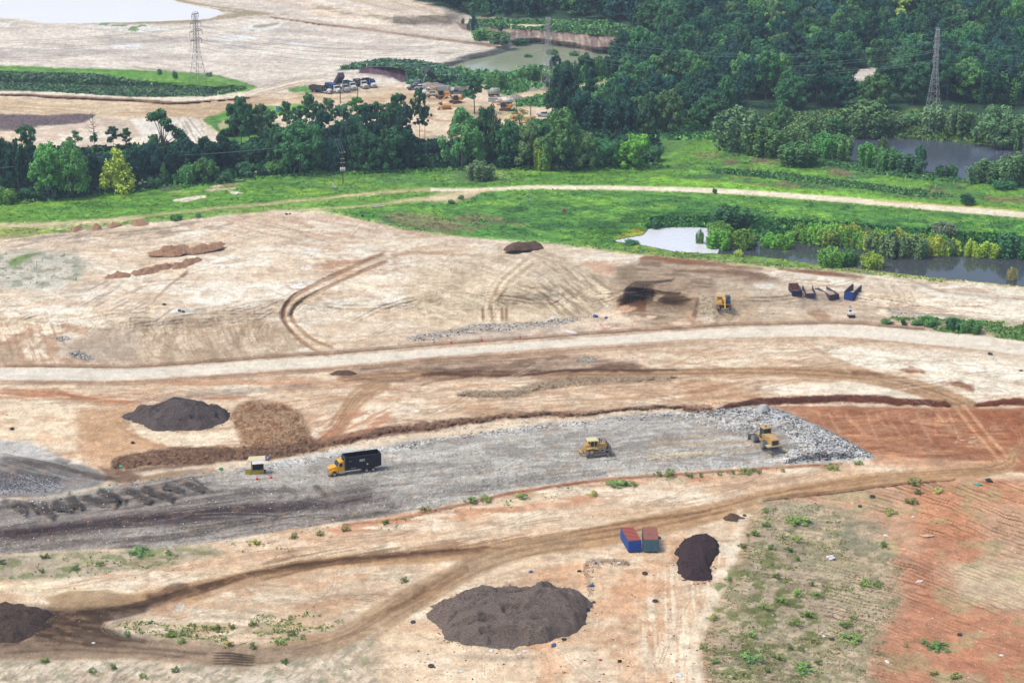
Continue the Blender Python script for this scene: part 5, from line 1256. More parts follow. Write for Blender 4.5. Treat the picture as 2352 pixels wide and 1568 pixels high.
for i, (x, a, b_, w, c, k) in enumerate(((20, 330, 420, 60, 'dark', 'round'), (80, 340, 425, 54, 'blue', 'round'), (140, 345, 430, 60, 'dark', 'round'), (275, 345, 412, 60, 'dark', 'round'), (330, 346, 402, 56, 'blue', 'round'), (410, 340, 396, 60, 'dark', 'round'), (450, 330, 392, 56, 'blue', 'round'), (495, 330, 388, 56, 'dark', 'round'), (535, 318, 382, 54, 'dark', 'round'), (580, 322, 380, 54, 'mid', 'round'), (612, 318, 380, 56, 'dark', 'round'), (660, 300, 378, 60, 'dark', 'round'), (720, 282, 376, 60, 'mid', 'round'), (742, 250, 356, 56, 'dark', 'pine'), (775, 280, 374, 60, 'dark', 'round'), (790, 236, 345, 54, 'mid', 'pine'), (820, 262, 370, 64, 'mid', 'round'), (846, 236, 350, 54, 'dark', 'pine'), (862, 276, 368, 60, 'dark', 'round'), (900, 232, 348, 52, 'mid', 'pine'), (936, 238, 352, 52, 'dark', 'pine'), (915, 276, 366, 60, 'dark', 'round'), (686, 244, 346, 50, 'mid', 'pine'), (730, 232, 340, 48, 'mid', 'pine'), (624, 250, 356, 44, 'mid', 'pine'), (575, 236, 368, 50, 'mid', 'pine'), (1100, 262, 370, 64, 'mid', 'round'), (1150, 284, 366, 60, 'dark', 'round'), (1190, 290, 370, 66, 'mid', 'round'), (1250, 280, 376, 70, 'mid', 'round'), (1320, 280, 376, 66, 'mid', 'round'), (1370, 312, 378, 60, 'mid', 'round'), (1425, 318, 376, 56, 'mid', 'round'), (1330, 200, 300, 70, 'dark', 'round'), (1380, 210, 300, 64, 'mid', 'round'), (1268, 196, 262, 44, 'mid', 'round'))):
    BAND.append((k, x, a, b_, w, c, 'tree packed into the rear of the belt, %s' % ('near the left edge' if x < 200 else 'behind the white boards' if x < 420 else 'round the tall twin pines' if x < 640 else 'below the dump truck row' if x < 860 else 'left of the excavators' if x < 960 else 'in the middle group' if x < 1300 else 'right of the middle pylon')))
for k, x, a, b_, w, c, lab in BAND:
    kn = {'pine': 'pine_tree', 'willow': 'shrub', 'bush': 'bush', 'bare': 'dead_tree'}.get(k, 'broadleaf_tree')
    tree(k, x, a, b_, w, c, kn, CN[c] + ' ' + lab, 'trees of the middle band' if kn.endswith('tree') else 'shrubs of the middle band', 'tree' if kn.endswith('tree') else 'bush')
POOLT = [
 ('willow', 1694, 247, 344, 104, 'olive', 'large willow at the left end of the right-hand group'), ('willow', 1752, 293, 356, 90, 'green', 'willow right of the large one'),
 ('willow', 1828, 281, 345, 64, 'olive', 'tall willow behind the low round ones'), ('willow', 1824, 325, 379, 92, 'green', 'low round willow at the meadow edge'),
 ('willow', 1892, 303, 360, 50, 'green', 'willow at the left end of the upper pond'), ('willow', 1926, 308, 370, 56, 'green', 'willow touching the upper pond on its left'),
 ('willow', 1990, 328, 384, 44, 'green', 'small willow in front of the upper pond'), ('willow', 2040, 338, 394, 56, 'green', 'bushy willow in front of the upper pond'),
 ('willow', 2028, 314, 350, 26, 'olive', 'thin yellowish willow standing at the upper pond'), ('willow', 2092, 352, 400, 62, 'mid', 'dark willow right of the bushy one at the upper pond'),
 ('round', 2112, 330, 396, 36, 'mid', 'leaning tree top over the upper pond'), ('willow', 2164, 378, 408, 30, 'mid', 'small bush on the upper pond shore, left'), ('willow', 2184, 376, 408, 26, 'mid', 'small bush on the upper pond shore, right'),
 ('willow', 2262, 366, 420, 74, 'olive', 'willow at the lower right shore of the upper pond'), ('willow', 2325, 352, 424, 74, 'olive', 'taller willow at the right edge below the upper pond'),
 ('bush', 2307, 410, 434, 56, 'mid', 'low domed bush below the right-edge willow'), ('bush', 2221, 444, 470, 40, 'dark', 'dark lone bush in the meadow above the track'),
 ('willow', 1985, 230, 308, 104, 'olive', 'broad willow on the far shore of the upper pond'), ('willow', 2138, 238, 300, 60, 'grey', 'greyish willow below the right pylon'),
 ('willow', 2202, 243, 306, 60, 'olive', 'yellowish willow with leaning stems on the far shore'), ('round', 2285, 234, 336, 110, 'olive', 'large willow-like tree at the right shore of the upper pond'),
 ('willow', 2346, 268, 346, 60, 'olive', 'tree cut by the right edge beside the upper pond'), ('willow', 1868, 262, 308, 74, 'olive', 'shrubby tree left of the upper pond far shore'),
 ('round', 1795, 236, 306, 54, 'green', 'green tree behind the tall willow'), ('willow', 1766, 268, 310, 36, 'green', 'pale green bush between the willows and the wood'),
 ('willow', 1920, 268, 308, 40, 'mid', 'shrub at the far left shore of the upper pond'), ('bush', 2060, 262, 296, 60, 'olive', 'tangled shrub on the far bank'), ('bush', 2100, 256, 290, 60, 'olive', 'tangled shrub on the far bank under the pylon'),
 ('willow', 1650, 507, 553, 56, 'bright', 'bright shrub standing at the white end of the near pond'), ('willow', 1656, 524, 578, 60, 'bright', 'front shrub of the first clump in the near pond'),
 ('willow', 1708, 524, 577, 62, 'bright', 'right shrub of the first clump in the near pond'), ('willow', 1680, 468, 522, 88, 'mid', 'dark shrub on the bank behind the first pond clump'),
 ('willow', 1764, 533, 576, 42, 'bright', 'left shrub of the second clump in the near pond'), ('willow', 1795, 536, 578, 44, 'bright', 'right shrub of the second clump in the near pond'),
 ('willow', 1836, 522, 562, 56, 'bright', 'green shrub at the start of the long pond thicket'), ('willow', 1884, 516, 568, 60, 'bright', 'green shrub in the long pond thicket, second from left'),
 ('willow', 1932, 520, 572, 52, 'yellow', 'yellowish green shrub in the long pond thicket'), ('willow', 1964, 534, 576, 36, 'gold', 'golden shrub in the long pond thicket, left part'),
 ('willow', 2004, 532, 586, 60, 'olive', 'olive shrub in the middle of the long pond thicket'), ('willow', 2054, 530, 598, 64, 'olive', 'tall olive shrub in the middle of the long pond thicket'),
 ('willow', 2100, 538, 600, 60, 'olive', 'olive shrub right of the thicket middle'), ('willow', 2110, 536, 580, 48, 'gold', 'golden shrub at the back of the long pond thicket'),
 ('willow', 2146, 540, 592, 50, 'gold', 'golden shrub near the right end of the pond thicket'), ('willow', 2180, 552, 594, 44, 'yellow', 'yellowish shrub ending the long pond thicket'),
 ('willow', 1906, 565, 611, 56, 'bright', 'bright shrub on its own in front of the thicket, left'), ('willow', 1946, 568, 612, 44, 'green', 'shrub on its own in front of the thicket, right'),
 ('willow', 2000, 578, 618, 48, 'yellow', 'small yellow-green shrub at the near shore'), ('willow', 2228, 548, 598, 28, 'yellow', 'narrow yellowish shrub in the right part of the pond'),
 ('willow', 2268, 554, 600, 56, 'yellow', 'yellowish shrub right of the narrow one'), ('willow', 2326, 530, 598, 68, 'mid', 'dark shrub at the right edge of the pond'),
 ('willow', 2324, 612, 652, 24, 'tan', 'thin brown shrub in the pond by the right edge'), ('willow', 1606, 526, 568, 18, 'olive', 'thin shrub standing in the white water'),
 ('willow', 2165, 508, 546, 52, 'grey', 'grey shrub on the bank behind the thicket'), ('bush', 1500, 500, 526, 40, 'mid', 'bank bush above the left tip of the near pond'),

 ('willow', 1696, 572, 590, 20, 'lime', 'little light shrub at the near shore'), ('bush', 1803, 572, 588, 26, 'olive', 'flat water weed clump in the near pond'),
 ('bush', 1450, 548, 562, 44, 'mid', 'low bush at the left tip of the near pond'), ('bush', 1642, 430, 445, 12, 'mid', 'tiny bush beside the meadow track'),
 ('bush', 1037, 455, 468, 20, 'olive', 'small bush where the meadow tracks meet, left'), ('bush', 1058, 446, 458, 18, 'olive', 'small bush where the meadow tracks meet, right'),
 ('bush', 403, 490, 506, 32, 'green', 'green bush on the rim of the bare hill'), ('bush', 455, 486, 499, 18, 'grey', 'grey bush on the rim of the bare hill'),
 ('willow', 2188, 728, 756, 38, 'mid', 'dark shrub beside the gravel road, left of two'), ('willow', 2232, 732, 765, 46, 'green', 'shrub beside the gravel road, right of two'),
 ('willow', 2132, 724, 746, 44, 'green', 'leafy shrub by the rubble near the gravel road'), ('bush', 2104, 730, 746, 30, 'green', 'low shrub by the rubble near the gravel road'),
 ('bush', 2036, 730, 742, 34, 'green', 'low weeds by the small white digger'), ('bush', 2076, 730, 746, 18, 'mid', 'small weed by the rubble heap'),
]
for i in range(30):
    x = 1822 + i * 12.6 + RS.uniform(-4, 4); r_ = i % 2; f_ = (x - 1822) / 378
    yb_ = 562 + 32 * min(f_ * 1.4, 1) - 12 * r_ + RS.uniform(-2, 2); hh_ = 40 + 14 * math.sin(3.1 * f_) + RS.uniform(-6, 6)
    POOLT.append(('willow', x, yb_ - hh_, yb_, RS.uniform(30, 46), ['bright', 'yellow', 'bright', 'olive', 'yellow', 'gold'][(i * 7 + i // 5) % 6] if f_ > .2 else 'bright', 'shrub packed inside the long pond thicket, %s' % ('left part' if f_ < .35 else 'middle part' if f_ < .7 else 'right part')))
for k, x, a, b_, w, c, lab in POOLT:
    kn = {'willow': 'shrub', 'bush': 'bush'}.get(k, 'broadleaf_tree')
    if b_ - a > 52 and k == 'willow': kn = 'willow_tree'
    tree(k, x, a, b_, w, c, kn, CN[c] + ' ' + lab, 'willows and shrubs around the ponds', 'tree' if 'tree' in kn else 'bush')
# --- the wood -------------------------------------------------------------------
WD = [(890, -60), (960, 6), (1085, 36), (1100, 44), (1290, 44), (1400, 52), (1500, 80), (1530, 92), (1520, 118), (1440, 150), (1400, 166), (1420, 200), (1400, 240), (1362, 300), (1500, 324), (1560, 318), (1640, 304), (1690, 262), (1770, 258), (1860, 262), (1930, 262), (2050, 246), (2150, 240), (2240, 250), (2440, 260), (2440, -60)]
Wx, Wy = plane(np.array(WD)[:, 0], np.array(WD)[:, 1])
WP = list(zip(Wx, Wy))
sp = 10.8
spots = []
gx0, gx1, gy0, gy1 = Wx.min(), Wx.max(), Wy.min(), min(Wy.max(), 1180)
rs = np.random.RandomState(11)
j = 0
y = gy0
while y < gy1:
    s_ = sp * (1 + .25 * (y - gy0) / (gy1 - gy0))
    x = gx0 + (j % 2) * s_ / 2
    while x < gx1:
        spots.append((x + rs.uniform(-.36, .36) * s_, y + rs.uniform(-.36, .36) * s_ * .9)); x += s_
    y += s_ * .88; j += 1
spots = np.array(spots)
ins = sdf(spots[:, 0], spots[:, 1], WP) > 0
spots = spots[ins]
u, v = unproj(spots[:, 0], spots[:, 1])
clr = [(1944, 186), (1962, 168), (1978, 158), (2014, 152), (2008, 180), (2010, 235), (2004, 262), (1946, 262), (1938, 220)]
ok = (sdf(u, v, clr) < 0) & (u > 880) & (u < 2420) & ~((abs(u - 2143) < 18) & (v > 218) & (v < 262)) & ~((abs(u - 1290) < 30) & (v > 40) & (v < 75))
spots, u, v = spots[ok], u[ok], v[ok]
od = np.argsort(spots[:, 1]); spots, u, v = spots[od], u[od], v[od]
NI = 286
ZON = lambda x, y: ('at the wood edge' if y > 240 else 'in the near wood' if y > 170 else 'in the middle wood' if y > 100 else 'in the far wood') + (', left of the right pylon' if 1900 < x < 2140 else ', right of the right pylon' if x >= 2140 else ', behind the olive pond' if x < 1500 else ', above the large willows' if x > 1640 else ', beyond the middle trees')
far = []
for i, ((X, Y), uu, vv) in enumerate(zip(spots, u, v)):
    k = rs.choice(['round', 'round', 'round', 'round', 'oak', 'pine', 'willow', 'cone'], p=[.2, .2, .2, .16, .04, .1, .07, .03])
    c = rs.choice(['dark', 'blue', 'mid', 'mid', 'green', 'olive'], p=[.32, .16, .24, .14, .08, .06])
    if abs(uu - 2068) < 16 and 40 < vv < 75: c = 'lime'
    hh = rs.uniform(12, 18.5); w = rs.uniform(9.5, 15)
    if k == 'pine': hh = rs.uniform(17, 21); w = rs.uniform(8, 11)
    if k == 'willow': hh *= .75
    if k == 'cone': w *= .7
    if i < NI:
        kn = {'pine': 'pine_tree', 'willow': 'willow_tree'}.get(k, 'broadleaf_tree')
        shape = {'round': 'rounded', 'oak': 'open-crowned', 'pine': 'tall flat-topped', 'willow': 'shrubby', 'cone': 'narrow'}[k]
        tree(k, uu, 0, vv, 0, c, kn, '%s %s tree %s' % (CN[c], shape, ZON(uu, vv)), 'trees of the wood', h=hh, wm=w)
    else:
        far.append((k, uu, vv, hh, w, c))
print('wood trees', len(spots), 'individual', min(NI, len(spots)))
# the far remainder of the wood is one mass
Vs, Fs, vs_, cs_ = [], [], [], []
o_ = 0
for k, uu, vv, hh, w, c in far:
    V, F, v_ = TREES[k][rs.randint(len(TREES[k]))][2]
    n = len(F); keep = rs.rand(n) < .42
    Vk = V.reshape(-1, 4, 3)[keep]
    ce = Vk.mean(1, keepdims=True); Vk = ce + (Vk - ce) * 1.5
    a = rs.uniform(0, 6.28); R = np.array([[math.cos(a), math.sin(a), 0], [-math.sin(a), math.cos(a), 0], [0, 0, 1]])
    p = gp(uu, vv)
    Vk = (Vk.reshape(-1, 3) * [w / .9, w / .9, hh]) @ R + np.array(p)
    Vs.append(Vk); m_ = keep.sum(); Fs.append(np.arange(4 * m_).reshape(-1, 4) + o_); o_ += 4 * m_
    vs_.append(v_[keep]); cs_.append(np.tile(np.array(tcol(c)), (m_, 1)))
if far:
    m2 = ML.copy(); m2.name = 'far_foliage'
    nt = m2.node_tree
    at = nt.nodes.new('ShaderNodeAttribute'); at.attribute_name = 'tint'
    mixn = [n for n in nt.nodes if n.type == 'MIX'][0]
    nt.links.new(at.outputs['Color'], mixn.inputs['A'])
    me = mesh_np('distant_wood', np.concatenate(Vs), np.concatenate(Fs), m2, False, {'v': ('FLOAT', 'FACE', np.concatenate(vs_)), 'tint': ('FLOAT_COLOR', 'FACE', np.concatenate(cs_))})
    tag(obj('distant_wood', me), 'dense far trees filling the top of the photo behind the nearer wood', 'wood', None, 'stuff')
# --- weeds and grass ------------------------------------------------------------------
WDS = []
def zz(x0, y0, k, L): return [(x0 + k * x, y0 + k * y, b) for x, y, b in L]
WDS += zz(1552, 941, .4, [(75,385,1),(145,385,0),(250,375,0),(325,368,0),(395,365,2),(450,355,0),(480,365,0),(615,355,0),(905,340,2),(1050,315,1),(1370,420,2),(1395,480,1),(1355,540,2),(1235,600,2),(1510,475,3),(520,590,1),(520,670,1),(700,640,4),(445,720,2),(700,750,2),(650,810,1),(1190,780,1),(690,860,1),(550,800,1),(575,960,1),(300,980,1),(380,790,1),(780,1010,0),(700,1060,2),(810,1075,2),(600,1100,2),(515,1140,2),(1090,1005,2),(1165,1010,2),(750,1185,2),(690,1230,2),(210,1200,3),(1020,1205,1),(975,1240,2),(1000,1320,4),(430,1300,2),(440,1430,4),(590,1430,2),(650,1370,1),(715,1380,1),(740,1490,4),(160,1370,1),(230,1455,1),(1510,1370,4),(1430,1340,1),(1610,1540,2),(1480,1520,1),(1320,1360,0),(520,1500,1),(820,1455,1)])
WDS += zz(0, 941, .4, [(260,853,1),(810,825,4),(970,828,1),(10,880,1),(430,915,1),(240,935,0),(575,890,1),(1240,1265,2),(985,1295,2),(1325,1255,1),(1050,1290,1),(1455,1240,1),(1670,1205,0),(1610,1340,2),(1455,1365,1),(1310,1355,3),(1675,1290,1),(1740,1315,0),(1040,1335,1),(735,1300,1),(255,1450,1),(645,1485,1),(820,1540,1),(1005,1500,1),(1635,1455,1),(530,1510,1),(1690,735,1),(1840,720,1),(1460,770,3)])
WDS += zz(753, 941, .4, [(820,530,2),(910,518,2),(1115,505,2),(1665,430,4),(1760,435,1),(1970,375,2),(1895,375,1),(555,580,3),(105,695,1),(330,655,1),(435,985,1),(1520,490,3)])
WSZ = [(12, 6, 'weed sprig'), (20, 9, 'weed clump'), (30, 17, 'bushy weed'), (26, 13, 'yellowish weed'), (54, 17, 'broad weed patch')]
LM = [('the two containers', 1475, 1255), ('the black mulch pile', 1600, 1280), ('the big mulch heap', 1170, 1410), ('the compactor', 1750, 1015), ('the bulldozer', 1370, 1030), ('the yellow truck', 810, 1070), ('the guard hut', 590, 1075), ('the lower left heap', 40, 1420), ('the right part of the red slope', 2300, 1350), ('the foot of the red slope', 1900, 1540), ('the middle of the rilled slope', 1900, 1350), ('the top of the rilled slope', 1830, 1170), ('the bend of the haul track', 2300, 1070), ('the loop of the haul track', 560, 1440), ('the left end of the grey strip', 60, 1300)]
def near(x, y):
    d = [(math.hypot(x - a, (y - b) * 1.6), n, a, b) for n, a, b in LM]
    d.sort(); D, n, a, b = d[0]
    if D < 60: return 'beside ' + n
    w = ('right of ' if x > a else 'left of ') if abs(x - a) > abs(y - b) * 1.3 else ('below ' if y > b else 'above ')
    return w + n
_seen = {}
ORD = ['nearest', 'second', 'third', 'fourth', 'fifth', 'sixth', 'seventh', 'eighth', 'ninth', 'tenth', 'eleventh', 'twelfth', 'thirteenth', 'fourteenth', 'fifteenth']
for x, y, b in WDS:
    w, h, lab = WSZ[b]
    c = [(120, 132, 96), (104, 124, 84), (114, 136, 82), (148, 154, 98), (98, 130, 78)][b]
    key = lab + ' ' + near(x, y); n = _seen.get(key, 0); _seen[key] = n + 1
    l2 = key if n == 0 else '%s %s, %s from the top' % (lab, near(x, y), ORD[min(n, 14)])
    tree('weed', x, y - h, y, w, c, 'weed', 'green ' + l2, 'weeds on the bare slopes', 'weed')
# scattered tufts give the meadow its pile
def tufts(name, poly, n, hmin, hmax, cols, label, cat, dens=None, wpx=.3, seed=1, cls=3, thr=None, blades=5):
    rs = np.random.RandomState(seed)
    P = np.array(poly, float)
    x0, y0 = P.min(0); x1, y1 = P.max(0)
    x0 = max(x0, -60); x1 = min(x1, 2410); y0 = max(y0, -10); y1 = min(y1, 1600)
    x = rs.uniform(x0, x1, n * 3); y = rs.uniform(y0, y1, n * 3)
    k = sdf(x, y, P) > 0
    i = np.clip(np.searchsorted(xs, x), 0, NX - 1); j = np.clip(np.searchsorted(ys, y), 0, NY - 1)
    if cls is not None: k &= CL[j, i] == cls
    if thr is not None: k &= fbm(x / thr[1], y / thr[2], 3, thr[3]) > thr[0]
    x, y = x[k][:n], y[k][:n]; n = len(x)
    H_ = Hat(x, y); X, Y = plane(x, y, H_)
    i = np.clip(np.searchsorted(xs, x), 0, NX - 1); j = np.clip(np.searchsorted(ys, y), 0, NY - 1)
    base = Cc[j, i]
    m = blades
    h = .55 * (hmin + (hmax - hmin) * rs.rand(n, m) ** 2) * (.5 + fbm(x / 30, y / 15, 2, 71)[:, None])
    a = rs.rand(n, m) * 6.28; r = wpx * rs.rand(n, m)
    cx = X[:, None] + r * np.cos(a); cy = Y[:, None] + r * np.sin(a); cz = H_[:, None] - .1 + 0 * a
    t = rs.rand(n, m) * 6.28; w = (.25 + .35 * rs.rand(n, m)) * wpx
    dx, dy = np.cos(t) * w, np.sin(t) * w
    lx, ly = rs.normal(size=(n, m)) * .35 * h, rs.normal(size=(n, m)) * .35 * h
    V = np.stack([np.stack([cx - dx, cy - dy, cz], -1), np.stack([cx + dx, cy + dy, cz], -1), np.stack([cx + dx * .6 + lx, cy + dy * .6 + ly, cz + h], -1), np.stack([cx - dx * .6 + lx, cy - dy * .6 + ly, cz + h * .9], -1)], 2).reshape(-1, 3)
    F = np.arange(4 * n * m).reshape(-1, 4)
    if cols is None: c = base[:, None, :] * (1 + rs.uniform(-.12, .12, (n, m, 1))) * (1 + rs.uniform(-.03, .03, (n, m, 3)))
    else: c = (np.array(cols, float) / 255)[rs.randint(len(cols), size=(n, m))] * (1 + rs.uniform(-.15, .15, (n, m, 1)))
    c = s2l(np.clip(c, .01, 1)) / EX * (1.4 if cols is None else 1.75)
    c = np.concatenate([c, np.ones((n, m, 1))], -1).reshape(-1, 4)
    me = mesh_np(name, V, F, MTUFT, False, {'tint': ('FLOAT_COLOR', 'FACE', c)})
    return tag(obj(name, me), label, cat, None, 'stuff')
MTUFT, nt, b = newmat('blades'); at = N(nt, 'ShaderNodeAttribute', attribute_name='tint')
nt.links.new(at.outputs['Color'], b.inputs['Base Color']); b.inputs['Roughness'].default_value = .8
tufts('meadow_grass', MEAD, 46000, .05, .5, None, 'rough green grass covering the meadow on both sides of the pale track', 'grass', wpx=.9, seed=2, blades=5)
tufts('bank_grass', [(1130, 392), (700, 404), (0, 474), (0, 450), (420, 410), (700, 394), (1500, 376), (1540, 384), (1500, 390)], 3500, .3, 1.3, [(60, 108, 60), (80, 132, 62), (52, 96, 64), (104, 146, 76)], 'tall unmown grass along the foot of the trees', 'grass', wpx=1.1, seed=3)
tufts('ditch_growth', [(1620, 386), (1800, 398), (1960, 418), (2130, 440), (2200, 452), (2130, 456), (1960, 432), (1800, 414), (1640, 398)], 2200, .3, 1.5, [(56, 100, 64), (76, 120, 70), (96, 136, 80)], 'darker growth along a shallow ditch in the right meadow', 'grass', wpx=.9, seed=18)
tufts('pond_edge_growth', [(1840, 372), (1930, 368), (2011, 384), (2190, 408), (2240, 424), (2100, 412), (1930, 388)], 1600, .3, 1.6, [(66, 110, 70), (84, 126, 76)], 'scrubby growth along the near shore of the upper pond', 'scrub', wpx=1.0, seed=19)
tufts('rank_bank_growth', [(1500, 500), (1736, 500), (2352, 545), (2352, 600), (2100, 580), (1736, 560), (1620, 522), (1480, 522)], 7000, .5, 1.8, [(46, 92, 58), (62, 118, 60), (54, 100, 66), (90, 140, 66)], 'rank green growth on the bank behind the near pond', 'grass', wpx=1.2, seed=4)
tufts('embankment_scrub', EML, 6000, .4, 1.8, [(92, 104, 100), (78, 116, 80), (76, 108, 86), (92, 130, 84), (84, 120, 82)], 'dark scrub covering the embankment at the upper left', 'scrub', wpx=1.6, seed=5)
tufts('mound_scrub', MND, 3600, .6, 2.6, [(64, 104, 88), (84, 124, 92), (104, 140, 96), (56, 88, 80)], 'grey-green scrub covering the mound behind the dump trucks', 'scrub', wpx=1.6, seed=6)
tufts('yard_scrub', GREENM, 6500, .5, 2.4, [(60, 108, 72), (84, 138, 76), (110, 158, 84), (70, 120, 84)], 'mixed green scrub around the olive pond and the middle pylon', 'scrub', wpx=1.4, seed=7)
tufts('understorey', TL, 9000, .8, 3.6, [(26, 60, 48), (38, 80, 54), (30, 66, 58), (52, 98, 56)], 'dark brushwood under the band of trees', 'brushwood', wpx=1.8, seed=8, cls=3)
tufts('shelf_growth', [(1085, 46), (1400, 50), (1520, 92), (1500, 120), (1300, 100), (1100, 75)], 3500, .6, 2.4, [(60, 104, 74), (84, 128, 78), (104, 146, 84)], 'green scrub on the shelf above the eroded cliff', 'scrub', wpx=1.6, seed=9, cls=3)
tufts('far_bank_growth', [(1900, 256), (2240, 262), (2352, 300), (2352, 330), (2130, 322), (1930, 318), (1760, 310), (1690, 300), (1780, 262)], 4500, .6, 2.6, [(70, 104, 62), (96, 124, 66), (60, 96, 64), (112, 134, 78)], 'tangled growth on the far bank of the upper pond', 'scrub', wpx=1.6, seed=10, cls=3)
tufts('dry_weeds', RHL, 2600, .15, .6, [(128, 134, 84), (112, 130, 76), (150, 146, 104), (96, 124, 62), (116, 106, 78)], 'thin dry weeds scattered over the rilled slope', 'weeds', wpx=.3, seed=11, cls=0, thr=(.5, 60, 30, 66))
tufts('strip_weeds', [(-60, 1290), (200, 1268), (480, 1254), (640, 1228), (1060, 1160), (1400, 1103), (1930, 1064), (1900, 1080), (1400, 1125), (1060, 1190), (520, 1285), (150, 1330), (-60, 1340)], 1600, .2, .8, [(120, 146, 80), (140, 146, 96), (96, 130, 66)], 'sparse weeds along the lower edge of the grey strip', 'weeds', wpx=.3, seed=12, cls=0, thr=(.5, 50, 14, 67))
tufts('loop_weeds', [(240, 1430), (500, 1420), (760, 1400), (800, 1440), (680, 1474), (520, 1482), (320, 1470)], 800, .2, .8, [(120, 146, 80), (140, 146, 96), (96, 130, 66)], 'sparse weeds inside the loop of the haul track', 'weeds', wpx=.3, seed=13, cls=0, thr=(.5, 50, 14, 68))
tufts('roadside_weeds', [(2030, 728), (2352, 742), (2352, 785), (2230, 775), (2120, 752)], 1500, .2, 1.0, [(96, 136, 72), (120, 146, 84), (74, 116, 60)], 'weeds between the rubble and the gravel road at the right', 'weeds', wpx=.6, seed=14, cls=0, thr=(.47, 40, 12, 69))
tufts('shore_weeds', [(1263, 556), (2148, 640), (2352, 662), (2352, 690), (2148, 648), (1553, 594)], 3000, .2, 1.0, [(110, 146, 74), (140, 156, 84), (84, 126, 66), (166, 158, 96)], 'ragged weeds along the near shore of the long pond', 'weeds', wpx=.7, seed=15, cls=3)
# litter ----------------------------------------------------------------------------
def litter(name, poly, n, smin, smax, cols, label, seed, thr=None, hmax=.3):
    rs = np.random.RandomState(seed)
    P = np.array(poly, float); x0, y0 = P.min(0); x1, y1 = P.max(0)
    x = rs.uniform(max(x0, -40), min(x1, 2400), n * 4); y = rs.uniform(y0, y1, n * 4)
    k = sdf(x, y, P) > 0
    if thr: k &= fbm(x / 26, y / 10, 3, thr[1]) > thr[0]
    x, y = x[k][:n], y[k][:n]; n = len(x)
    H_ = Hat(x, y); X, Y = plane(x, y, H_)
    s = smin + (smax - smin) * rs.rand(n) ** 3
    hgt = s * rs.uniform(.15, 1, n) * hmax / .3 * .32
    a = rs.rand(n) * 6.28
    nz = sm(.2, .8, fbm(x / 16, y / 7, 3, seed)); c = np.array(cols, float)[np.clip(((.4 * (1 - nz) + .6 * rs.rand(n)) * len(cols)).astype(int), 0, len(cols) - 1)] / 255 * (1 + rs.uniform(-.12, .08, (n, 1)))
    V = []; 
    ang = [0, 1.6, 3.0, 4.6]
    q = np.stack([np.stack([X + s * .5 * (.7 + .6 * rs.rand(n)) * np.cos(a + t), Y + s * .5 * (.5 + .6 * rs.rand(n)) * np.sin(a + t), H_ - .05], -1) for t in ang], 1)
    tp = q.copy(); ce = q.mean(1, keepdims=True); tp = ce + (q - ce) * (.5 + .4 * rs.rand(n, 4, 1)); tp[:, :, 2] = H_[:, None] + hgt[:, None] * (.5 + .9 * rs.rand(n, 4))
    V = np.concatenate([q, tp], 1).reshape(-1, 3)
    f = np.array([[4, 5, 6, 7], [0, 1, 5, 4], [1, 2, 6, 5], [2, 3, 7, 6], [3, 0, 4, 7]])
    F = (f[None] + 8 * np.arange(n)[:, None, None]).reshape(-1, 4)
    cc = s2l(np.clip(c, .01, 1)) / EX
    cc = np.repeat(np.concatenate([cc, np.ones((n, 1))], -1), 5, 0)
    me = mesh_np(name, V, F, MTUFT, False, {'tint': ('FLOAT_COLOR', 'FACE', np.clip(cc, 0, .85))})
    return tag(obj(name, me), label, 'litter', None, 'stuff')
WHT = [(236, 238, 240), (222, 226, 230), (246, 246, 246), (206, 210, 214)]
DRK = [(44, 48, 58), (70, 76, 86), (40, 44, 60), (90, 94, 100)]
MIXC = WHT * 2 + DRK * 2 + [(120, 150, 186), (180, 160, 130), (196, 206, 196), (176, 130, 110), (150, 170, 178)]
litter('working_face_refuse', FR, 15000, 0.1, .5, WHT * 4 + DRK * 2 + [(120, 150, 196), (180, 160, 130), (150, 176, 186), (200, 150, 120), (196, 186, 170), (170, 150, 136), (96, 130, 160)], 'white blue and black refuse heaped round the compactor', 21, thr=(.41, 95), hmax=.22)
litter('rim_refuse', [(1700, 934), (1790, 944), (1850, 966), (1910, 994), (1960, 1018), (2008, 1046), (1990, 1052), (1940, 1030), (1880, 1002), (1810, 972), (1700, 945)], 4200, 0.15, .6, DRK * 2 + WHT * 2 + [(100, 130, 160), (150, 170, 178)], 'dark bagged refuse along the sloping rim of the working face', 22, hmax=.25)
litter('plateau_litter', WF, 2600, 0.08, 0.36, WHT * 2 + [(120, 116, 116), (90, 88, 92), (196, 190, 180), (150, 146, 144)], 'small light litter trodden into the grey plateau', 23)
litter('upper_refuse', [(840, 1036), (1000, 1006), (1100, 992), (1300, 970), (1450, 954), (1600, 941), (1700, 936), (1790, 958), (1760, 990), (1640, 970), (1500, 962), (1300, 984), (1100, 1006), (950, 1030), (860, 1046)], 3600, 0.10, 0.68, MIXC, 'mixed refuse along the upper edge of the grey plateau', 24, thr=(.48, 88), hmax=.2)
litter('hut_side_refuse', [(600, 1066), (700, 1046), (800, 1030), (880, 1026), (880, 1046), (780, 1056), (700, 1070), (620, 1080)], 1620, 0.10, 0.63, WHT * 3 + [(150, 180, 190), (80, 90, 100), (120, 150, 180)], 'pale shredded refuse between the hut and the yellow truck', 25, thr=(.46, 89))
litter('slope_toe_refuse', TOE, 1620, 0.10, 0.71, MIXC, 'refuse strewn along the foot of the bare mound', 26, hmax=.2)
litter('left_edge_refuse', [(0, 1150), (120, 1134), (260, 1110), (440, 1086), (620, 1066), (560, 1082), (440, 1100), (240, 1130), (120, 1152), (0, 1170)], 900, 0.10, 0.55, MIXC + [(110, 190, 150)], 'refuse in a line above the dark crescents at the left', 27, thr=(.46, 90))
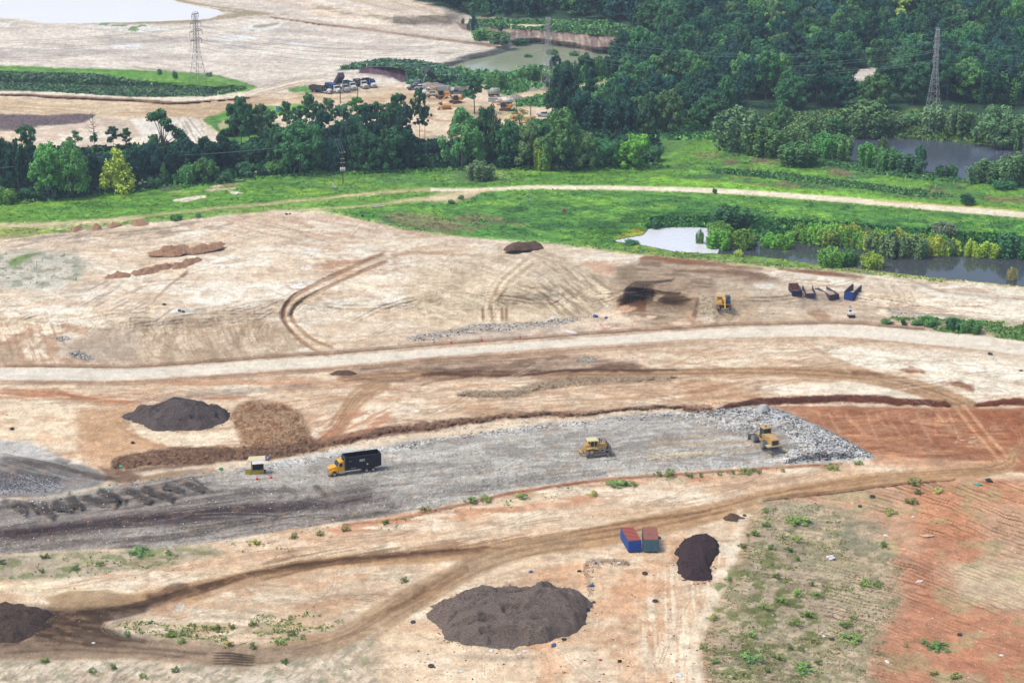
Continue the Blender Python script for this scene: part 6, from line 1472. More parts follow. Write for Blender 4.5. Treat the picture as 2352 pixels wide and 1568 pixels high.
litter('lower_edge_refuse', [(420, 1250), (600, 1222), (800, 1192), (1060, 1150), (1400, 1092), (1600, 1076), (1940, 1056), (1950, 1066), (1600, 1088), (1400, 1104), (1060, 1166), (800, 1208), (500, 1256)], 1620, 0.07, 0.48, MIXC + [(90, 60, 50)], 'scraps along the lower edge of the grey plateau', 28, thr=(.45, 91))
litter('old_dump_refuse', [(0, 1085), (140, 1092), (150, 1125), (0, 1140)], 900, 0.10, 0.48, [(150, 154, 166), (190, 194, 204), (84, 88, 100), (60, 64, 76)], 'bluish refuse in the grey hollow at the left edge', 29)
litter('hillside_scraps', [(1700, 1160), (2352, 1110), (2352, 1568), (1640, 1568)], 390, 0.10, 0.44, WHT * 2 + [(70, 60, 56), (200, 160, 130)], 'white scraps blown across the red slope', 30)
litter('heap_side_scraps', [(1340, 1285), (1470, 1275), (1620, 1240), (1640, 1568), (900, 1568), (960, 1480), (1200, 1500), (1340, 1440), (1360, 1370)], 495, 0.10, 0.50, WHT + DRK + [(110, 84, 66), (90, 120, 180), (100, 70, 56)], 'scraps lying round the big mulch heap', 31)
litter('gully_debris', [(1340, 1310), (1350, 1288), (1400, 1282), (1450, 1290), (1440, 1302), (1390, 1302), (1362, 1312), (1364, 1370), (1350, 1372)], 468, 0.07, 0.44, [(120, 96, 80), (96, 78, 68), (150, 130, 112), (230, 230, 230)], 'woody debris in the gully between heap and containers', 32)
litter('clay_clods', BARE, 1200, 0.10, 0.50, [(150, 112, 86), (170, 130, 100), (120, 92, 74), (196, 170, 144)], 'loose clods lying over the bare landfill', 33)
litter('berm_clods', [(250, 1068), (300, 1044), (400, 1030), (520, 1022), (700, 1012), (900, 975), (1200, 948), (1640, 926), (1640, 936), (1200, 972), (900, 1006), (700, 1046), (520, 1064), (400, 1072), (300, 1084)], 6480, 0.10, 0.44, [(124, 92, 72), (150, 114, 90), (104, 78, 64), (172, 138, 112)], 'brown clods of the long berm above the plateau', 34, hmax=.22)
litter('red_berm_clods', [(1560, 935), (1700, 918), (1850, 906), (2000, 906), (2190, 926), (2352, 914), (2352, 934), (2000, 926), (1760, 932), (1600, 944)], 2700, 0.10, 0.44, [(112, 66, 48), (140, 84, 62), (90, 56, 46)], 'red-brown clods of the berm behind the working face', 35, hmax=.22)
litter('field_clods', CLOD, 2040, 0.10, 0.40, [(150, 116, 86), (176, 142, 108), (126, 96, 72), (196, 166, 132)], 'clods of the rough brown field left of the berm track', 36, hmax=.22)
litter('crumbly_ridge_clods', [(1042, 912), (1090, 896), (1180, 892), (1240, 874), (1320, 866), (1420, 858), (1560, 860), (1500, 874), (1320, 888), (1240, 898), (1180, 914), (1090, 918)], 2700, 0.10, 0.36, [(150, 130, 106), (178, 156, 130), (130, 112, 92)], 'greyish clods of the low ridge in the middle', 37, hmax=.22)
litter('rubble', RUB, 756, 0.10, 0.40, [(236, 234, 228), (210, 206, 198), (130, 122, 112), (170, 164, 150)], 'broken pale rubble beside the small white digger', 38, hmax=.22)
# ------------------------------------------------------------------ machine shop
class MB:
    def __init__(s): s.V = []; s.F = []
    def add(s, V, F):
        o = len(s.V); s.V += [tuple(map(float, v)) for v in V]; s.F += [tuple(o + i for i in f) for f in F]; return s
    def box(s, x0, x1, y0, y1, z0, z1, tx=0, ty=0):
        V = [(x0, y0, z0), (x1, y0, z0), (x1, y1, z0), (x0, y1, z0), (x0 + tx, y0 + ty, z1), (x1 - tx, y0 + ty, z1), (x1 - tx, y1 - ty, z1), (x0 + tx, y1 - ty, z1)]
        return s.add(V, [(3, 2, 1, 0), (4, 5, 6, 7), (0, 1, 5, 4), (1, 2, 6, 5), (2, 3, 7, 6), (3, 0, 4, 7)])
    def prism(s, pts, y0, y1):
        """outline in x-z, extruded along y"""
        n = len(pts); V = [(x, y0, z) for x, z in pts] + [(x, y1, z) for x, z in pts]
        F = [tuple(range(n)), tuple(range(2 * n - 1, n - 1, -1))] + [((i + 1) % n, i, n + i, n + (i + 1) % n) for i in range(n)]
        return s.add(V, F)
    def cyl(s, p0, p1, r0, r1=None, n=12):
        r1 = r0 if r1 is None else r1
        p0, p1 = np.array(p0, float), np.array(p1, float); d = p1 - p0; d /= np.linalg.norm(d)
        a = np.cross(d, [.31, .9, .3] if abs(d[1]) < .9 else [1, 0, 0]); a /= np.linalg.norm(a); b = np.cross(d, a)
        V = []
        for p, r in ((p0, r0), (p1, r1)):
            V += [p + (a * math.cos(6.2832 * i / n) + b * math.sin(6.2832 * i / n)) * r for i in range(n)]
        return s.add(V, [tuple(range(n))[::-1], tuple(range(n, 2 * n))] + [(i, (i + 1) % n, n + (i + 1) % n, n + i) for i in range(n)])
    def tube(s, pts, r, n=5):
        for a, b in zip(pts, pts[1:]): s.cyl(a, b, r, r, n)
        return s
    def bar(s, p0, p1, w, h):
        return s.cyl(p0, p1, w * .62, h * .62, 4)
    def build(s, name, mat, parent=None, smooth=False, label=None):
        me = bpy.data.meshes.new(name); me.from_pydata(s.V, [], s.F); me.materials.append(mat)
        if smooth: me.polygons.foreach_set('use_smooth', [True] * len(me.polygons))
        o = obj(name, me, parent)
        if label: o['label'] = label
        return o
def head(x0, y0, x1, y1):
    a, b = gp(x0, y0), gp(x1, y1); return math.atan2(b.y - a.y, b.x - a.x)
BLK = paintm((34, 36, 42), .6, .5, 2, name='black_steel'); TYR = paintm((44, 44, 46), .85, .4, 3, name='rubber')
YEL = paintm((250, 182, 30), .35, .12, 1.5, name='yellow_paint'); YED = paintm((216, 178, 104), .7, .6, 1.5, name='dusty_yellow')
NVY = paintm((10, 17, 36), .45, .06, 1.2, name='navy_paint'); SIL = paintm((190, 194, 198), .35, .2, 3, .5, name='aluminium')
GLS = paintm((44, 66, 72), .08, .1, 1, name='window_glass'); WHTM = paintm((232, 234, 236), .45, .12, 2, name='white_paint')
MUD = paintm((112, 104, 104), .9, .5, 2, name='muddy_steel'); STL = paintm((150, 152, 160), .55, .4, 2, .3, name='worn_steel')
BLU = paintm((24, 84, 190), .5, .12, 1.5, name='blue_paint'); TEA = paintm((30, 108, 146), .6, .2, 1.2, name='teal_paint')
RST = paintm((150, 84, 72), .8, .35, 1.5, name='rust_red'); ORG = paintm((226, 60, 44), .5, .1, 4, name='cone_orange')
GRY = paintm((150, 154, 158), .6, .3, 2, name='grey_paint'); WOOD = paintm((92, 80, 70), .9, .3, 3, name='pole_wood')
def wheel(par, x, y, r, w, name='wheel', rimm=None):
    t = MB().cyl((x, y - w / 2, r), (x, y + w / 2, r), r, n=18).build(name, TYR, par)
    MB().cyl((x, y - w / 2 - .03, r), (x, y + w / 2 + .03, r), r * .52, n=12).build('rim', rimm or SIL, t)
    return t
def truck(px, py, hd, cab, bed, lab, group=None, kind='rolloff', raised=False, sc=1.0, hood=None, grille=None, name='dump_truck', cat='truck', open_bed=True, dz=0):
    e = empty(name, gp(px, py, dz), hd); e.scale = (sc,) * 3
    tag(e, lab, cat, group)
    MB().box(-4.9, 4.2, -.45, .45, .72, 1.0).box(-4.2, -1.5, -1.1, 1.1, .5, .62).build('chassis', BLK, e)
    c = MB(); c.prism([(2.15, .95), (3.5, .95), (3.45, 1.9), (3.0, 2.75), (2.9, 2.88), (2.2, 2.9), (2.15, 2.8)], -1.12, 1.12)
    co = c.build('cab', cab, e)
    h = MB(); h.prism([(3.46, .9), (4.95, .8), (5.05, 1.35), (4.95, 1.62), (3.46, 1.98)], -.82, .82)
    for s_ in (-1, 1):
        h.prism([(3.35, .7), (3.4, 1.15), (3.6, 1.42), (4.1, 1.5), (4.55, 1.38), (4.9, .95), (4.9, .62), (4.55, .62), (4.4, 1.08), (4.1, 1.22), (3.75, 1.14), (3.55, .7)], s_ * 1.2 - .36 * (s_ > 0), s_ * 1.2 + .36 * (s_ < 0))
    h.build('hood', hood or cab, e)
    MB().prism([(3.49, 1.95), (3.06, 2.72), (3.09, 2.73), (3.53, 1.95)], -.98, .98).build('windshield', GLS, co)
    for s_ in (-1, 1):
        d = MB().prism([(2.45, 1.95), (3.25, 1.95), (2.98, 2.6), (2.45, 2.6)], s_ * 1.125 - .01, s_ * 1.125 + .01).build('side_window', GLS, co)
        MB().box(3.2, 3.3, s_ * 1.25, s_ * 1.45, 2.0, 2.6).build('mirror', SIL, e)
        MB().cyl((2.02, s_ * .95, 1.0), (2.02, s_ * .95, 3.3), .08, n=8).build('exhaust_stack', SIL, e)
        MB().box(4.95, 5.04, s_ * .98 - .15, s_ * .98 + .15, 1.0, 1.22).build('headlight', WHTM, e)
        MB().cyl((2.1, s_ * .95, .72), (3.2, s_ * .95, .72), .31, n=10).build('fuel_tank', SIL, e)
    MB().box(5.02, 5.09, -.55, .55, .85, 1.5).build('grille', grille or SIL, e)
    MB().box(5.0, 5.28, -1.18, 1.18, .42, .74).build('bumper', SIL, e)
    for s_ in (-1, 1):
        wheel(e, 4.1, s_ * 1.02, .53, .32)
        for x in (-2.25, -3.6): wheel(e, x, s_ * .93, .53, .55)
    if kind == 'rolloff':
        b = MB(); x0, x1, w, z0, z1 = -5.15, 1.75, 1.26, 1.18, 3.62
        b.box(x0, x1, -w, w, z0, z0 + .12)
        for s_ in (-1, 1):
            b.box(x0, x1, s_ * w - .04, s_ * w + .04, z0, z1)
            b.box(x0, x1, s_ * w - .09, s_ * w + .09, z1 - .12, z1 + .03)
        b.box(x0 - .04, x0 + .04, -w, w, z0, z1).box(x1 - .05, x1 + .05, -w, w, z0, z1)
        b.box(x0 - .05, x0 + .08, -w, w, z1 - .1, z1 + .03).box(x1 - .08, x1 + .06, -w, w, z1 - .1, z1 + .03)
        bo = b.build('container', bed, e)
        for s_ in (-1, 1):
            y = s_ * 1.315
            MB().box(-1.9, -.85, y - .012, y + .012, 2.55, 2.98).build('sign_panel', paintm((206, 208, 200), .5, .35, 6, name='sign_white'), bo)
            MB().box(-1.75, -1.5, y - .018, y + .018, 2.6, 2.93).build('emblem', paintm((140, 146, 120), .5, .4, 9, name='emblem'), bo)
            MB().box(-2.55, -2.25, y - .012, y + .012, 1.72, 2.02).build('small_placard', WHTM, bo)
            MB().box(.75, 1.2, y - .012, y + .012, 2.74, 2.86).build('number_plate', GRY, bo)
            m = MB()
            for k in range(4): m.box(-.1 + .28 * k, .04 + .28 * k, y - .012, y + .012, 1.38, 1.46)
            m.build('reflector_strip', WHTM, bo)
            MB().box(-2.9, -2.0, s_ * 1.05 - .2, s_ * 1.05 + .2, 1.08, 1.16).build('mudguard', BLK, e)
        MB().box(1.85, 1.95, -1.15, 1.15, 1.0, 3.5).box(1.75, 2.3, -.9, .9, 3.42, 3.5).build('headboard', BLK, e)
    else:
        b = MB(); x0, x1, w, z0, z1 = -4.9, 1.7, 1.24, 1.2, 2.75
        P = [(x0, z0), (x1, z0), (x1, z1 + .1), (x0, z1)]
        T = np.array([0, 0, 0.])
        b.box(x0, x1, -w, w, z0, z0 + .1)
        for s_ in (-1, 1):
            b.box(x0, x1, s_ * w - .05, s_ * w + .05, z0, z1)
            for k in range(6): b.box(x0 + .3 + k * 1.2, x0 + .42 + k * 1.2, s_ * (w + .08) - .05, s_ * (w + .08) + .05, z0, z1)
        b.box(x0 - .04, x0 + .04, -w, w, z0, z1 - .1).box(x1 - .05, x1 + .05, -w, w, z0, z1 + .5)
        if not open_bed:
            b.prism([(x0, z1), (x0 + .4, z1 + .35), (x1 - .6, z1 + .42), (x1, z1 + .1)], -w, w)
        bo = b.build('dump_bed', bed, e)
        if raised:
            bo.location = (-4.6, 0, 1.15); bo.rotation_euler = (0, -math.radians(42), 0)
            me = bo.data
            for v in me.vertices: v.co.x += 4.6; v.co.z -= 1.15
            MB().cyl((1.3, 0, .9), (.1, 0, 4.4), .14, .1, 8).build('hoist_ram', SIL, e)
    return e
truck(812, 1084.5, head(850, 1078, 768, 1089.5), YEL, NVY, 'yellow hooded truck carrying a tall black open container on the grey plateau', name='roll_off_truck')
# parked dump trucks in the far yard
TRK = 'dump trucks parked in a row in the far yard'
HW = math.radians(-62)
for (x, y, hd, cab, bed, hood, lab, kw) in (
    (737, 213.5, -32, NVY, paintm((38, 42, 58), .6, .4, 2, name='dark_bed'), WHTM, 'leftmost dump truck of the row, dark cab and bed with shiny front', {}),
    (766, 211, -58, WHTM, paintm((20, 76, 130), .5, .2, 2, name='blue_tarp'), None, 'white dump truck with a bright blue covered bed, second in the row', dict(open_bed=False)),
    (786, 208.5, -60, paintm((186, 186, 200), .5, .2, 2, name='pale_grey_cab'), paintm((70, 62, 84), .6, .3, 2, name='plum_bed'), None, 'pale grey dump truck with its dark bed tipped up high', dict(raised=True)),
    (803, 204, -62, WHTM, paintm((16, 88, 104), .5, .3, 2, name='teal_bed'), None, 'white dump truck with a teal bed, right of the tipped one', {}),
    (829, 200.5, -62, WHTM, paintm((20, 44, 76), .5, .3, 2, name='dark_blue_bed'), None, 'white dump truck with a dark blue bed, second from the right', {}),
    (849, 198.5, -64, BLU, paintm((28, 34, 60), .5, .3, 2, name='black_blue_bed'), WHTM, 'blue dump truck with a white hood at the right end of the row', {})):
    truck(x, y, math.radians(hd), cab, bed, lab, TRK, 'dump', hood=hood, sc=.98, **kw)
truck(978, 199, math.radians(205), paintm((120, 124, 150), .5, .2, 2, name='dull_blue_cab'), paintm((26, 32, 66), .5, .3, 2, name='ink_bed'), 'dark dump truck with its bed tipped beside the yellow excavator', None, 'dump', raised=True)
truck(1000, 218, math.radians(195), WHTM, paintm((196, 200, 204), .5, .3, 2, name='grey_white_bed'), 'white dump truck half hidden behind the yellow excavator arm', None, 'dump')
# bulldozer -------------------------------------------------------------------------
def dozer():
    e = empty('bulldozer', gp(1366, 1043), head(1342, 1047.5, 1397, 1044)); e.rotation_euler[2] += math.radians(4)
    tag(e, 'dusty yellow bulldozer with a dark blade facing right on the grey plateau', 'bulldozer')
    for s_ in (-1, 1):
        y0, y1 = s_ * 1.35 - .3, s_ * 1.35 + .3
        tr = MB().prism([(-2.1, .12), (-1.9, 0), (1.75, 0), (2.05, .2), (2.1, .5), (1.9, .8), (1.5, .92), (-.5, 1.5), (-1.0, 1.62), (-1.5, 1.45), (-1.7, 1.1), (-2.15, .45)], y0, y1).build('track', MUD, e)
        g = MB()
        for k in range(16): g.box(-2.0 + k * .25, -1.92 + k * .25, y0 - .03, y1 + .03, -.04, .06)
        g.build('track_pads', BLK, tr)
        MB().cyl((-1.1, s_ * 1.67, 1.1), (-1.1, s_ * 1.7, 1.1), .34, n=14).build('sprocket', paintm((196, 186, 140), .7, .3, 3, name='hub_buff'), tr)
        MB().bar((-.6, s_ * 1.72, .55), (2.5, s_ * 1.72, .55), .28, .28).build('push_arm', MUD, e)
        MB().bar((1.0, s_ * .95, 1.35), (2.55, s_ * 1.0, 1.0), .16, .16).build('lift_cylinder', SIL, e)
        MB().prism([(-2.0, 1.68), (-1.0, 1.78), (.2, 1.55), (.2, 1.62), (-1.0, 1.88), (-2.05, 1.76)], y0 - .05, y1 + .05).build('fender', YED, e)
    MB().box(-2.1, 1.0, -1.0, 1.0, .6, 1.7).build('hull', YED, e)
    MB().prism([(.3, 1.3), (2.15, 1.2), (2.2, 2.15), (2.05, 2.25), (.3, 2.38)], -.62, .62).build('engine_hood', YED, e)
    MB().box(2.16, 2.24, -.56, .56, 1.25, 2.1).build('radiator_grille', MUD, e)
    c = MB().box(-1.15, .3, -.82, .82, 1.7, 3.05, .08, .05).build('cab', GLS, e)
    p = MB()
    for x in (-1.12, -.35, .24):
        for y in (-.8, .8): p.box(x - .05, x + .05, y - .06, y + .06, 1.7, 3.1)
    p.box(-1.2, .34, -.86, .86, 1.7, 1.95).build('cab_frame', YED, c)
    MB().box(-1.6, .5, -.95, .95, 3.05, 3.22, .06, .06).build('cab_roof', paintm((238, 226, 176), .6, .2, 2, name='pale_yellow'), c)
    MB().box(-2.2, -1.15, -.95, .95, 1.6, 2.35, .1, .05).build('fuel_tank', YED, e)
    for x, h in ((1.0, 3.15), (1.35, 2.95)): MB().cyl((x, .2, 2.2), (x, .2, h), .08, n=8).cyl((x, .2, h - .3), (x, .2, h), .13, n=8).build('exhaust_stack', BLK, e)
    MB().bar((1.9, -.45, 1.9), (1.95, -.45, 3.2), .2, .14).bar((1.9, .45, 1.9), (1.95, .45, 3.2), .2, .14).build('lift_yoke', YED, e)
    b = MB().prism([(2.55, .05), (2.75, .05), (2.62, .5), (2.62, .95), (2.85, 1.55), (2.7, 1.6), (2.45, .95), (2.45, .5)], -2.05, 2.05)
    b.build('blade', paintm((70, 72, 84), .5, .5, 2, name='dark_blade'), e)
    g = MB()
    for y in np.linspace(-1.9, 1.9, 9): g.bar((2.72, y, 1.55), (2.7, y, 2.1), .07, .07)
    g.bar((2.7, -2.0, 2.1), (2.7, 2.0, 2.1), .1, .1).bar((2.7, -2.0, 1.85), (2.7, 2.0, 1.85), .07, .07)
    g.build('blade_screen', BLK, e)
    r = MB().bar((-2.1, -.6, 1.1), (-2.95, -.6, .9), .16, .16).bar((-2.1, .6, 1.1), (-2.95, .6, .9), .16, .16).box(-3.1, -2.85, -1.0, 1.0, .8, 1.05)
    for y in (-.7, 0, .7): r.prism([(-3.05, .9), (-2.9, .9), (-2.85, .1), (-3.0, .0)], y - .06, y + .06)
    r.build('ripper', YED, e)
dozer()
# landfill compactor -------------------------------------------------------------------
def compactor():
    e = empty('landfill_compactor', gp(1757, 1020), math.radians(112)); e.scale = (.95, .95, .95)
    tag(e, 'yellow landfill compactor with spiked steel wheels pushing refuse', 'compactor')
    for x, nm in ((2.0, 'front'), (-1.9, 'rear')):
        for s_ in (-1, 1):
            y0, y1 = s_ * 1.35 - .52, s_ * 1.35 + .52
            w = MB().cyl((x, y0, .84), (x, y1, .84), .74, n=22).build('wheel', STL, e)
            t = MB()
            for j in range(4):
                for i in range(14):
                    a = 6.2832 * (i + .5 * (j % 2)) / 14; yy = y0 + .14 + j * .25
                    t.bar((x + .72 * math.cos(a), yy, .84 + .72 * math.sin(a)), (x + .93 * math.cos(a), yy, .84 + .93 * math.sin(a)), .16, .1)
            t.build('wheel_teeth', paintm((96, 100, 124), .6, .4, 3, name='blued_steel'), w)
            MB().cyl((x, s_ * 1.885 - .02, .84), (x, s_ * 1.885 + .02, .84), .55, n=16).build('hub_plate', GRY, w)
    MB().box(.3, 3.0, -.75, .75, .7, 1.7).build('front_frame', YED, e)
    MB().box(-3.9, .3, -.75, .75, .65, 1.6).build('rear_frame', YED, e)
    MB().prism([(-4.2, 1.2), (-.9, 1.35), (-.9, 2.75), (-3.9, 2.55), (-4.25, 2.3)], -.85, .85).build('engine_hood', YED, e)
    MB().box(-4.3, -4.2, -.68, .68, 1.2, 2.2).build('radiator_grille', paintm((52, 46, 52), .6, .4, 4, name='grille_black'), e)
    MB().box(-4.6, -3.2, -1.75, 1.75, .95, 1.22).build('counterweight', paintm((206, 192, 156), .7, .4, 2, name='dusty_buff'), e)
    c = MB().box(-.85, .85, -.82, .82, 2.1, 3.75, .06, .04).build('cab', GLS, e)
    p = MB()
    for x in (-.85, .8):
        for y in (-.8, .8): p.box(x - .06, x + .06, y - .06, y + .06, 1.6, 3.8)
    p.box(-.95, .95, -.9, .9, 1.55, 2.15).build('cab_frame', paintm((50, 66, 72), .5, .3, 3, name='cab_dark'), c)
    MB().box(-1.0, 1.0, -.95, .95, 3.75, 3.95, .1, .1).build('cab_roof', YED, c)
    MB().cyl((-.1, 0, 3.95), (-.1, 0, 4.2), .22, .16, 8).build('roof_unit', BLK, c)
    for s_ in (-1, 1):
        st_ = MB()
        for k in range(6): st_.box(-2.3 + k * .28, -2.02 + k * .28, s_ * 1.15 - .28, s_ * 1.15 + .28, 1.3 + k * .24, 1.36 + k * .24)
        st_.box(-2.4, -.5, s_ * .9 - .03, s_ * .9 + .03, 1.3, 2.7).build('steps', YED, e)
    MB().cyl((-1.3, -.5, 2.7), (-1.3, -.5, 3.5), .1, n=8).build('exhaust_stack', BLK, e)
    for s_ in (-1, 1): MB().bar((2.4, s_ * .6, 1.0), (3.6, s_ * .6, .8), .2, .2).build('blade_arm', STL, e)
    MB().prism([(3.6, .1), (3.75, .1), (3.66, .7), (3.8, 1.25), (3.66, 1.3), (3.52, .7)], -2.1, 2.1).build('blade', STL, e)
    g = MB()
    for y in np.linspace(-2.0, 2.0, 12): g.bar((3.72, y, 1.28), (3.72, y, 2.1), .06, .06)
    g.bar((3.72, -2.0, 2.1), (3.72, 2.0, 2.1), .09, .09).bar((3.72, -2.0, 1.7), (3.72, 2.0, 1.7), .05, .05)
    g.build('blade_screen', STL, e)
compactor()
# excavators ---------------------------------------------------------------------------
def excavator(px, py, hd, lab, col, pose, grp=None, sc=1, tool='bucket', cabc=None, wid=1.3, name='excavator'):
    e = empty(name, gp(px, py), hd); e.scale = (sc,) * 3; tag(e, lab, 'excavator', grp)
    for s_ in (-1, 1):
        MB().prism([(-2.0, .45), (-1.75, .08), (-1.5, 0), (1.5, 0), (1.75, .08), (2.0, .45), (1.75, .82), (1.5, .9), (-1.5, .9), (-1.75, .82)], s_ * wid - .3, s_ * wid + .3).build('track', paintm((112, 84, 74), .9, .4, 3, name='rusty_track'), e)
    MB().box(-.9, .9, -1.1, 1.1, .35, .95).cyl((0, 0, .9), (0, 0, 1.15), .7, n=14).build('undercarriage', BLK, e)
    MB().box(-2.3, 1.3, -1.45, 1.45, 1.15, 1.4).box(-1.6, .2, -1.4, .35, 1.4, 2.15).build('house', col, e)
    MB().prism([(-2.6, 1.2), (-1.6, 1.2), (-1.6, 2.3), (-2.4, 2.3), (-2.65, 2.0)], -1.4, 1.4).build('counterweight', col, e)
    MB().box(-1.2, -.2, -1.42, -1.38, 1.5, 2.05).box(-1.4, .1, -1.3, -.2, 2.16, 2.2).build('vents', BLK, e)
    MB().box(.25, 1.25, -1.4, -.45, 1.4, 1.85, .08, .05).build('tool_box', col, e)
    c = MB().prism([(-.3, 1.4), (1.35, 1.4), (1.45, 2.0), (1.1, 2.9), (-.3, 2.95)], .42, 1.4).build('cab', cabc or GLS, e)
    MB().box(-.35, 1.15, .38, 1.43, 2.95, 3.03).build('cab_roof', cabc or BLK, c)
    MB().prism([(-.34, 1.4), (-.24, 1.4), (-.24, 2.95), (-.34, 2.95)], .4, 1.42).box(1.0, 1.1, 1.38, 1.44, 1.4, 2.9).box(-.3, 1.35, .39, 1.43, 1.38, 1.72).build('cab_frame', BLK, c)
    (bx, bz), (kx, kz), (tx, tz) = pose     # boom knee, stick end positions
    MB().bar((.5, -.1, 1.5), (bx, -.1, bz), .62, .5).bar((bx, -.1, bz), (kx, -.1, kz), .5, .36).build('boom', col, e)
    MB().bar((kx - .1, -.1, kz + .15), (tx, -.1, tz), .36, .24).build('stick', col, e)
    MB().cyl((.9, .2, 1.4), (bx, .2, bz - .2), .1, n=8).cyl((.9, -.4, 1.4), (bx, -.4, bz - .2), .1, n=8).build('boom_cylinder', SIL, e)
    if tool == 'rake':
        g = MB().box(tx - .2, tx + .1, -.9, .7, tz - .1, tz + .15)
        for k in range(5): g.prism([(tx - .1, tz), (tx + .1, tz), (tx + .5, tz - .8), (tx + .35, tz - .85), (tx + .1, tz - .5)], -.85 + .37 * k, -.78 + .37 * k)
        g.build('rake', GRY, e)
    else:
        MB().prism([(tx - .4, tz + .1), (tx + .3, tz + .25), (tx + .45, tz - .5), (tx - .2, tz - .8), (tx - .7, tz - .5)], -.65, .45).build('bucket', paintm((120, 112, 108), .6, .4, 3, name='bucket_steel'), e)
    return e
excavator(1661, 708, math.radians(-88), 'yellow excavator with a dark blue cab facing the camera beside the pit', paintm((236, 186, 74), .6, .3, 1.5, name='excavator_yellow'), ((1.6, 3.0), (3.0, 2.6), (3.9, .95)), tool='rake', cabc=paintm((46, 74, 112), .2, .2, 2, name='blue_glass'), sc=1.08)
EG = 'excavators in the works yard'
OR_ = paintm((232, 160, 40), .5, .25, 2, name='orange_yellow')
excavator(1014, 226, math.radians(200), 'orange-yellow excavator with folded arm left of the yard pine', OR_, ((2.2, 4.2), (4.2, 3.6), (5.2, 1.2)), EG)
excavator(1046, 237, math.radians(214), 'excavator with a dark cab and pale orange body, arm reaching down left', paintm((222, 160, 84), .5, .25, 2, name='pale_orange'), ((2.4, 3.4), (4.6, 2.6), (6.6, .8)), EG)
excavator(1160, 254, math.radians(168), 'orange excavator in front of the white tank truck', paintm((226, 152, 58), .5, .25, 2, name='tan_orange'), ((2.2, 3.2), (4.4, 2.8), (6.0, .9)), EG)
def wheelrow():
    e = empty('crawler_loader', gp(1026, 251), math.radians(190)); tag(e, 'low orange tracked loader on the sand below the excavators', 'loader')
    for s_ in (-1, 1): MB().prism([(-1.6, 0), (1.5, 0), (1.8, .4), (1.4, .8), (-1.4, .8), (-1.8, .4)], s_ * 1.0 - .25, s_ * 1.0 + .25).build('track', paintm((150, 92, 60), .8, .4, 3, name='rust_track'), e)
    MB().box(-1.5, 1.3, -.8, .8, .5, 1.5, .1, .05).build('body', OR_, e)
    MB().bar((1.0, -.7, 1.3), (2.8, -.7, .5), .2, .2).bar((1.0, .7, 1.3), (2.8, .7, .5), .2, .2).build('arm', OR_, e)
    MB().prism([(2.6, .05), (3.4, .05), (3.3, .3), (2.8, .4), (2.7, 1.0), (2.55, 1.0)], -1.2, 1.2).build('bucket', RST, e)
wheelrow()
def minidig():
    e = empty('mini_digger', gp(1955, 728), math.radians(95)); tag(e, 'small white digger seen from behind beside the pale rubble', 'mini digger')
    for s_ in (-1, 1): MB().prism([(-.95, .2), (-.8, 0), (.8, 0), (.95, .2), (.8, .45), (-.8, .45)], s_ * .6 - .17, s_ * .6 + .17).build('track', BLK, e)
    MB().box(-.6, .6, -.6, .6, .2, .5).prism([(-.95, .5), (-.2, .5), (-.2, .8), (-.95, .8)], -.75, .75).build('underframe', BLK, e)
    MB().prism([(-.95, .8), (-.2, .8), (-.2, 1.35), (-.55, 1.5), (-.9, 1.3)], -.72, .72).build('engine_cover', WHTM, e)
    c = MB().prism([(-.25, .55), (.7, .55), (.75, 1.4), (.5, 1.95), (-.25, 2.0)], -.05, .7).build('cab', WHTM, e)
    MB().box(-.29, -.25, .05, .6, 1.25, 1.85).build('rear_window', GLS, c)
    MB().bar((.6, -.2, .8), (1.7, -.2, 2.4), .22, .18).bar((1.7, -.2, 2.4), (2.6, -.2, 2.0), .18, .14).build('boom', GRY, e)
    MB().bar((2.6, -.2, 2.0), (2.9, -.2, .8), .14, .1).build('stick', GRY, e)
    MB().prism([(2.7, .9), (3.1, .8), (3.1, .4), (2.7, .3)], -.4, 0).build('bucket', GRY, e)
minidig()
# guard hut and the things round it ------------------------------------------------------
def hut():
    e = empty('guard_hut', gp(592, 1086), math.radians(6)); e.scale = (1.12, 1.12, 1.25); tag(e, 'small open yellow hut with a pale flat roof on the grey plateau', 'hut')
    yl = paintm((186, 168, 40), .7, .4, 2, name='weathered_yellow'); cr = paintm((228, 218, 180), .7, .25, 2, name='cream_roof')
    for x in (-1.0, 1.0):
        for y in (-.75, .75): MB().box(x - .07, x + .07, y - .07, y + .07, 0, 2.3).build('post', yl, e)
    MB().box(-1.1, 1.1, -.85, .85, .1, .22).build('floor', yl, e)
    MB().box(-1.0, 1.0, -.79, -.74, .2, .75).box(-1.0, -.95, -.74, .74, .2, 1.1).box(.95, 1.0, -.74, .74, .2, 1.1).build('low_wall', yl, e)
    MB().box(-.9, .9, .72, .77, .2, 2.2).build('back_wall', paintm((66, 60, 44), .8, .3, 2, name='dark_board'), e)
    r = MB().prism([(-1.45, 2.3), (-1.45, 2.38), (1.35, 2.46), (1.35, 2.38)], -1.1, 1.1).build('roof', cr, e)
    MB().prism([(-1.75, 1.85), (-1.7, 1.8), (-1.35, 2.33), (-1.42, 2.36)], -1.05, 1.0).build('side_awning', paintm((222, 200, 150), .7, .3, 2, name='tan_awning'), r)
    MB().add([(-.9, -1.1, 2.35), (1.2, -1.1, 2.42), (1.25, -1.55, 2.05), (-.85, -1.55, 1.98), (-.9, -1.1, 2.3), (1.2, -1.1, 2.37), (1.25, -1.52, 2.0), (-.85, -1.52, 1.93)], [(0, 3, 2, 1), (4, 5, 6, 7), (0, 1, 5, 4), (1, 2, 6, 5), (2, 3, 7, 6), (3, 0, 4, 7)]).build('front_awning', WHTM, r)
    return e
hut()
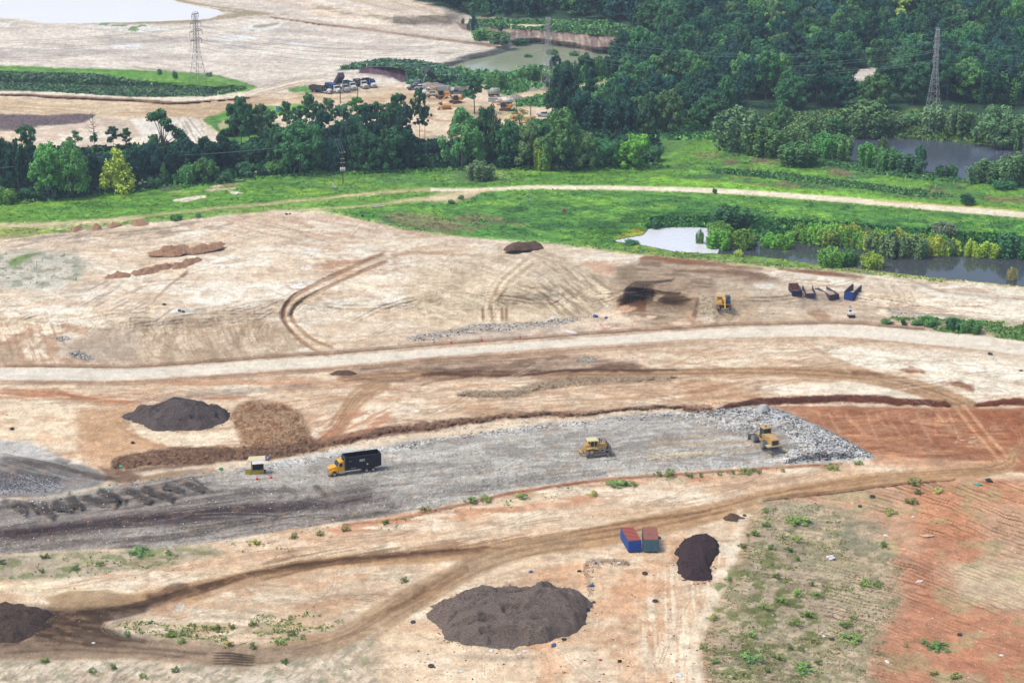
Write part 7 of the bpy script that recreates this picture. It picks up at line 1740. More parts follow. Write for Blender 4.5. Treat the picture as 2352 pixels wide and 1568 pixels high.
def simple(name, x, y, parts, lab, cat, rz=0, grp=None, dz=0, sc=1):
    e = empty(name, gp(x, y, dz), rz); e.scale = (sc,) * 3; tag(e, lab, cat, grp)
    for nm, mb, mat in parts: mb.build(nm, mat, e)
    return e
YG = paintm((206, 200, 40), .6, .3, 2, name='yellow_green')
simple('parts_bin', 570, 1088, [('bin', MB().box(-.5, .5, -.4, .4, 0, .05).box(-.5, .5, -.42, -.38, 0, .75).box(-.5, .5, .38, .42, 0, .75).box(-.52, -.48, -.4, .4, 0, .75).box(.48, .52, -.4, .4, 0, .75), YG), ('handle', MB().tube([(-.45, -.43, .5), (-.45, -.55, .6), (.45, -.55, .6), (.45, -.43, .5)], .025), BLK)], 'yellow-green open bin on the ground left of the hut', 'bin')
simple('fuel_can', 578, 1087.5, [('body', MB().box(-.3, .3, -.2, .2, 0, .7, .03, .03), paintm((214, 40, 44), .4, .15, 3, name='red_can')), ('spout', MB().cyl((.12, 0, .68), (.25, 0, .95), .06, .04, 8), BLK), ('handle', MB().tube([(-.2, 0, .7), (-.2, 0, .82), (.05, 0, .82), (.05, 0, .7)], .03), ORG)], 'red fuel can between the yellow bin and the hut', 'fuel can')
simple('generator', 605, 1086, [('frame', MB().tube([(-.5, -.35, .1), (-.5, -.35, .9), (.5, -.35, .9), (.5, -.35, .1)], .03).tube([(-.5, .35, .1), (-.5, .35, .9), (.5, .35, .9), (.5, .35, .1)], .03), GRY), ('engine', MB().box(-.42, .1, -.3, .3, .25, .75).cyl((.1, 0, .5), (.45, 0, .5), .26, n=12), paintm((50, 74, 96), .5, .3, 3, name='blue_grey')), ('wheel', MB().cyl((-.2, -.42, .2), (-.2, -.5, .2), .2, n=12), WHTM), ('wheel', MB().cyl((-.2, .42, .2), (-.2, .5, .2), .2, n=12), WHTM)], 'blue-grey generator on small wheels at the right corner of the hut', 'generator')
simple('tarp_bundle', 615, 1055, [('bundle', MB().cyl((-.4, 0, .25), (.35, .1, .3), .3, .22, 8).cyl((-.3, -.3, .15), (.3, -.35, .15), .18, .14, 7), paintm((84, 104, 190), .6, .3, 3, name='blue_sheet')), ('strap', MB().cyl((-.03, 0, .27), (.06, .01, .28), .31, .29, 8), WHTM)], 'blue bundle lying behind the hut', 'bundle')
def cone():
    o = MB().box(-.28, .28, -.28, .28, 0, .06); o.cyl((0, 0, .06), (0, 0, .95), .2, .045, 14)
    return o
c0 = empty('traffic_cone', gp(590.5, 1101)); a = cone().build('body', ORG, c0); b_ = MB().cyl((0, 0, .5), (0, 0, .66), .125, .1, 14).build('reflective_band', WHTM, c0)
tag(c0, 'orange traffic cone in front of the hut', 'traffic cone', 'traffic cones')
for x, y, l in ((622.5, 1098.5, 'orange traffic cone standing alone right of the hut'), (1036.5, 788, 'orange traffic cone at the gravel road edge, leftmost of three'), (1106, 782.5, 'orange traffic cone at the gravel road edge, middle of three'), (1194.6, 776, 'orange traffic cone at the gravel road edge, rightmost of three')):
    r = c0.copy(); COL.objects.link(r); r.location = gp(x, y); r['label'] = l
    for ch in (a, b_):
        q = ch.copy(); COL.objects.link(q); q.parent = r
# shipping containers --------------------------------------------------------------------
def container(px, py, hd, L, W, H, side, roof, lab, front=None, ribs=True, hatch=False):
    e = empty('container', gp(px, py), hd); tag(e, lab, 'container', None)
    z0 = .28
    b = MB().box(-L, 0, -W / 2, W / 2, z0, H)
    for s_ in (-1, 1):
        rb = MB()
        for k in range(int(L / .62)): rb.box(-.35 - k * .62, -.15 - k * .62, s_ * (W / 2 + .03) - .06, s_ * (W / 2 + .03) + .06, z0 + .1, H - .08)
        rb.build('side_ribs', paintm((74, 124, 206) if ribs else (60, 120, 140), .6, .2, 2, name='lit_rib_paint%d' % ribs), e)  # lighter copy of the wall paint; light on raised ribs put into colour
    b.build('body', side, e)
    r = MB().box(-L, .02, -W / 2 - .02, W / 2 + .02, H, H + .04)
    ro = r.build('roof', paintm((120, 58, 54), .8, .3, 2, name='shaded_groove_red') if ribs else roof, e)  # ribbed roof: base darkened, groove shade put into the colour
    if ribs:
        rb = MB()
        for k in range(int(L / .62)): rb.box(-.5 - k * .62, -.12 - k * .62, -W / 2, W / 2, H + .04, H + .14)
        rb.build('roof_ribs', roof, ro)
    if hatch: MB().box(-L * .45, -L * .45 + .18, -.35, .1, H + .03, H + .06).build('roof_slot', BLK, ro)
    MB().box(-L, -.1, -W / 2 + .3, -W / 2 + .45, 0, z0).box(-L, -.1, W / 2 - .45, W / 2 - .3, 0, z0).build('skids', BLK, e)
    f = MB()
    for y in (-W / 4, W / 4): f.box(0, .04, y - W / 4 + .04, y + W / 4 - .03, z0 + .08, H - .08)
    d = f.build('doors', front or side, e)
    g = MB()
    for y in (-W / 3, -W / 8, W / 8, W / 3): g.cyl((.08, y, z0 + .1), (.08, y, H - .1), .03, n=6)
    if not ribs:
        for z in (.8, 1.3, 1.8, 2.2): g.box(.05, .09, -W / 2 + .1, W / 2 - .1, z, z + .05)
    g.build('locking_bars', front or side, d)
    return e
container(1457.5, 1269, math.atan2(-1, -.0) + math.radians(10), 6.3, 2.25, 2.25, BLU, paintm((186, 92, 84), .8, .3, 1.5, name='red_roof'), 'bright blue container with a ribbed red roof, left of the pair')
container(1495, 1269.5, math.radians(-91), 5.6, 2.5, 2.5, TEA, RST, 'weathered teal container with a flat rusty roof, right of the pair', front=paintm((40, 124, 154), .7, .6, 2.5, name='teal_doors'), ribs=False, hatch=True)
# open roll-off boxes -----------------------------------------------------------------------
def rolloff(px, py, hd, L, W, H, col, inside, lab, back=False, floorc=None, flare=0):
    e = empty('roll_off_box', gp(px, py), hd); tag(e, lab, 'dumpster', 'open steel boxes standing in a row in the yard')
    MB().box(-L, 0, -W / 2, W / 2, .15, .3).box(-L, 0, -.5, -.35, 0, .15).box(-L, 0, .35, .5, 0, .15).build('floor', floorc or inside, e)
    for s_ in (-1, 1):
        hb = H + flare
        m = MB().prism([(-L, .3), (0, .3), (0, H), (-L, hb)], s_ * W / 2 - .09, s_ * W / 2 + .09)
        for k in range(int(L / .9)): m.box(-.3 - k * .9, -.18 - k * .9, s_ * (W / 2 + .08) - .05, s_ * (W / 2 + .08) + .05, .2, H)
        m.build('side_wall', inside, e)
    m = MB().box(-.05, .05, -W / 2, W / 2, .2, H)
    for y in (-W / 3, 0, W / 3): m.box(.04, .12, y - .06, y + .06, .2, H)
    m.box(.02, .12, -W / 2, W / 2, H - .12, H).build('end_wall', col, e)
    if back: MB().box(-L - .04, -L + .04, -W / 2, W / 2, .2, H + .35).build('rear_door', RST, e)
    else:
        MB().box(-L - 1.0, -L, -W / 2 - .12, -W / 2 - .03, .3, H + .1).build('open_door', inside, e)
    return e
DKB = paintm((20, 32, 84), .6, .2, 2, name='dark_blue_box'); PLM = paintm((58, 52, 78), .8, .3, 2, name='plum_steel')
rolloff(1830.5, 683, math.radians(-88), 5.6, 2.35, 1.75, DKB, PLM, 'dark blue steel box with a rusty raised rear door, leftmost of four', back=True, floorc=paintm((176, 160, 154), .8, .4, 2, name='dusty_floor'))
rolloff(1861, 687, math.radians(-91), 5.6, 2.35, 1.45, paintm((40, 38, 96), .6, .4, 2, name='indigo_box'), PLM, 'low indigo steel box with a sandy floor, second of four', floorc=paintm((214, 186, 160), .8, .3, 2, name='sandy_floor'), flare=.5)
rolloff(1916, 690, math.radians(-68), 6.0, 2.5, 1.55, PLM, paintm((84, 76, 96), .8, .4, 2, name='dusty_steel'), 'dusty grey-purple steel box standing askew, third of four', flare=.4)
rolloff(1949, 690, math.radians(-118), 6.0, 2.3, 2.2, paintm((14, 72, 158), .6, .12, 2, name='vivid_blue_box'), DKB, 'bright blue steel box turned to the left, rightmost of four', flare=.5)
# works yard odds and ends ------------------------------------------------------------------
def pickup(px, py, hd, col, lab, grp='pickup trucks in the works yard', canopy=False):
    e = empty('pickup_truck', gp(px, py), hd); tag(e, lab, 'pickup truck', grp)
    b = MB().prism([(-2.6, .55), (2.6, .5), (2.65, .9), (2.5, 1.12), (1.2, 1.2), (-2.6, 1.2)], -.95, .95).build('body', col, e)
    MB().prism([(-.9, 1.2), (1.25, 1.2), (.65, 1.75), (-.75, 1.78)], -.82, .82).build('cab', GLS, e)
    MB().box(-.72, .62, -.8, .8, 1.76, 1.82).build('roof', col, e)
    MB().box(-2.5, -1.0, -.75, .75, 1.1, 1.22 if not canopy else 1.75).build('bed', BLK if not canopy else col, e)
    for x in (-1.6, 1.7):
        for s_ in (-1, 1): wheel(e, x, s_ * .86, .38, .24)
    return e
pickup(950, 206, math.radians(215), paintm((84, 84, 120), .4, .2, 2, name='slate_paint'), 'slate-coloured pickup at the left end of the excavator group')
pickup(964, 205, math.radians(205), WHTM, 'white pickup beside the slate-coloured one', canopy=True)
pickup(994, 220, math.radians(185), WHTM, 'white van-like pickup below the excavator arm', canopy=True)
pickup(1048, 216, math.radians(178), paintm((60, 76, 110), .4, .2, 2, name='dusk_blue'), 'dark blue pickup partly behind the yard pine')
pickup(1250, 268, math.radians(165), paintm((196, 210, 226), .4, .2, 2, name='ice_blue'), 'pale blue pickup at the edge of the trees below the grey box')
CON = paintm((188, 196, 192), .8, .35, 1.5, name='pale_concrete')
def tanktrailer(px, py, hd, L, r, lab, col, grp=None, truck_cab=None):
    e = empty('tank_trailer', gp(px, py), hd); tag(e, lab, 'tank trailer', grp)
    t = MB().cyl((-L / 2, 0, r + .8), (L / 2, 0, r + .8), r, n=16).cyl((L / 2, 0, r + .8), (L / 2 + .35, 0, r + .8), r, r * .6, 16).cyl((-L / 2 - .35, 0, r + .8), (-L / 2, 0, r + .8), r * .6, r, 16).build('tank', col, e, True)
    MB().cyl((0, 0, 2 * r + .7), (0, 0, 2 * r + 1.0), .3, n=10).build('hatch', GRY, t)
    MB().box(-L / 2, L / 2, -.4, .4, .55, .85).build('frame', BLK, e)
    for x in (-L / 2 + .6, -L / 2 + 1.7, L / 2 - .5):
        for s_ in (-1, 1): wheel(e, x, s_ * .95, .48, .35)
    if truck_cab: MB().prism([(L / 2 + .5, .5), (L / 2 + 2.4, .5), (L / 2 + 2.4, 1.3), (L / 2 + 1.7, 1.6), (L / 2 + 1.5, 2.4), (L / 2 + .5, 2.4)], -1.05, 1.05).build('cab', truck_cab, e)
tanktrailer(1165, 241, math.radians(175), 3.8, .95, 'white tank truck behind the orange excavator', WHTM, truck_cab=WHTM)
tanktrailer(1134, 222, math.radians(10), 4.2, 1.25, 'grey-green horizontal tank right of the yard pine', CON)
def tub(name, px, py, hd, L, W, H, col, lab, cat):
    e = empty(name, gp(px, py), hd); tag(e, lab, cat)
    b = MB().box(-L / 2, L / 2, -W / 2, W / 2, .1, .25)
    for s_ in (-1, 1): b.box(-L / 2, L / 2, s_ * W / 2 - .06, s_ * W / 2 + .06, .1, H).box(s_ * L / 2 - .06, s_ * L / 2 + .06, -W / 2, W / 2, .1, H)
    for k in range(int(L / .8)): b.box(-L / 2 + .3 + k * .8, -L / 2 + .42 + k * .8, -W / 2 - .12, -W / 2 - .05, .1, H)
    b.build('body', col, e); MB().box(-L / 2 - .05, L / 2 + .05, -W / 2 - .08, -W / 2 + .05, H, H + .1).box(-L / 2 - .05, L / 2 + .05, W / 2 - .05, W / 2 + .08, H, H + .1).build('rim', GRY, e)
tub('water_trough', 1134, 233, math.radians(2), 4.0, 1.6, 1.1, paintm((196, 212, 212), .6, .3, 2, name='pale_tub'), 'long pale tub below the grey-green tank', 'tub')
tub('skip', 1263, 247, math.radians(80), 2.2, 1.8, 1.9, paintm((112, 118, 134), .7, .4, 2, name='slate_skip'), 'slate-grey steel bin at the edge of the big dark tree', 'skip')
tub('trailer', 1012, 206, math.radians(150), 7.5, 2.2, 1.6, paintm((206, 210, 212), .6, .3, 2, name='pale_trailer'), 'long pale trailer body behind the first excavator', 'trailer')
tub('flatbed_trailer', 1062, 208, math.radians(5), 6, 2.0, 1.0, paintm((176, 182, 186), .6, .3, 2, name='grey_trailer'), 'grey trailer body left of the yard pine', 'trailer')
simple('portable_toilet', 639, 257, [('cabin', MB().box(-.6, .6, -.6, .6, 0, 2.1), paintm((60, 150, 206), .5, .2, 2, name='toilet_blue')), ('roof', MB().prism([(-.65, 2.1), (.65, 2.1), (.5, 2.3), (-.5, 2.3)], -.65, .65), WHTM), ('door', MB().box(-.35, .35, -.64, -.6, .1, 1.95), paintm((90, 170, 216), .5, .2, 2, name='door_blue'))], 'bright blue portable toilet on the green patch by the far road', 'toilet')
# heaps ------------------------------------------------------------------------------------
def heap_mat(name, c, c2):
    m, nt, b = newmat(name)
    ge = N(nt, 'ShaderNodeNewGeometry'); n1 = N(nt, 'ShaderNodeTexNoise', Scale=4.5, Detail=5.0, Roughness=.75)
    mp = N(nt, 'ShaderNodeMapping'); mp.inputs['Scale'].default_value = (1, 1, 1.6)
    nt.links.new(ge.outputs['Position'], mp.inputs['Vector']); nt.links.new(mp.outputs['Vector'], n1.inputs['Vector'])
    cr = N(nt, 'ShaderNodeValToRGB'); e = cr.color_ramp.elements
    e[0].position = .32; e[1].position = .68; e[0].color = (*alb(c2), 1); e[1].color = (*alb(c), 1)
    nt.links.new(n1.outputs['Fac'], cr.inputs['Fac']); nt.links.new(cr.outputs['Color'], b.inputs['Base Color'])
    bp = N(nt, 'ShaderNodeBump', Distance=.6, Strength=.9); nt.links.new(n1.outputs['Fac'], bp.inputs['Height']); nt.links.new(bp.outputs['Normal'], b.inputs['Normal'])
    b.inputs['Roughness'].default_value = .95; b.inputs['Specular IOR Level'].default_value = .05
    return m
def heap(name, outline, H, mat, lab, cat='heap', peaks=None, rough=.5, edge=.33, seed=0, lum=6, res=2.2, group=None, folds=0, pw=1.9, crumbs=0):
    """heap standing on its traced footprint; height grows with distance from the rim"""
    P = np.array(outline, float)
    sp_ = spline(np.vstack([P, P[:1]]), 5)[:, :2]
    # footprint in world
    W_ = np.array([list(gp(a, b))[:2] for a, b in sp_])
    c = W_.mean(0); x0, y0 = W_.min(0) - .5; x1, y1 = W_.max(0) + .5
    st_ = max((x1 - x0) / 150, .16)
    gx = np.arange(x0, x1, st_); gy = np.arange(y0, y1, st_)
    A, B = np.meshgrid(gx, gy)
    wob = 2.4
    d = sdf(A + wob * (fbm(A / 2.5, B / 2.5, 3, seed) - .5), B + wob * (fbm(A / 2.5, B / 2.5, 3, seed + 5) - .5), W_)
    R = max(d.max(), .5)
    t = np.clip(d / R, 0, 1)
    h = H * (1 - (1 - t) ** pw) * (.82 + .18 * t)
    if peaks:
        px, py = np.array([list(gp(a, b))[:2] for a, b, _, _ in peaks]).T
        g = 0
        for X_, Y_, (_, _, k, r_) in zip(px, py, peaks): g = np.maximum(g, k * np.exp(-(((A - X_) ** 2 + (B - Y_) ** 2) / r_ ** 2)))
        h = h * (.45 + .55 * g) 
    h = h + rough * (fbm(A / lum, B / lum, 5, seed + 9) - .5) * np.clip(d / 1.2, 0, 1) * 1.6
    h = h + .30 * (fbm(A / .7, B / .7, 2, seed + 50) - .5) * np.clip(d / .8, 0, 1) * (1 if H > 1.5 else .6)
    if folds:
        h -= folds * sm(.60, .70, fbm(A / 4.5, B / 1.6, 3, seed + 33)) * np.clip(d / 2.5, 0, 1)
        h += folds * .6 * sm(.58, .70, fbm(A / 5.5, (B + .7) / 1.8, 3, seed + 34)) * np.clip(d / 2.5, 0, 1)
    zb = np.array([[0.0]])
    k = d > -st_
    u, v = unproj(A, B, 0); hg = Hat(u, v)
    Z = np.where(d > 0, hg + .02 + h, hg - .25)
    id_ = np.arange(A.size).reshape(A.shape)
    q = k[:-1, :-1] & k[1:, :-1] & k[:-1, 1:] & k[1:, 1:]
    F_ = np.stack([id_[:-1, :-1], id_[:-1, 1:], id_[1:, 1:], id_[1:, :-1]], -1)[q]
    uq, inv = np.unique(F_.ravel(), return_inverse=True)
    V_ = np.stack([A, B, Z], -1).reshape(-1, 3)[uq]
    o_ = np.array([c[0], c[1], float(hg.mean())])
    me = mesh_np(name, V_ - o_, inv.reshape(-1, 4), mat, True)
    if crumbs:
        cc_ = P.mean(0); litter('heap_crumbs', cc_ + (P - cc_) * [1.09, 1.16], crumbs, .12, .5, [c_ for c_ in ((112, 98, 92), (84, 72, 70), (140, 122, 112))] if mat is not MU2 else [(70, 58, 62), (52, 44, 48)], 'loose crumbs round the foot of ' + lab, 300 + seed, hmax=.3)
    return tag(obj(name, me, loc=tuple(o_)), lab, cat, group)
MU1 = heap_mat('purple_mulch', (148, 136, 136), (58, 52, 54)); MU = heap_mat('mulch', (182, 166, 158), (68, 60, 58)); MU2 = heap_mat('dark_mulch', (112, 94, 98), (44, 36, 40)); MU3 = heap_mat('brown_mulch', (138, 120, 112), (66, 52, 46))
RDE = heap_mat('red_earth', (214, 178, 152), (170, 128, 102)); DKE = heap_mat('dark_earth', (142, 118, 106), (100, 78, 68))
heap('mulch_heap', [(286, 958), (310, 948), (420, 935), (520, 945), (530, 955), (515, 972), (470, 985), (400, 990), (350, 987), (330, 976), (300, 966)], 4.3, MU1, 'grey-brown mulch heap with folded flanks below the gravel road', peaks=[(408, 962, 1.0, 6.5), (440, 965, .8, 8), (345, 962, .6, 7), (500, 962, .5, 6)], seed=3, rough=1.1, folds=.9, crumbs=500)
heap('mulch_heap', [(975, 1415), (1015, 1385), (1080, 1362), (1180, 1352), (1290, 1356), (1350, 1375), (1356, 1400), (1345, 1435), (1310, 1460), (1240, 1480), (1150, 1490), (1060, 1480), (1020, 1462), (1003, 1440)], 3.4, MU, 'largest mulch heap, a broad grey-brown mound at the bottom centre', seed=5, rough=1.3, lum=5, folds=1.0, pw=2.8, crumbs=900)
heap('mulch_heap', [(1556, 1256), (1570, 1240), (1612, 1231), (1646, 1241), (1650, 1268), (1636, 1300), (1634, 1330), (1608, 1337), (1574, 1334), (1556, 1318), (1554, 1290)], 1.6, MU2, 'long nearly black mulch pile right of the two containers', seed=7, rough=.6, lum=3, folds=.5, pw=4.5, crumbs=420)
heap('mulch_heap', [(-60, 1400), (0, 1396), (50, 1394), (95, 1402), (124, 1414), (110, 1436), (72, 1460), (50, 1474), (0, 1478), (-60, 1480)], 3.0, MU3, 'dark brown heap cut by the left edge near the bottom', seed=9, rough=1.0, lum=4, crumbs=400, folds=.6)
heap('earth_heap', [(1157, 574), (1175, 566), (1200, 564), (1235, 564), (1248, 570), (1235, 574), (1210, 580), (1180, 584), (1162, 582)], 1.8, DKE, 'dark earth heap on the rim of the bare mound', seed=11, rough=.8, lum=3)
heap('earth_heap', [(756, 857), (780, 852), (810, 853), (826, 858), (800, 862), (770, 861)], .8, DKE, 'small dark earth heap just below the gravel road', seed=12)
RG_ = 'red-brown earth windrows on the upper left of the bare hill'
for i, (ol, lab) in enumerate((([(335, 588), (380, 580), (425, 574), (435, 582), (410, 590), (350, 592)], 'left part of the upper red-brown windrow'), ([(425, 582), (470, 572), (510, 568), (514, 574), (490, 580), (440, 586)], 'right part of the upper red-brown windrow'), ([(240, 636), (270, 628), (300, 630), (296, 638), (250, 640)], 'small separate red-brown heap left of the lower windrow'), ([(300, 628), (340, 614), (390, 606), (395, 616), (350, 628), (310, 634)], 'left part of the lower red-brown windrow'), ([(392, 612), (430, 600), (462, 594), (464, 602), (440, 610), (400, 618)], 'right part of the lower red-brown windrow'))):
    heap('earth_windrow', ol, .7, RDE, lab, 'windrow', seed=20 + i, group=RG_, lum=1.3, rough=1.3)
for i, (x, y, w, lab) in enumerate(((175, 528, 26, 'leftmost reddish earth heap along the meadow rim'), (222, 524, 26, 'second reddish earth heap along the meadow rim'), (262, 520, 26, 'third reddish earth heap along the meadow rim'), (318, 515, 40, 'longest reddish earth heap along the meadow rim'))):
    heap('earth_heap', [(x - w * .6, y), (x - w * .2, y - 5), (x + w * .3, y - 6), (x + w * .6, y - 2), (x + w * .3, y + 3), (x - w * .3, y + 4)], .9, RDE, lab, seed=30 + i, lum=2, group='reddish heaps along the meadow rim')
heap('gravel_heap', [(1662, 204), (1667, 200)] and [(958, 200), (980, 192), (1010, 190), (1030, 200), (1000, 206), (970, 206)], 2.0, heap_mat('sandy_gravel', (204, 188, 172), (170, 150, 134)), 'pale gravel heap behind the dark pickup in the works yard', seed=41)
heap('gravel_heap', [(1166, 226), (1180, 220), (1195, 222), (1200, 228), (1182, 230)], 1.0, heap_mat('grey_gravel', (190, 184, 176), (150, 142, 134)), 'grey gravel heap beside the yard road', seed=42)
heap('gravel_heap', [(1210, 208), (1220, 203), (1234, 205), (1230, 210)], .8, heap_mat('pale_gravel', (206, 198, 188), (166, 156, 146)), 'left of two pale gravel heaps in the grass below the pylon', seed=43)
heap('gravel_heap', [(1236, 207), (1248, 202), (1262, 204), (1258, 209)], .8, heap_mat('pale_gravel2', (206, 198, 188), (166, 156, 146)), 'right of two pale gravel heaps in the grass below the pylon', seed=44)
heap('earth_clump', [(1365, 694), (1378, 684), (1386, 690), (1382, 698)], .8, heap_mat('rusty_clump', (120, 76, 60), (84, 52, 46)), 'dark red clump of earth left of the pit', 'earth clump', seed=45)
heap('earth_clump', [(1665, 1188), (1680, 1180), (1705, 1183), (1702, 1194), (1676, 1196)], .8, DKE, 'crumbly brown clump beside the haul track above the containers', 'earth clump', seed=46)
heap('white_rubble', [(1735, 945), (1748, 937), (1765, 938), (1770, 946), (1752, 950)], 1.0, heap_mat('white_bags', (236, 238, 240), (190, 196, 202)), 'white bulky bundle at the top of the working face', 'bundle', seed=47)
# tyres, bags and other single pieces ---------------------------------------------------------
def torus(R, r, n=16, m=8):
    V, F_ = [], []
    for i in range(n):
        for j in range(m):
            a, b = 6.2832 * i / n, 6.2832 * j / m
            V.append(((R + r * math.cos(b)) * math.cos(a), (R + r * math.cos(b)) * math.sin(a), r * math.sin(b) + r))
    for i in range(n):
        for j in range(m): F_.append((i * m + j, ((i + 1) % n) * m + j, ((i + 1) % n) * m + (j + 1) % m, i * m + (j + 1) % m))
    return MB().add(V, F_)
TZ = [(753 + .4 * 1820, 941 + .4 * 942, 'tyre lying below the teal container', .5), (753 + .4 * 490, 941 + .4 * 1220, 'tyre lying left of the big mulch heap', .42), (753 + .4 * 1880, 941 + .4 * 1100, 'tyre lying right of the big mulch heap', .5), (1573 + 0, 1261, 'large tyre against the left side of the black mulch pile', .62), (1552 + .4 * 895, 941 + .4 * 1318, 'tyre lying at the foot of the rilled slope', .45), (1552 + .4 * 1130, 941 + .4 * 502, 'tyre near the top of the red slope', .55), (1552 + .4 * 1058, 941 + .4 * 555, 'small tyre below the one near the top of the red slope', .4), (1552 + .4 * 395, 941 + .4 * 608, 'small tyre right of the brown clump by the haul track', .35), (377, 700, 'tyre lying left of the white puddle', .5), (2274, 814, 'dark tyre below the gravel road at the right', .6), (1552 + .4 * 1630, 941 + .4 * 1293, 'tyre at the lower right of the red slope', .45), (753 + .4 * 593, 941 + .4 * 1473, 'tyre near the bottom edge left of the big mulch heap', .5), (2345, 852, 'small dark tyre at the right edge below the gravel road', .4), (1510, 1236, 'flat tyre stack behind the teal container', .6)]
for x, y, l, r in TZ:
    o = torus(r * .72, r * .3).build('tyre', TYR, None, True); o.location = gp(x, y, .02); o.rotation_euler = (RS.uniform(-.15, .15), RS.uniform(-.15, .15), 0)
    tag(o, 'black ' + l, 'tyre', 'tyres lying about the landfill')
def lump(name, x, y, s, col, lab, cat, grp, flat=.5, st=1.0):
    rs = np.random.RandomState(int(x * 7 + y)); n, m = 12, 7; V, F_ = [], []; s *= .7; st *= .75 + .5 * rs.rand()
    for j in range(m + 1):
        ph = math.pi * j / m
        for i in range(n):
            a = 6.2832 * i / n; k = s * (.6 + .7 * rs.rand())
            V.append((k * math.sin(ph) * math.cos(a) * st, k * math.sin(ph) * math.sin(a), max(k * math.cos(ph) * flat + s * flat * .7, 0)))
    for j in range(m):
        for i in range(n): F_.append((j * n + i, (j + 1) * n + i, (j + 1) * n + (i + 1) % n, j * n + (i + 1) % n))
    o = MB().add(V, F_).build(name, col); o.location = gp(x, y); o.rotation_euler = (0, 0, rs.rand() * 3)
    return tag(o, lab, cat, grp)
BGB = paintm((26, 30, 36), .35, .2, 3, name='black_bag'); BGU = paintm((50, 104, 176), .45, .2, 3, name='blue_bag'); BGW = paintm((236, 236, 238), .5, .15, 3, name='white_sheet')
GB, GU, GW = 'dark bags dumped on the ground', 'blue rubbish pieces on the ground', 'white sheets and bags on the ground'
for x, y, s, k, l in ((753 + .4 * 1490, 941 + .4 * 1152, .62, 'b', 'black bag against the right flank of the big mulch heap'), (753 + .4 * 1675, 941 + .4 * 1445, .5, 'b', 'black bag at the bottom right of the big mulch heap'), (753 + .4 * 1355, 941 + .4 * 1320, .5, 'b', 'black bag at the lower right rim of the big mulch heap'), (412, 714, .5, 'b', 'left of two black bags in the white puddle'), (421, 716, .45, 'b', 'right of two black bags in the white puddle'), (1552 + .4 * 1798, 941 + .4 * 412, .9, 'b', 'black sheet beside the teal one near the track bend'), (753 + .4 * 1528, 941 + .4 * 1106, .4, 'b', 'small black bag right of the big mulch heap'), (28, 986, .6, 'b', 'black bag on the pale ground at the left edge'), (658, 493, .6, 'b', 'left black bag on the rim of the bare hill'), (666, 492, .5, 'b', 'right black bag on the rim of the bare hill'), (832, 497, .6, 'b', 'black bag where the bare hill meets the meadow'), (305, 1018, .6, 'b', 'black rag on the tracked sand above the berm'), (1330, 1312, .4, 'b', 'black scrap by the gully left of the containers'), (1562, 1262 + 2, .35, 'b', 'black scrap between containers and black pile'),
    (753 + .4 * 1515, 941 + .4 * 1012, .5, 'u', 'blue bag above right of the big mulch heap'), (753 + .4 * 1295, 941 + .4 * 1353, .5, 'u', 'blue bag at the lower right of the big mulch heap'), (753 + .4 * 1165, 941 + .4 * 932, .5, 'u', 'blue-grey bolster above the big mulch heap'), (753 + .4 * 1540, 941 + .4 * 882, .35, 'u', 'small blue scrap at the gully below the containers'), (1367, 728, .8, 'u', 'blue sheet in the refuse at the mound foot, right'), (1392, 735 - 4, .6, 'u', 'second blue sheet at the right end of the mound foot refuse'),
    (753 + .4 * 940, 941 + .4 * 1383, .6, 'w', 'white sheet at the front rim of the big mulch heap, left'), (753 + .4 * 1140, 941 + .4 * 1385, .55, 'w', 'white sheet at the front rim of the big mulch heap, right'), (753 + .4 * 765, 941 + .4 * 1503, .45, 'w', 'white bag near the bottom edge, left of centre'), (753 + .4 * 1100, 941 + .4 * 1403, .5, 'w', 'white boulder-like bag below the big mulch heap'), (753 + .4 * 1670, 941 + .4 * 880, .45, 'w', 'white scrap in the gully below the containers'), (1552 + .4 * 890, 941 + .4 * 850, 1.0, 'w', 'torn white sheet on the rilled slope, left'), (1552 + .4 * 1365, 941 + .4 * 615, .4, 'w', 'small white piece on the upper red slope'), (1552 + .4 * 1205, 941 + .4 * 722, .5, 'w', 'white bag at the edge of the grey weedy patch'), (1552 + .4 * 850, 941 + .4 * 1300, .5, 'w', 'white bag beside the tyre at the slope foot'), (1552 + .4 * 1215, 941 + .4 * 1447, .5, 'w', 'white bag near the bottom of the red slope'), (1552 + .4 * 20, 941 + .4 * 1525, .7, 'w', 'white sheet at the bottom edge right of centre'), (1552 + .4 * 1400, 941 + .4 * 985, .5, 'w', 'long white strip in the middle of the red slope'), (1552 + .4 * 1870, 941 + .4 * 1410, .5, 'w', 'white bottle-like piece at the lower right'), (215, 1475 + 1, .4, 'w', 'white bag on the brown haul loop at the left'), (1855, 690, .35, 'w', 'white ball between the first two steel boxes'), (1270, 732, 1.0, 'w', 'long white board in the refuse at the mound foot'), (1312, 764, 1.0, 'w', 'long white board at the gravel road edge'), (1800, 1032, .5, 'w', 'pale board in front of the compactor')):
    lump({'b': 'rubbish_bag', 'u': 'blue_bag', 'w': 'white_sheet'}[k], x, y, s, {'b': BGB, 'u': BGU, 'w': BGW}[k], l, 'bag' if k != 'w' else 'sheet', {'b': GB, 'u': GU, 'w': GW}[k], .35 if k == 'w' else .6, 2.2 if 'long' in l else 1.2)
lump('green_sheet', 1552 + .4 * 1735, 941 + .4 * 430, .8, paintm((60, 180, 160), .5, .2, 3, name='teal_sheet'), 'teal sheet lying near the track bend at the right', 'sheet', None, .25, 1.3)
lump('green_bag', 507, 1131 - 53, .7, paintm((40, 160, 100), .5, .2, 3, name='green_bag'), 'green piece at the right end of the brown berm front', 'bag', None)
lump('green_bag', 278, 1072, .6, paintm((90, 200, 150), .5, .2, 3, name='mint_bag'), 'mint green piece at the left end of the brown berm', 'bag', None)
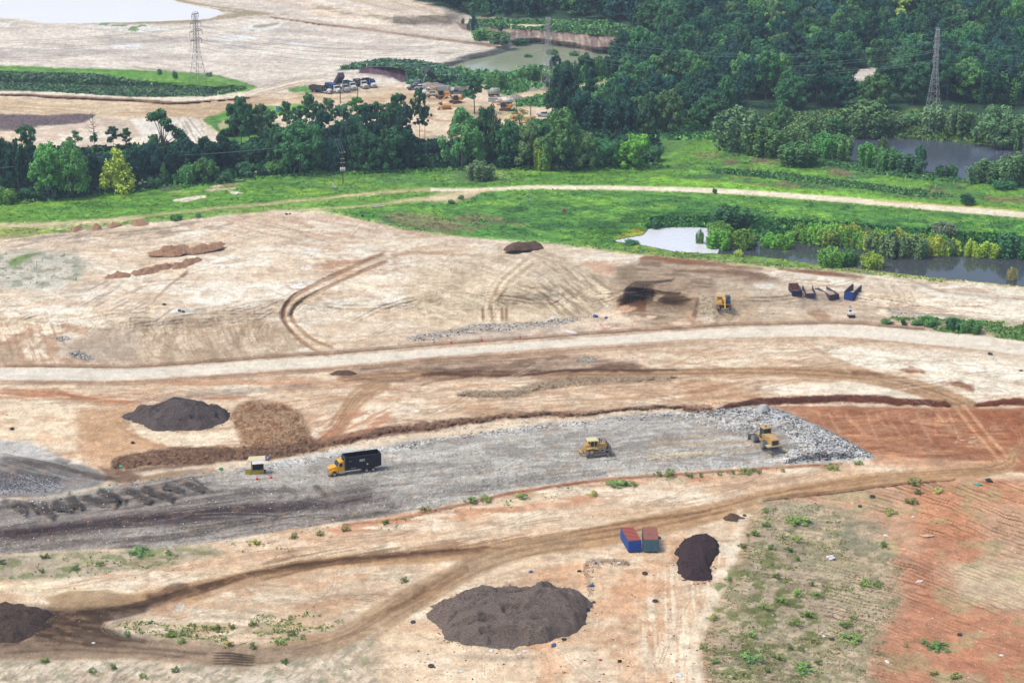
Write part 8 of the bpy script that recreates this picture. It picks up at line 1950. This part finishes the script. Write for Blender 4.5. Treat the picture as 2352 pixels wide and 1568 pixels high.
lump('red_rag', 753 + .4 * 1565, 941 + .4 * 1437, .4, paintm((206, 60, 56), .5, .2, 3, name='red_rag'), 'red and green rag at the bottom right of the big heap', 'rag', None)
lump('plank', 1552 + .4 * 1440, 941 + .4 * 722, .9, paintm((226, 186, 156), .7, .2, 3, name='peach_board'), 'peach-coloured board on the upper red slope', 'board', None, .15, 1.8)
lump('yellow_piece', 1780 + 22, 1035, .8, paintm((232, 204, 150), .6, .2, 3, name='cream_foam'), 'cream foam piece beside the compactor rear', 'foam piece', None, .2, 1.6)
# pylons ---------------------------------------------------------------------------------
def pylon(px, yb, yt, wb, lab, col, yaw, arms, dbl=.0):
    s = mpp(yb); Ht = (yb - yt) / (s * math.cos(dep(yb))) * 1.02
    e = empty('pylon', gp(px, yb, -.2), yaw); tag(e, lab, 'pylon', 'lattice pylons of the power line')
    B_ = wb / s / 2; T_ = B_ * .32; zw = Ht * .52
    def hw(z): return B_ + (T_ - B_) * min(z / zw, 1) if z < zw else T_ * (1 - .25 * (z - zw) / (Ht - zw))
    r = .07
    for sx in (-1, 1):
        for sy in (-1, 1):
            m = MB(); zs = [0, zw, Ht]
            for a, b in zip(zs, zs[1:]): m.bar((sx * hw(a), sy * hw(a), a), (sx * hw(b), sy * hw(b), b), .13, .12)
            m.build('leg', col, e)
    lv = [0]
    while lv[-1] < Ht - .5: lv.append(min(lv[-1] + max(1.7 * hw(lv[-1]), 1.3), Ht))
    m = MB()
    for a, b in zip(lv, lv[1:]):
        h0, h1 = hw(a), hw(b)
        c0_ = [(-h0, -h0, a), (h0, -h0, a), (h0, h0, a), (-h0, h0, a)]; c1_ = [(-h1, -h1, b), (h1, -h1, b), (h1, h1, b), (-h1, h1, b)]
        for i in range(4):
            j = (i + 1) % 4
            m.bar(c0_[i], c1_[j], .055, .055).bar(c0_[j], c1_[i], .055, .055).bar(c1_[i], c1_[j], .06, .06)
    m.build('bracing', col, e)
    for z, L in arms:
        z *= Ht; h = hw(z)
        for s_ in (-1, 1):
            a = MB()
            for yy in (-h, h): a.bar((s_ * h, yy, z), (s_ * L, 0, z + .1), .12, .1).bar((s_ * h, yy, z + 1.1), (s_ * L, 0, z + .1), .1, .08)
            for k in (1, 2): f = k / 3; a.bar((s_ * (h + (L - h) * f), h * (1 - f), z), (s_ * (h + (L - h) * f), -h * (1 - f), z), .07, .07)
            ar = a.build('cross_arm', col, e)
            i_ = MB()
            i_.cyl((s_ * L, 0, z), (s_ * L, 0, z - 1.6), .1, n=6); i_.build('insulator', GRY, ar)
    return e, Ht
PG = paintm((200, 202, 210), .6, .25, 1, name='galvanised'); PD = paintm((128, 130, 146), .6, .25, 1, name='dull_galvanised')
py1, h1 = pylon(455, 190, 38, 28, 'leftmost lattice pylon, against the pale sand plain', PD, math.radians(62), ((.62, 3.4), (.74, 4.0), (.86, 3.4), (.985, 2.2)))
py2, h2 = pylon(1258, 207, 47, 28, 'middle lattice pylon beside the olive pond', PG, math.radians(58), ((.62, 3.6), (.74, 4.2), (.86, 3.6), (.985, 2.0)))
py3, h3 = pylon(2143, 250, 72, 27, 'right lattice pylon rising out of the wood', PG, math.radians(60), ((.66, 3.4), (.78, 4.0), (.90, 3.2), (.985, 1.8)))
# poles -----------------------------------------------------------------------------------
def pole(x, yb, yt, lab, arms=((.97, 1.1),), trans=0, col=None, group='wooden poles of the small power line', r=.15, yaw=.1):
    s = mpp(yb); Ht = (yb - yt) / (s * math.cos(dep(yb)))
    e = empty('utility_pole', gp(x, yb, -.1), yaw); tag(e, lab, 'utility pole', group)
    MB().cyl((0, 0, 0), (0, 0, Ht), r * 1.2, r * .75, 10).build('pole', col or WOOD, e)
    for f, L in arms:
        z = Ht * f; a = MB().box(-L, L, -.2, -.08, z - .06, z + .06).build('cross_arm', GRY, e)
        i_ = MB()
        for k in (-.92, -.3, .5, .92): i_.cyl((k * L, -.14, z + .06), (k * L, -.14, z + .32), .06, .04, 6)
        i_.build('insulator', WHTM, a)
    if trans:
        z = Ht * .42
        for k in (-.55, 0, .55):
            t = MB().cyl((k, -.45, z), (k, -.45, z + 1.15), .27, n=12).build('transformer', paintm((214, 220, 226), .4, .1, 3, name='transformer_grey'), e, True)
            MB().cyl((k, -.45, z + 1.15), (k, -.45, z + 1.45), .06, .04, 6).build('bushing', WHTM, t)
        MB().box(-.75, .75, -.3, -.15, z + .3, z + .5).build('bracket', GRY, e)
    return e, Ht
q1, k1 = pole(788, 424, 348, 'pole carrying three white transformers in the meadow', ((.97, .95), (.78, .6), (.66, .8)), 1)
q2, k2 = pole(778, 385, 318, 'pole just behind the transformer pole', ((.95, .95),))
q3, k3 = pole(761, 344, 288, 'furthest pole among the trees above the transformer pole', ((.93, .95), (.99, .4)))
q4, k4 = pole(229, 424, 356, 'pole between the conical yellow tree and the dark trees', ((.93, .9), (.75, .7)))
q5, k5 = pole(782, 238, 192, 'pole standing before the first dump trucks', ((.97, .5),))
q6, k6 = pole(822, 222, 182, 'pole with pale boxes before the row of dump trucks', ((.97, .5),))
q7, k7 = pole(1219, 274, 235, 'dark bare post at the yard, right of two', (), r=.17)
q8, k8 = pole(1186, 262, 231, 'dark bare post at the yard, left of two', (), r=.13)
def stake(x, yb, yt, lab, col=None, r=.06, base=0):
    s = mpp(yb); Ht = (yb - yt) / (s * math.cos(dep(yb)))
    e = empty('marker_stake', gp(x, yb, -.05), 0); tag(e, lab, 'marker post', 'marker posts in the grass')
    MB().cyl((0, 0, 0), (0, 0, Ht), r, r, 8).build('post', col or WHTM, e); MB().cyl((0, 0, Ht), (0, 0, Ht + .1), r * 1.4, r * 1.2, 8).build('cap', col or WHTM, e)
for x, a, b, l in ((1628, 372, 362, 'white post in the meadow left of the willows'), (1962, 411, 403, 'white post in the meadow below the upper pond'), (2148, 435, 423, 'white post above the purple weeds at the right'), (2345, 452, 444, 'white post at the right edge of the meadow'), (789.6, 429, 419, 'white stake at the foot of the transformer pole'), (2082, 492 + 8, 494, 'white post below the track at the right')):
    stake(x, a, b, l)
for x, l in ((1211, 'left of two pale blue posts below the meadow track'), (1219, 'right of two pale blue posts below the meadow track')): stake(x, 464, 456, l, paintm((170, 196, 226), .5, .1, 3, name='pale_blue'), .16)
simple('meter_box', 764.5, 432, [('post', MB().cyl((0, 0, 0), (0, 0, 4.2), .05, n=6), GRY), ('cabinet', MB().box(-.25, .25, -.2, .15, .4, 1.6), WHTM)], 'tall thin post with a white cabinet left of the transformer pole', 'meter box')
simple('meter_box', 770, 434, [('cabinet', MB().box(-.45, .4, -.2, .2, .35, 1.1), WHTM), ('stand', MB().box(-.35, -.25, -.05, .05, 0, .35).box(.2, .3, -.05, .05, 0, .35), GRY)], 'low white double cabinet beside the thin post', 'meter box')
simple('pump', 1296, 486, [('body', MB().cyl((0, -.5, .5), (0, .5, .5), .38, n=12), paintm((206, 60, 56), .5, .2, 3, name='pump_red')), ('frame', MB().box(-.6, .6, -.6, .6, 0, .14), BLK), ('pipe', MB().cyl((0, 0, .5), (0, 0, 1.2), .12, n=8), paintm((206, 60, 57), .5, .2, 3, name='pump_red2'))], 'small red pump standing in the meadow', 'pump')
simple('pipe', 868, 476, [('tube', MB().cyl((-1.6, -.8, .15), (1.6, .8, .15), .14, n=8), paintm((206, 216, 222), .5, .1, 3, name='pipe_white')), ('collar', MB().cyl((-1.65, -.82, .15), (-1.45, -.72, .15), .2, n=8), GRY)], 'pale pipe lying in the meadow beside the lower track', 'pipe')
simple('sign_board', 322.5, 429, [('panel', MB().box(-.55, .55, -.03, .03, .35, 1.45), WHTM), ('leg', MB().box(-.5, -.42, -.02, .02, 0, .35), GRY), ('leg', MB().box(.42, .5, -.02, .02, 0, .35), GRY)], 'left of two white boards at the sandy path', 'board', grp='white boards at the sandy path')
simple('sign_board', 334, 427.5, [('panel', MB().box(-.55, .55, -.03, .03, .35, 1.45), WHTM), ('leg', MB().box(-.5, -.42, -.02, .02, 0, .35), GRY), ('leg', MB().box(.42, .5, -.02, .02, 0, .35), GRY)], 'right of two white boards at the sandy path', 'board', grp='white boards at the sandy path')
rs = np.random.RandomState(5)
fm = MB()
for i in range(7):
    x = -2.6 + i * .85; z = .9 + .8 * rs.rand(); fm.tube([(x, 0, 0), (x, 0, z), (x + .7, .3, z), (x + .7, .3, 0)], .04)
e = empty('pipe_rack', gp(388, 438)); tag(e, 'grey tubular rack standing in the grass right of the white boards', 'rack'); fm.build('frames', GRY, e)
MB().tube([(-2.8, .1, .5), (3.2, .2, .55)], .05).tube([(-2.8, .1, .95), (3.2, .2, .9)], .05).box(-2.4, -1.0, -.2, .3, .1, .6).build('rails', GRY, e)
# cables -----------------------------------------------------------------------------------
CBL = paintm((120, 150, 160), .5, .1, 1, name='cable_metal')
def cable(a, b, sag, lab, r=.035, n=22):
    a, b = Vector(a), Vector(b); pts = []
    for i in range(n + 1):
        t = i / n; p = a.lerp(b, t); p.z -= sag * 4 * t * (1 - t); pts.append(tuple(p - a))
    o = MB().tube(pts, r, 4).build('cable', CBL); o.location = a
    tag(o, lab, 'cable', 'cables strung between poles and pylons')
def top(o, h, dx=0, f=.97): 
    m = o.matrix_basis; return m @ Vector((dx, -.14, h * f))
P4, P2 = (q4, k4), (q2, k2)
L0 = gp(-160, 470)
for dx, l in ((-.8, 'front'), (.1, 'middle'), (.8, 'rear')):
    cable(top(q2, k2, dx), top(q4, k4, dx, .95), 1.6, l + ' cable of the small line crossing before the dark trees')
    cable(top(q4, k4, dx, .95), (L0.x + dx, L0.y, L0.z + 10), .8, l + ' cable leaving the photo at the left edge')
    cable(top(q2, k2, dx), top(q1, k1, dx), .2, l + ' short cable down to the transformer pole')
    cable(top(q2, k2, dx), top(q3, k3, dx, .95), .3, l + ' short cable back to the furthest pole')
SIDE = {-1: 'near', 1: 'far'}
def ptip(o, h, f, L, s_): return o.matrix_basis @ Vector((s_ * L, 0, f * h - 1.6))
for s_ in (-1, 1):
    for f, L, l in ((.62, 3.5, 'lowest'), (.74, 4.0, 'middle'), (.86, 3.4, 'highest')):
        cable(ptip(py1, h1, f, L, s_), ptip(py2, h2, f, L, s_), 7, '%s %s high cable between the left and middle pylons' % (l, SIDE[s_]), .045, 30)
        cable(ptip(py2, h2, f, L, s_), ptip(py3, h3, f + .04, L, s_), 7, '%s %s high cable between the middle and right pylons' % (l, SIDE[s_]), .045, 30)
        a = ptip(py3, h3, f + .04, L, s_); cable(a, (a.x + 150, a.y + 10, a.z - 2), 4, '%s %s high cable leaving the right pylon' % (l, SIDE[s_]), .045, 20)
        a = ptip(py1, h1, f, L, s_); cable(a, (a.x - 150, a.y - 10, a.z - 2), 4, '%s %s high cable leaving the left pylon' % (l, SIDE[s_]), .045, 20)
# air ----------------------------------------------------------------------------------------
def haze():
    me = bpy.data.meshes.new('haze')
    x0, x1, y0, y1, z0, z1 = -15000, 15000, -200, 9000, -30, CH + 12
    b = MB().box(x0, x1, y0, y1, z0, z1)
    m = bpy.data.materials.new('air'); m.use_nodes = True; nt = m.node_tree; nt.nodes.clear()
    out = nt.nodes.new('ShaderNodeOutputMaterial'); v = nt.nodes.new('ShaderNodeVolumePrincipled')
    v.inputs['Color'].default_value = (.62, .74, .95, 1); v.inputs['Density'].default_value = HAZE; v.inputs['Anisotropy'].default_value = .2
    nt.links.new(v.outputs['Volume'], out.inputs['Volume'])
    o = b.build('haze', m); tag(o, 'thin bluish air between the camera and the far wood', 'haze', None, 'stuff')
HAZE = .00014
if HAZE: haze()
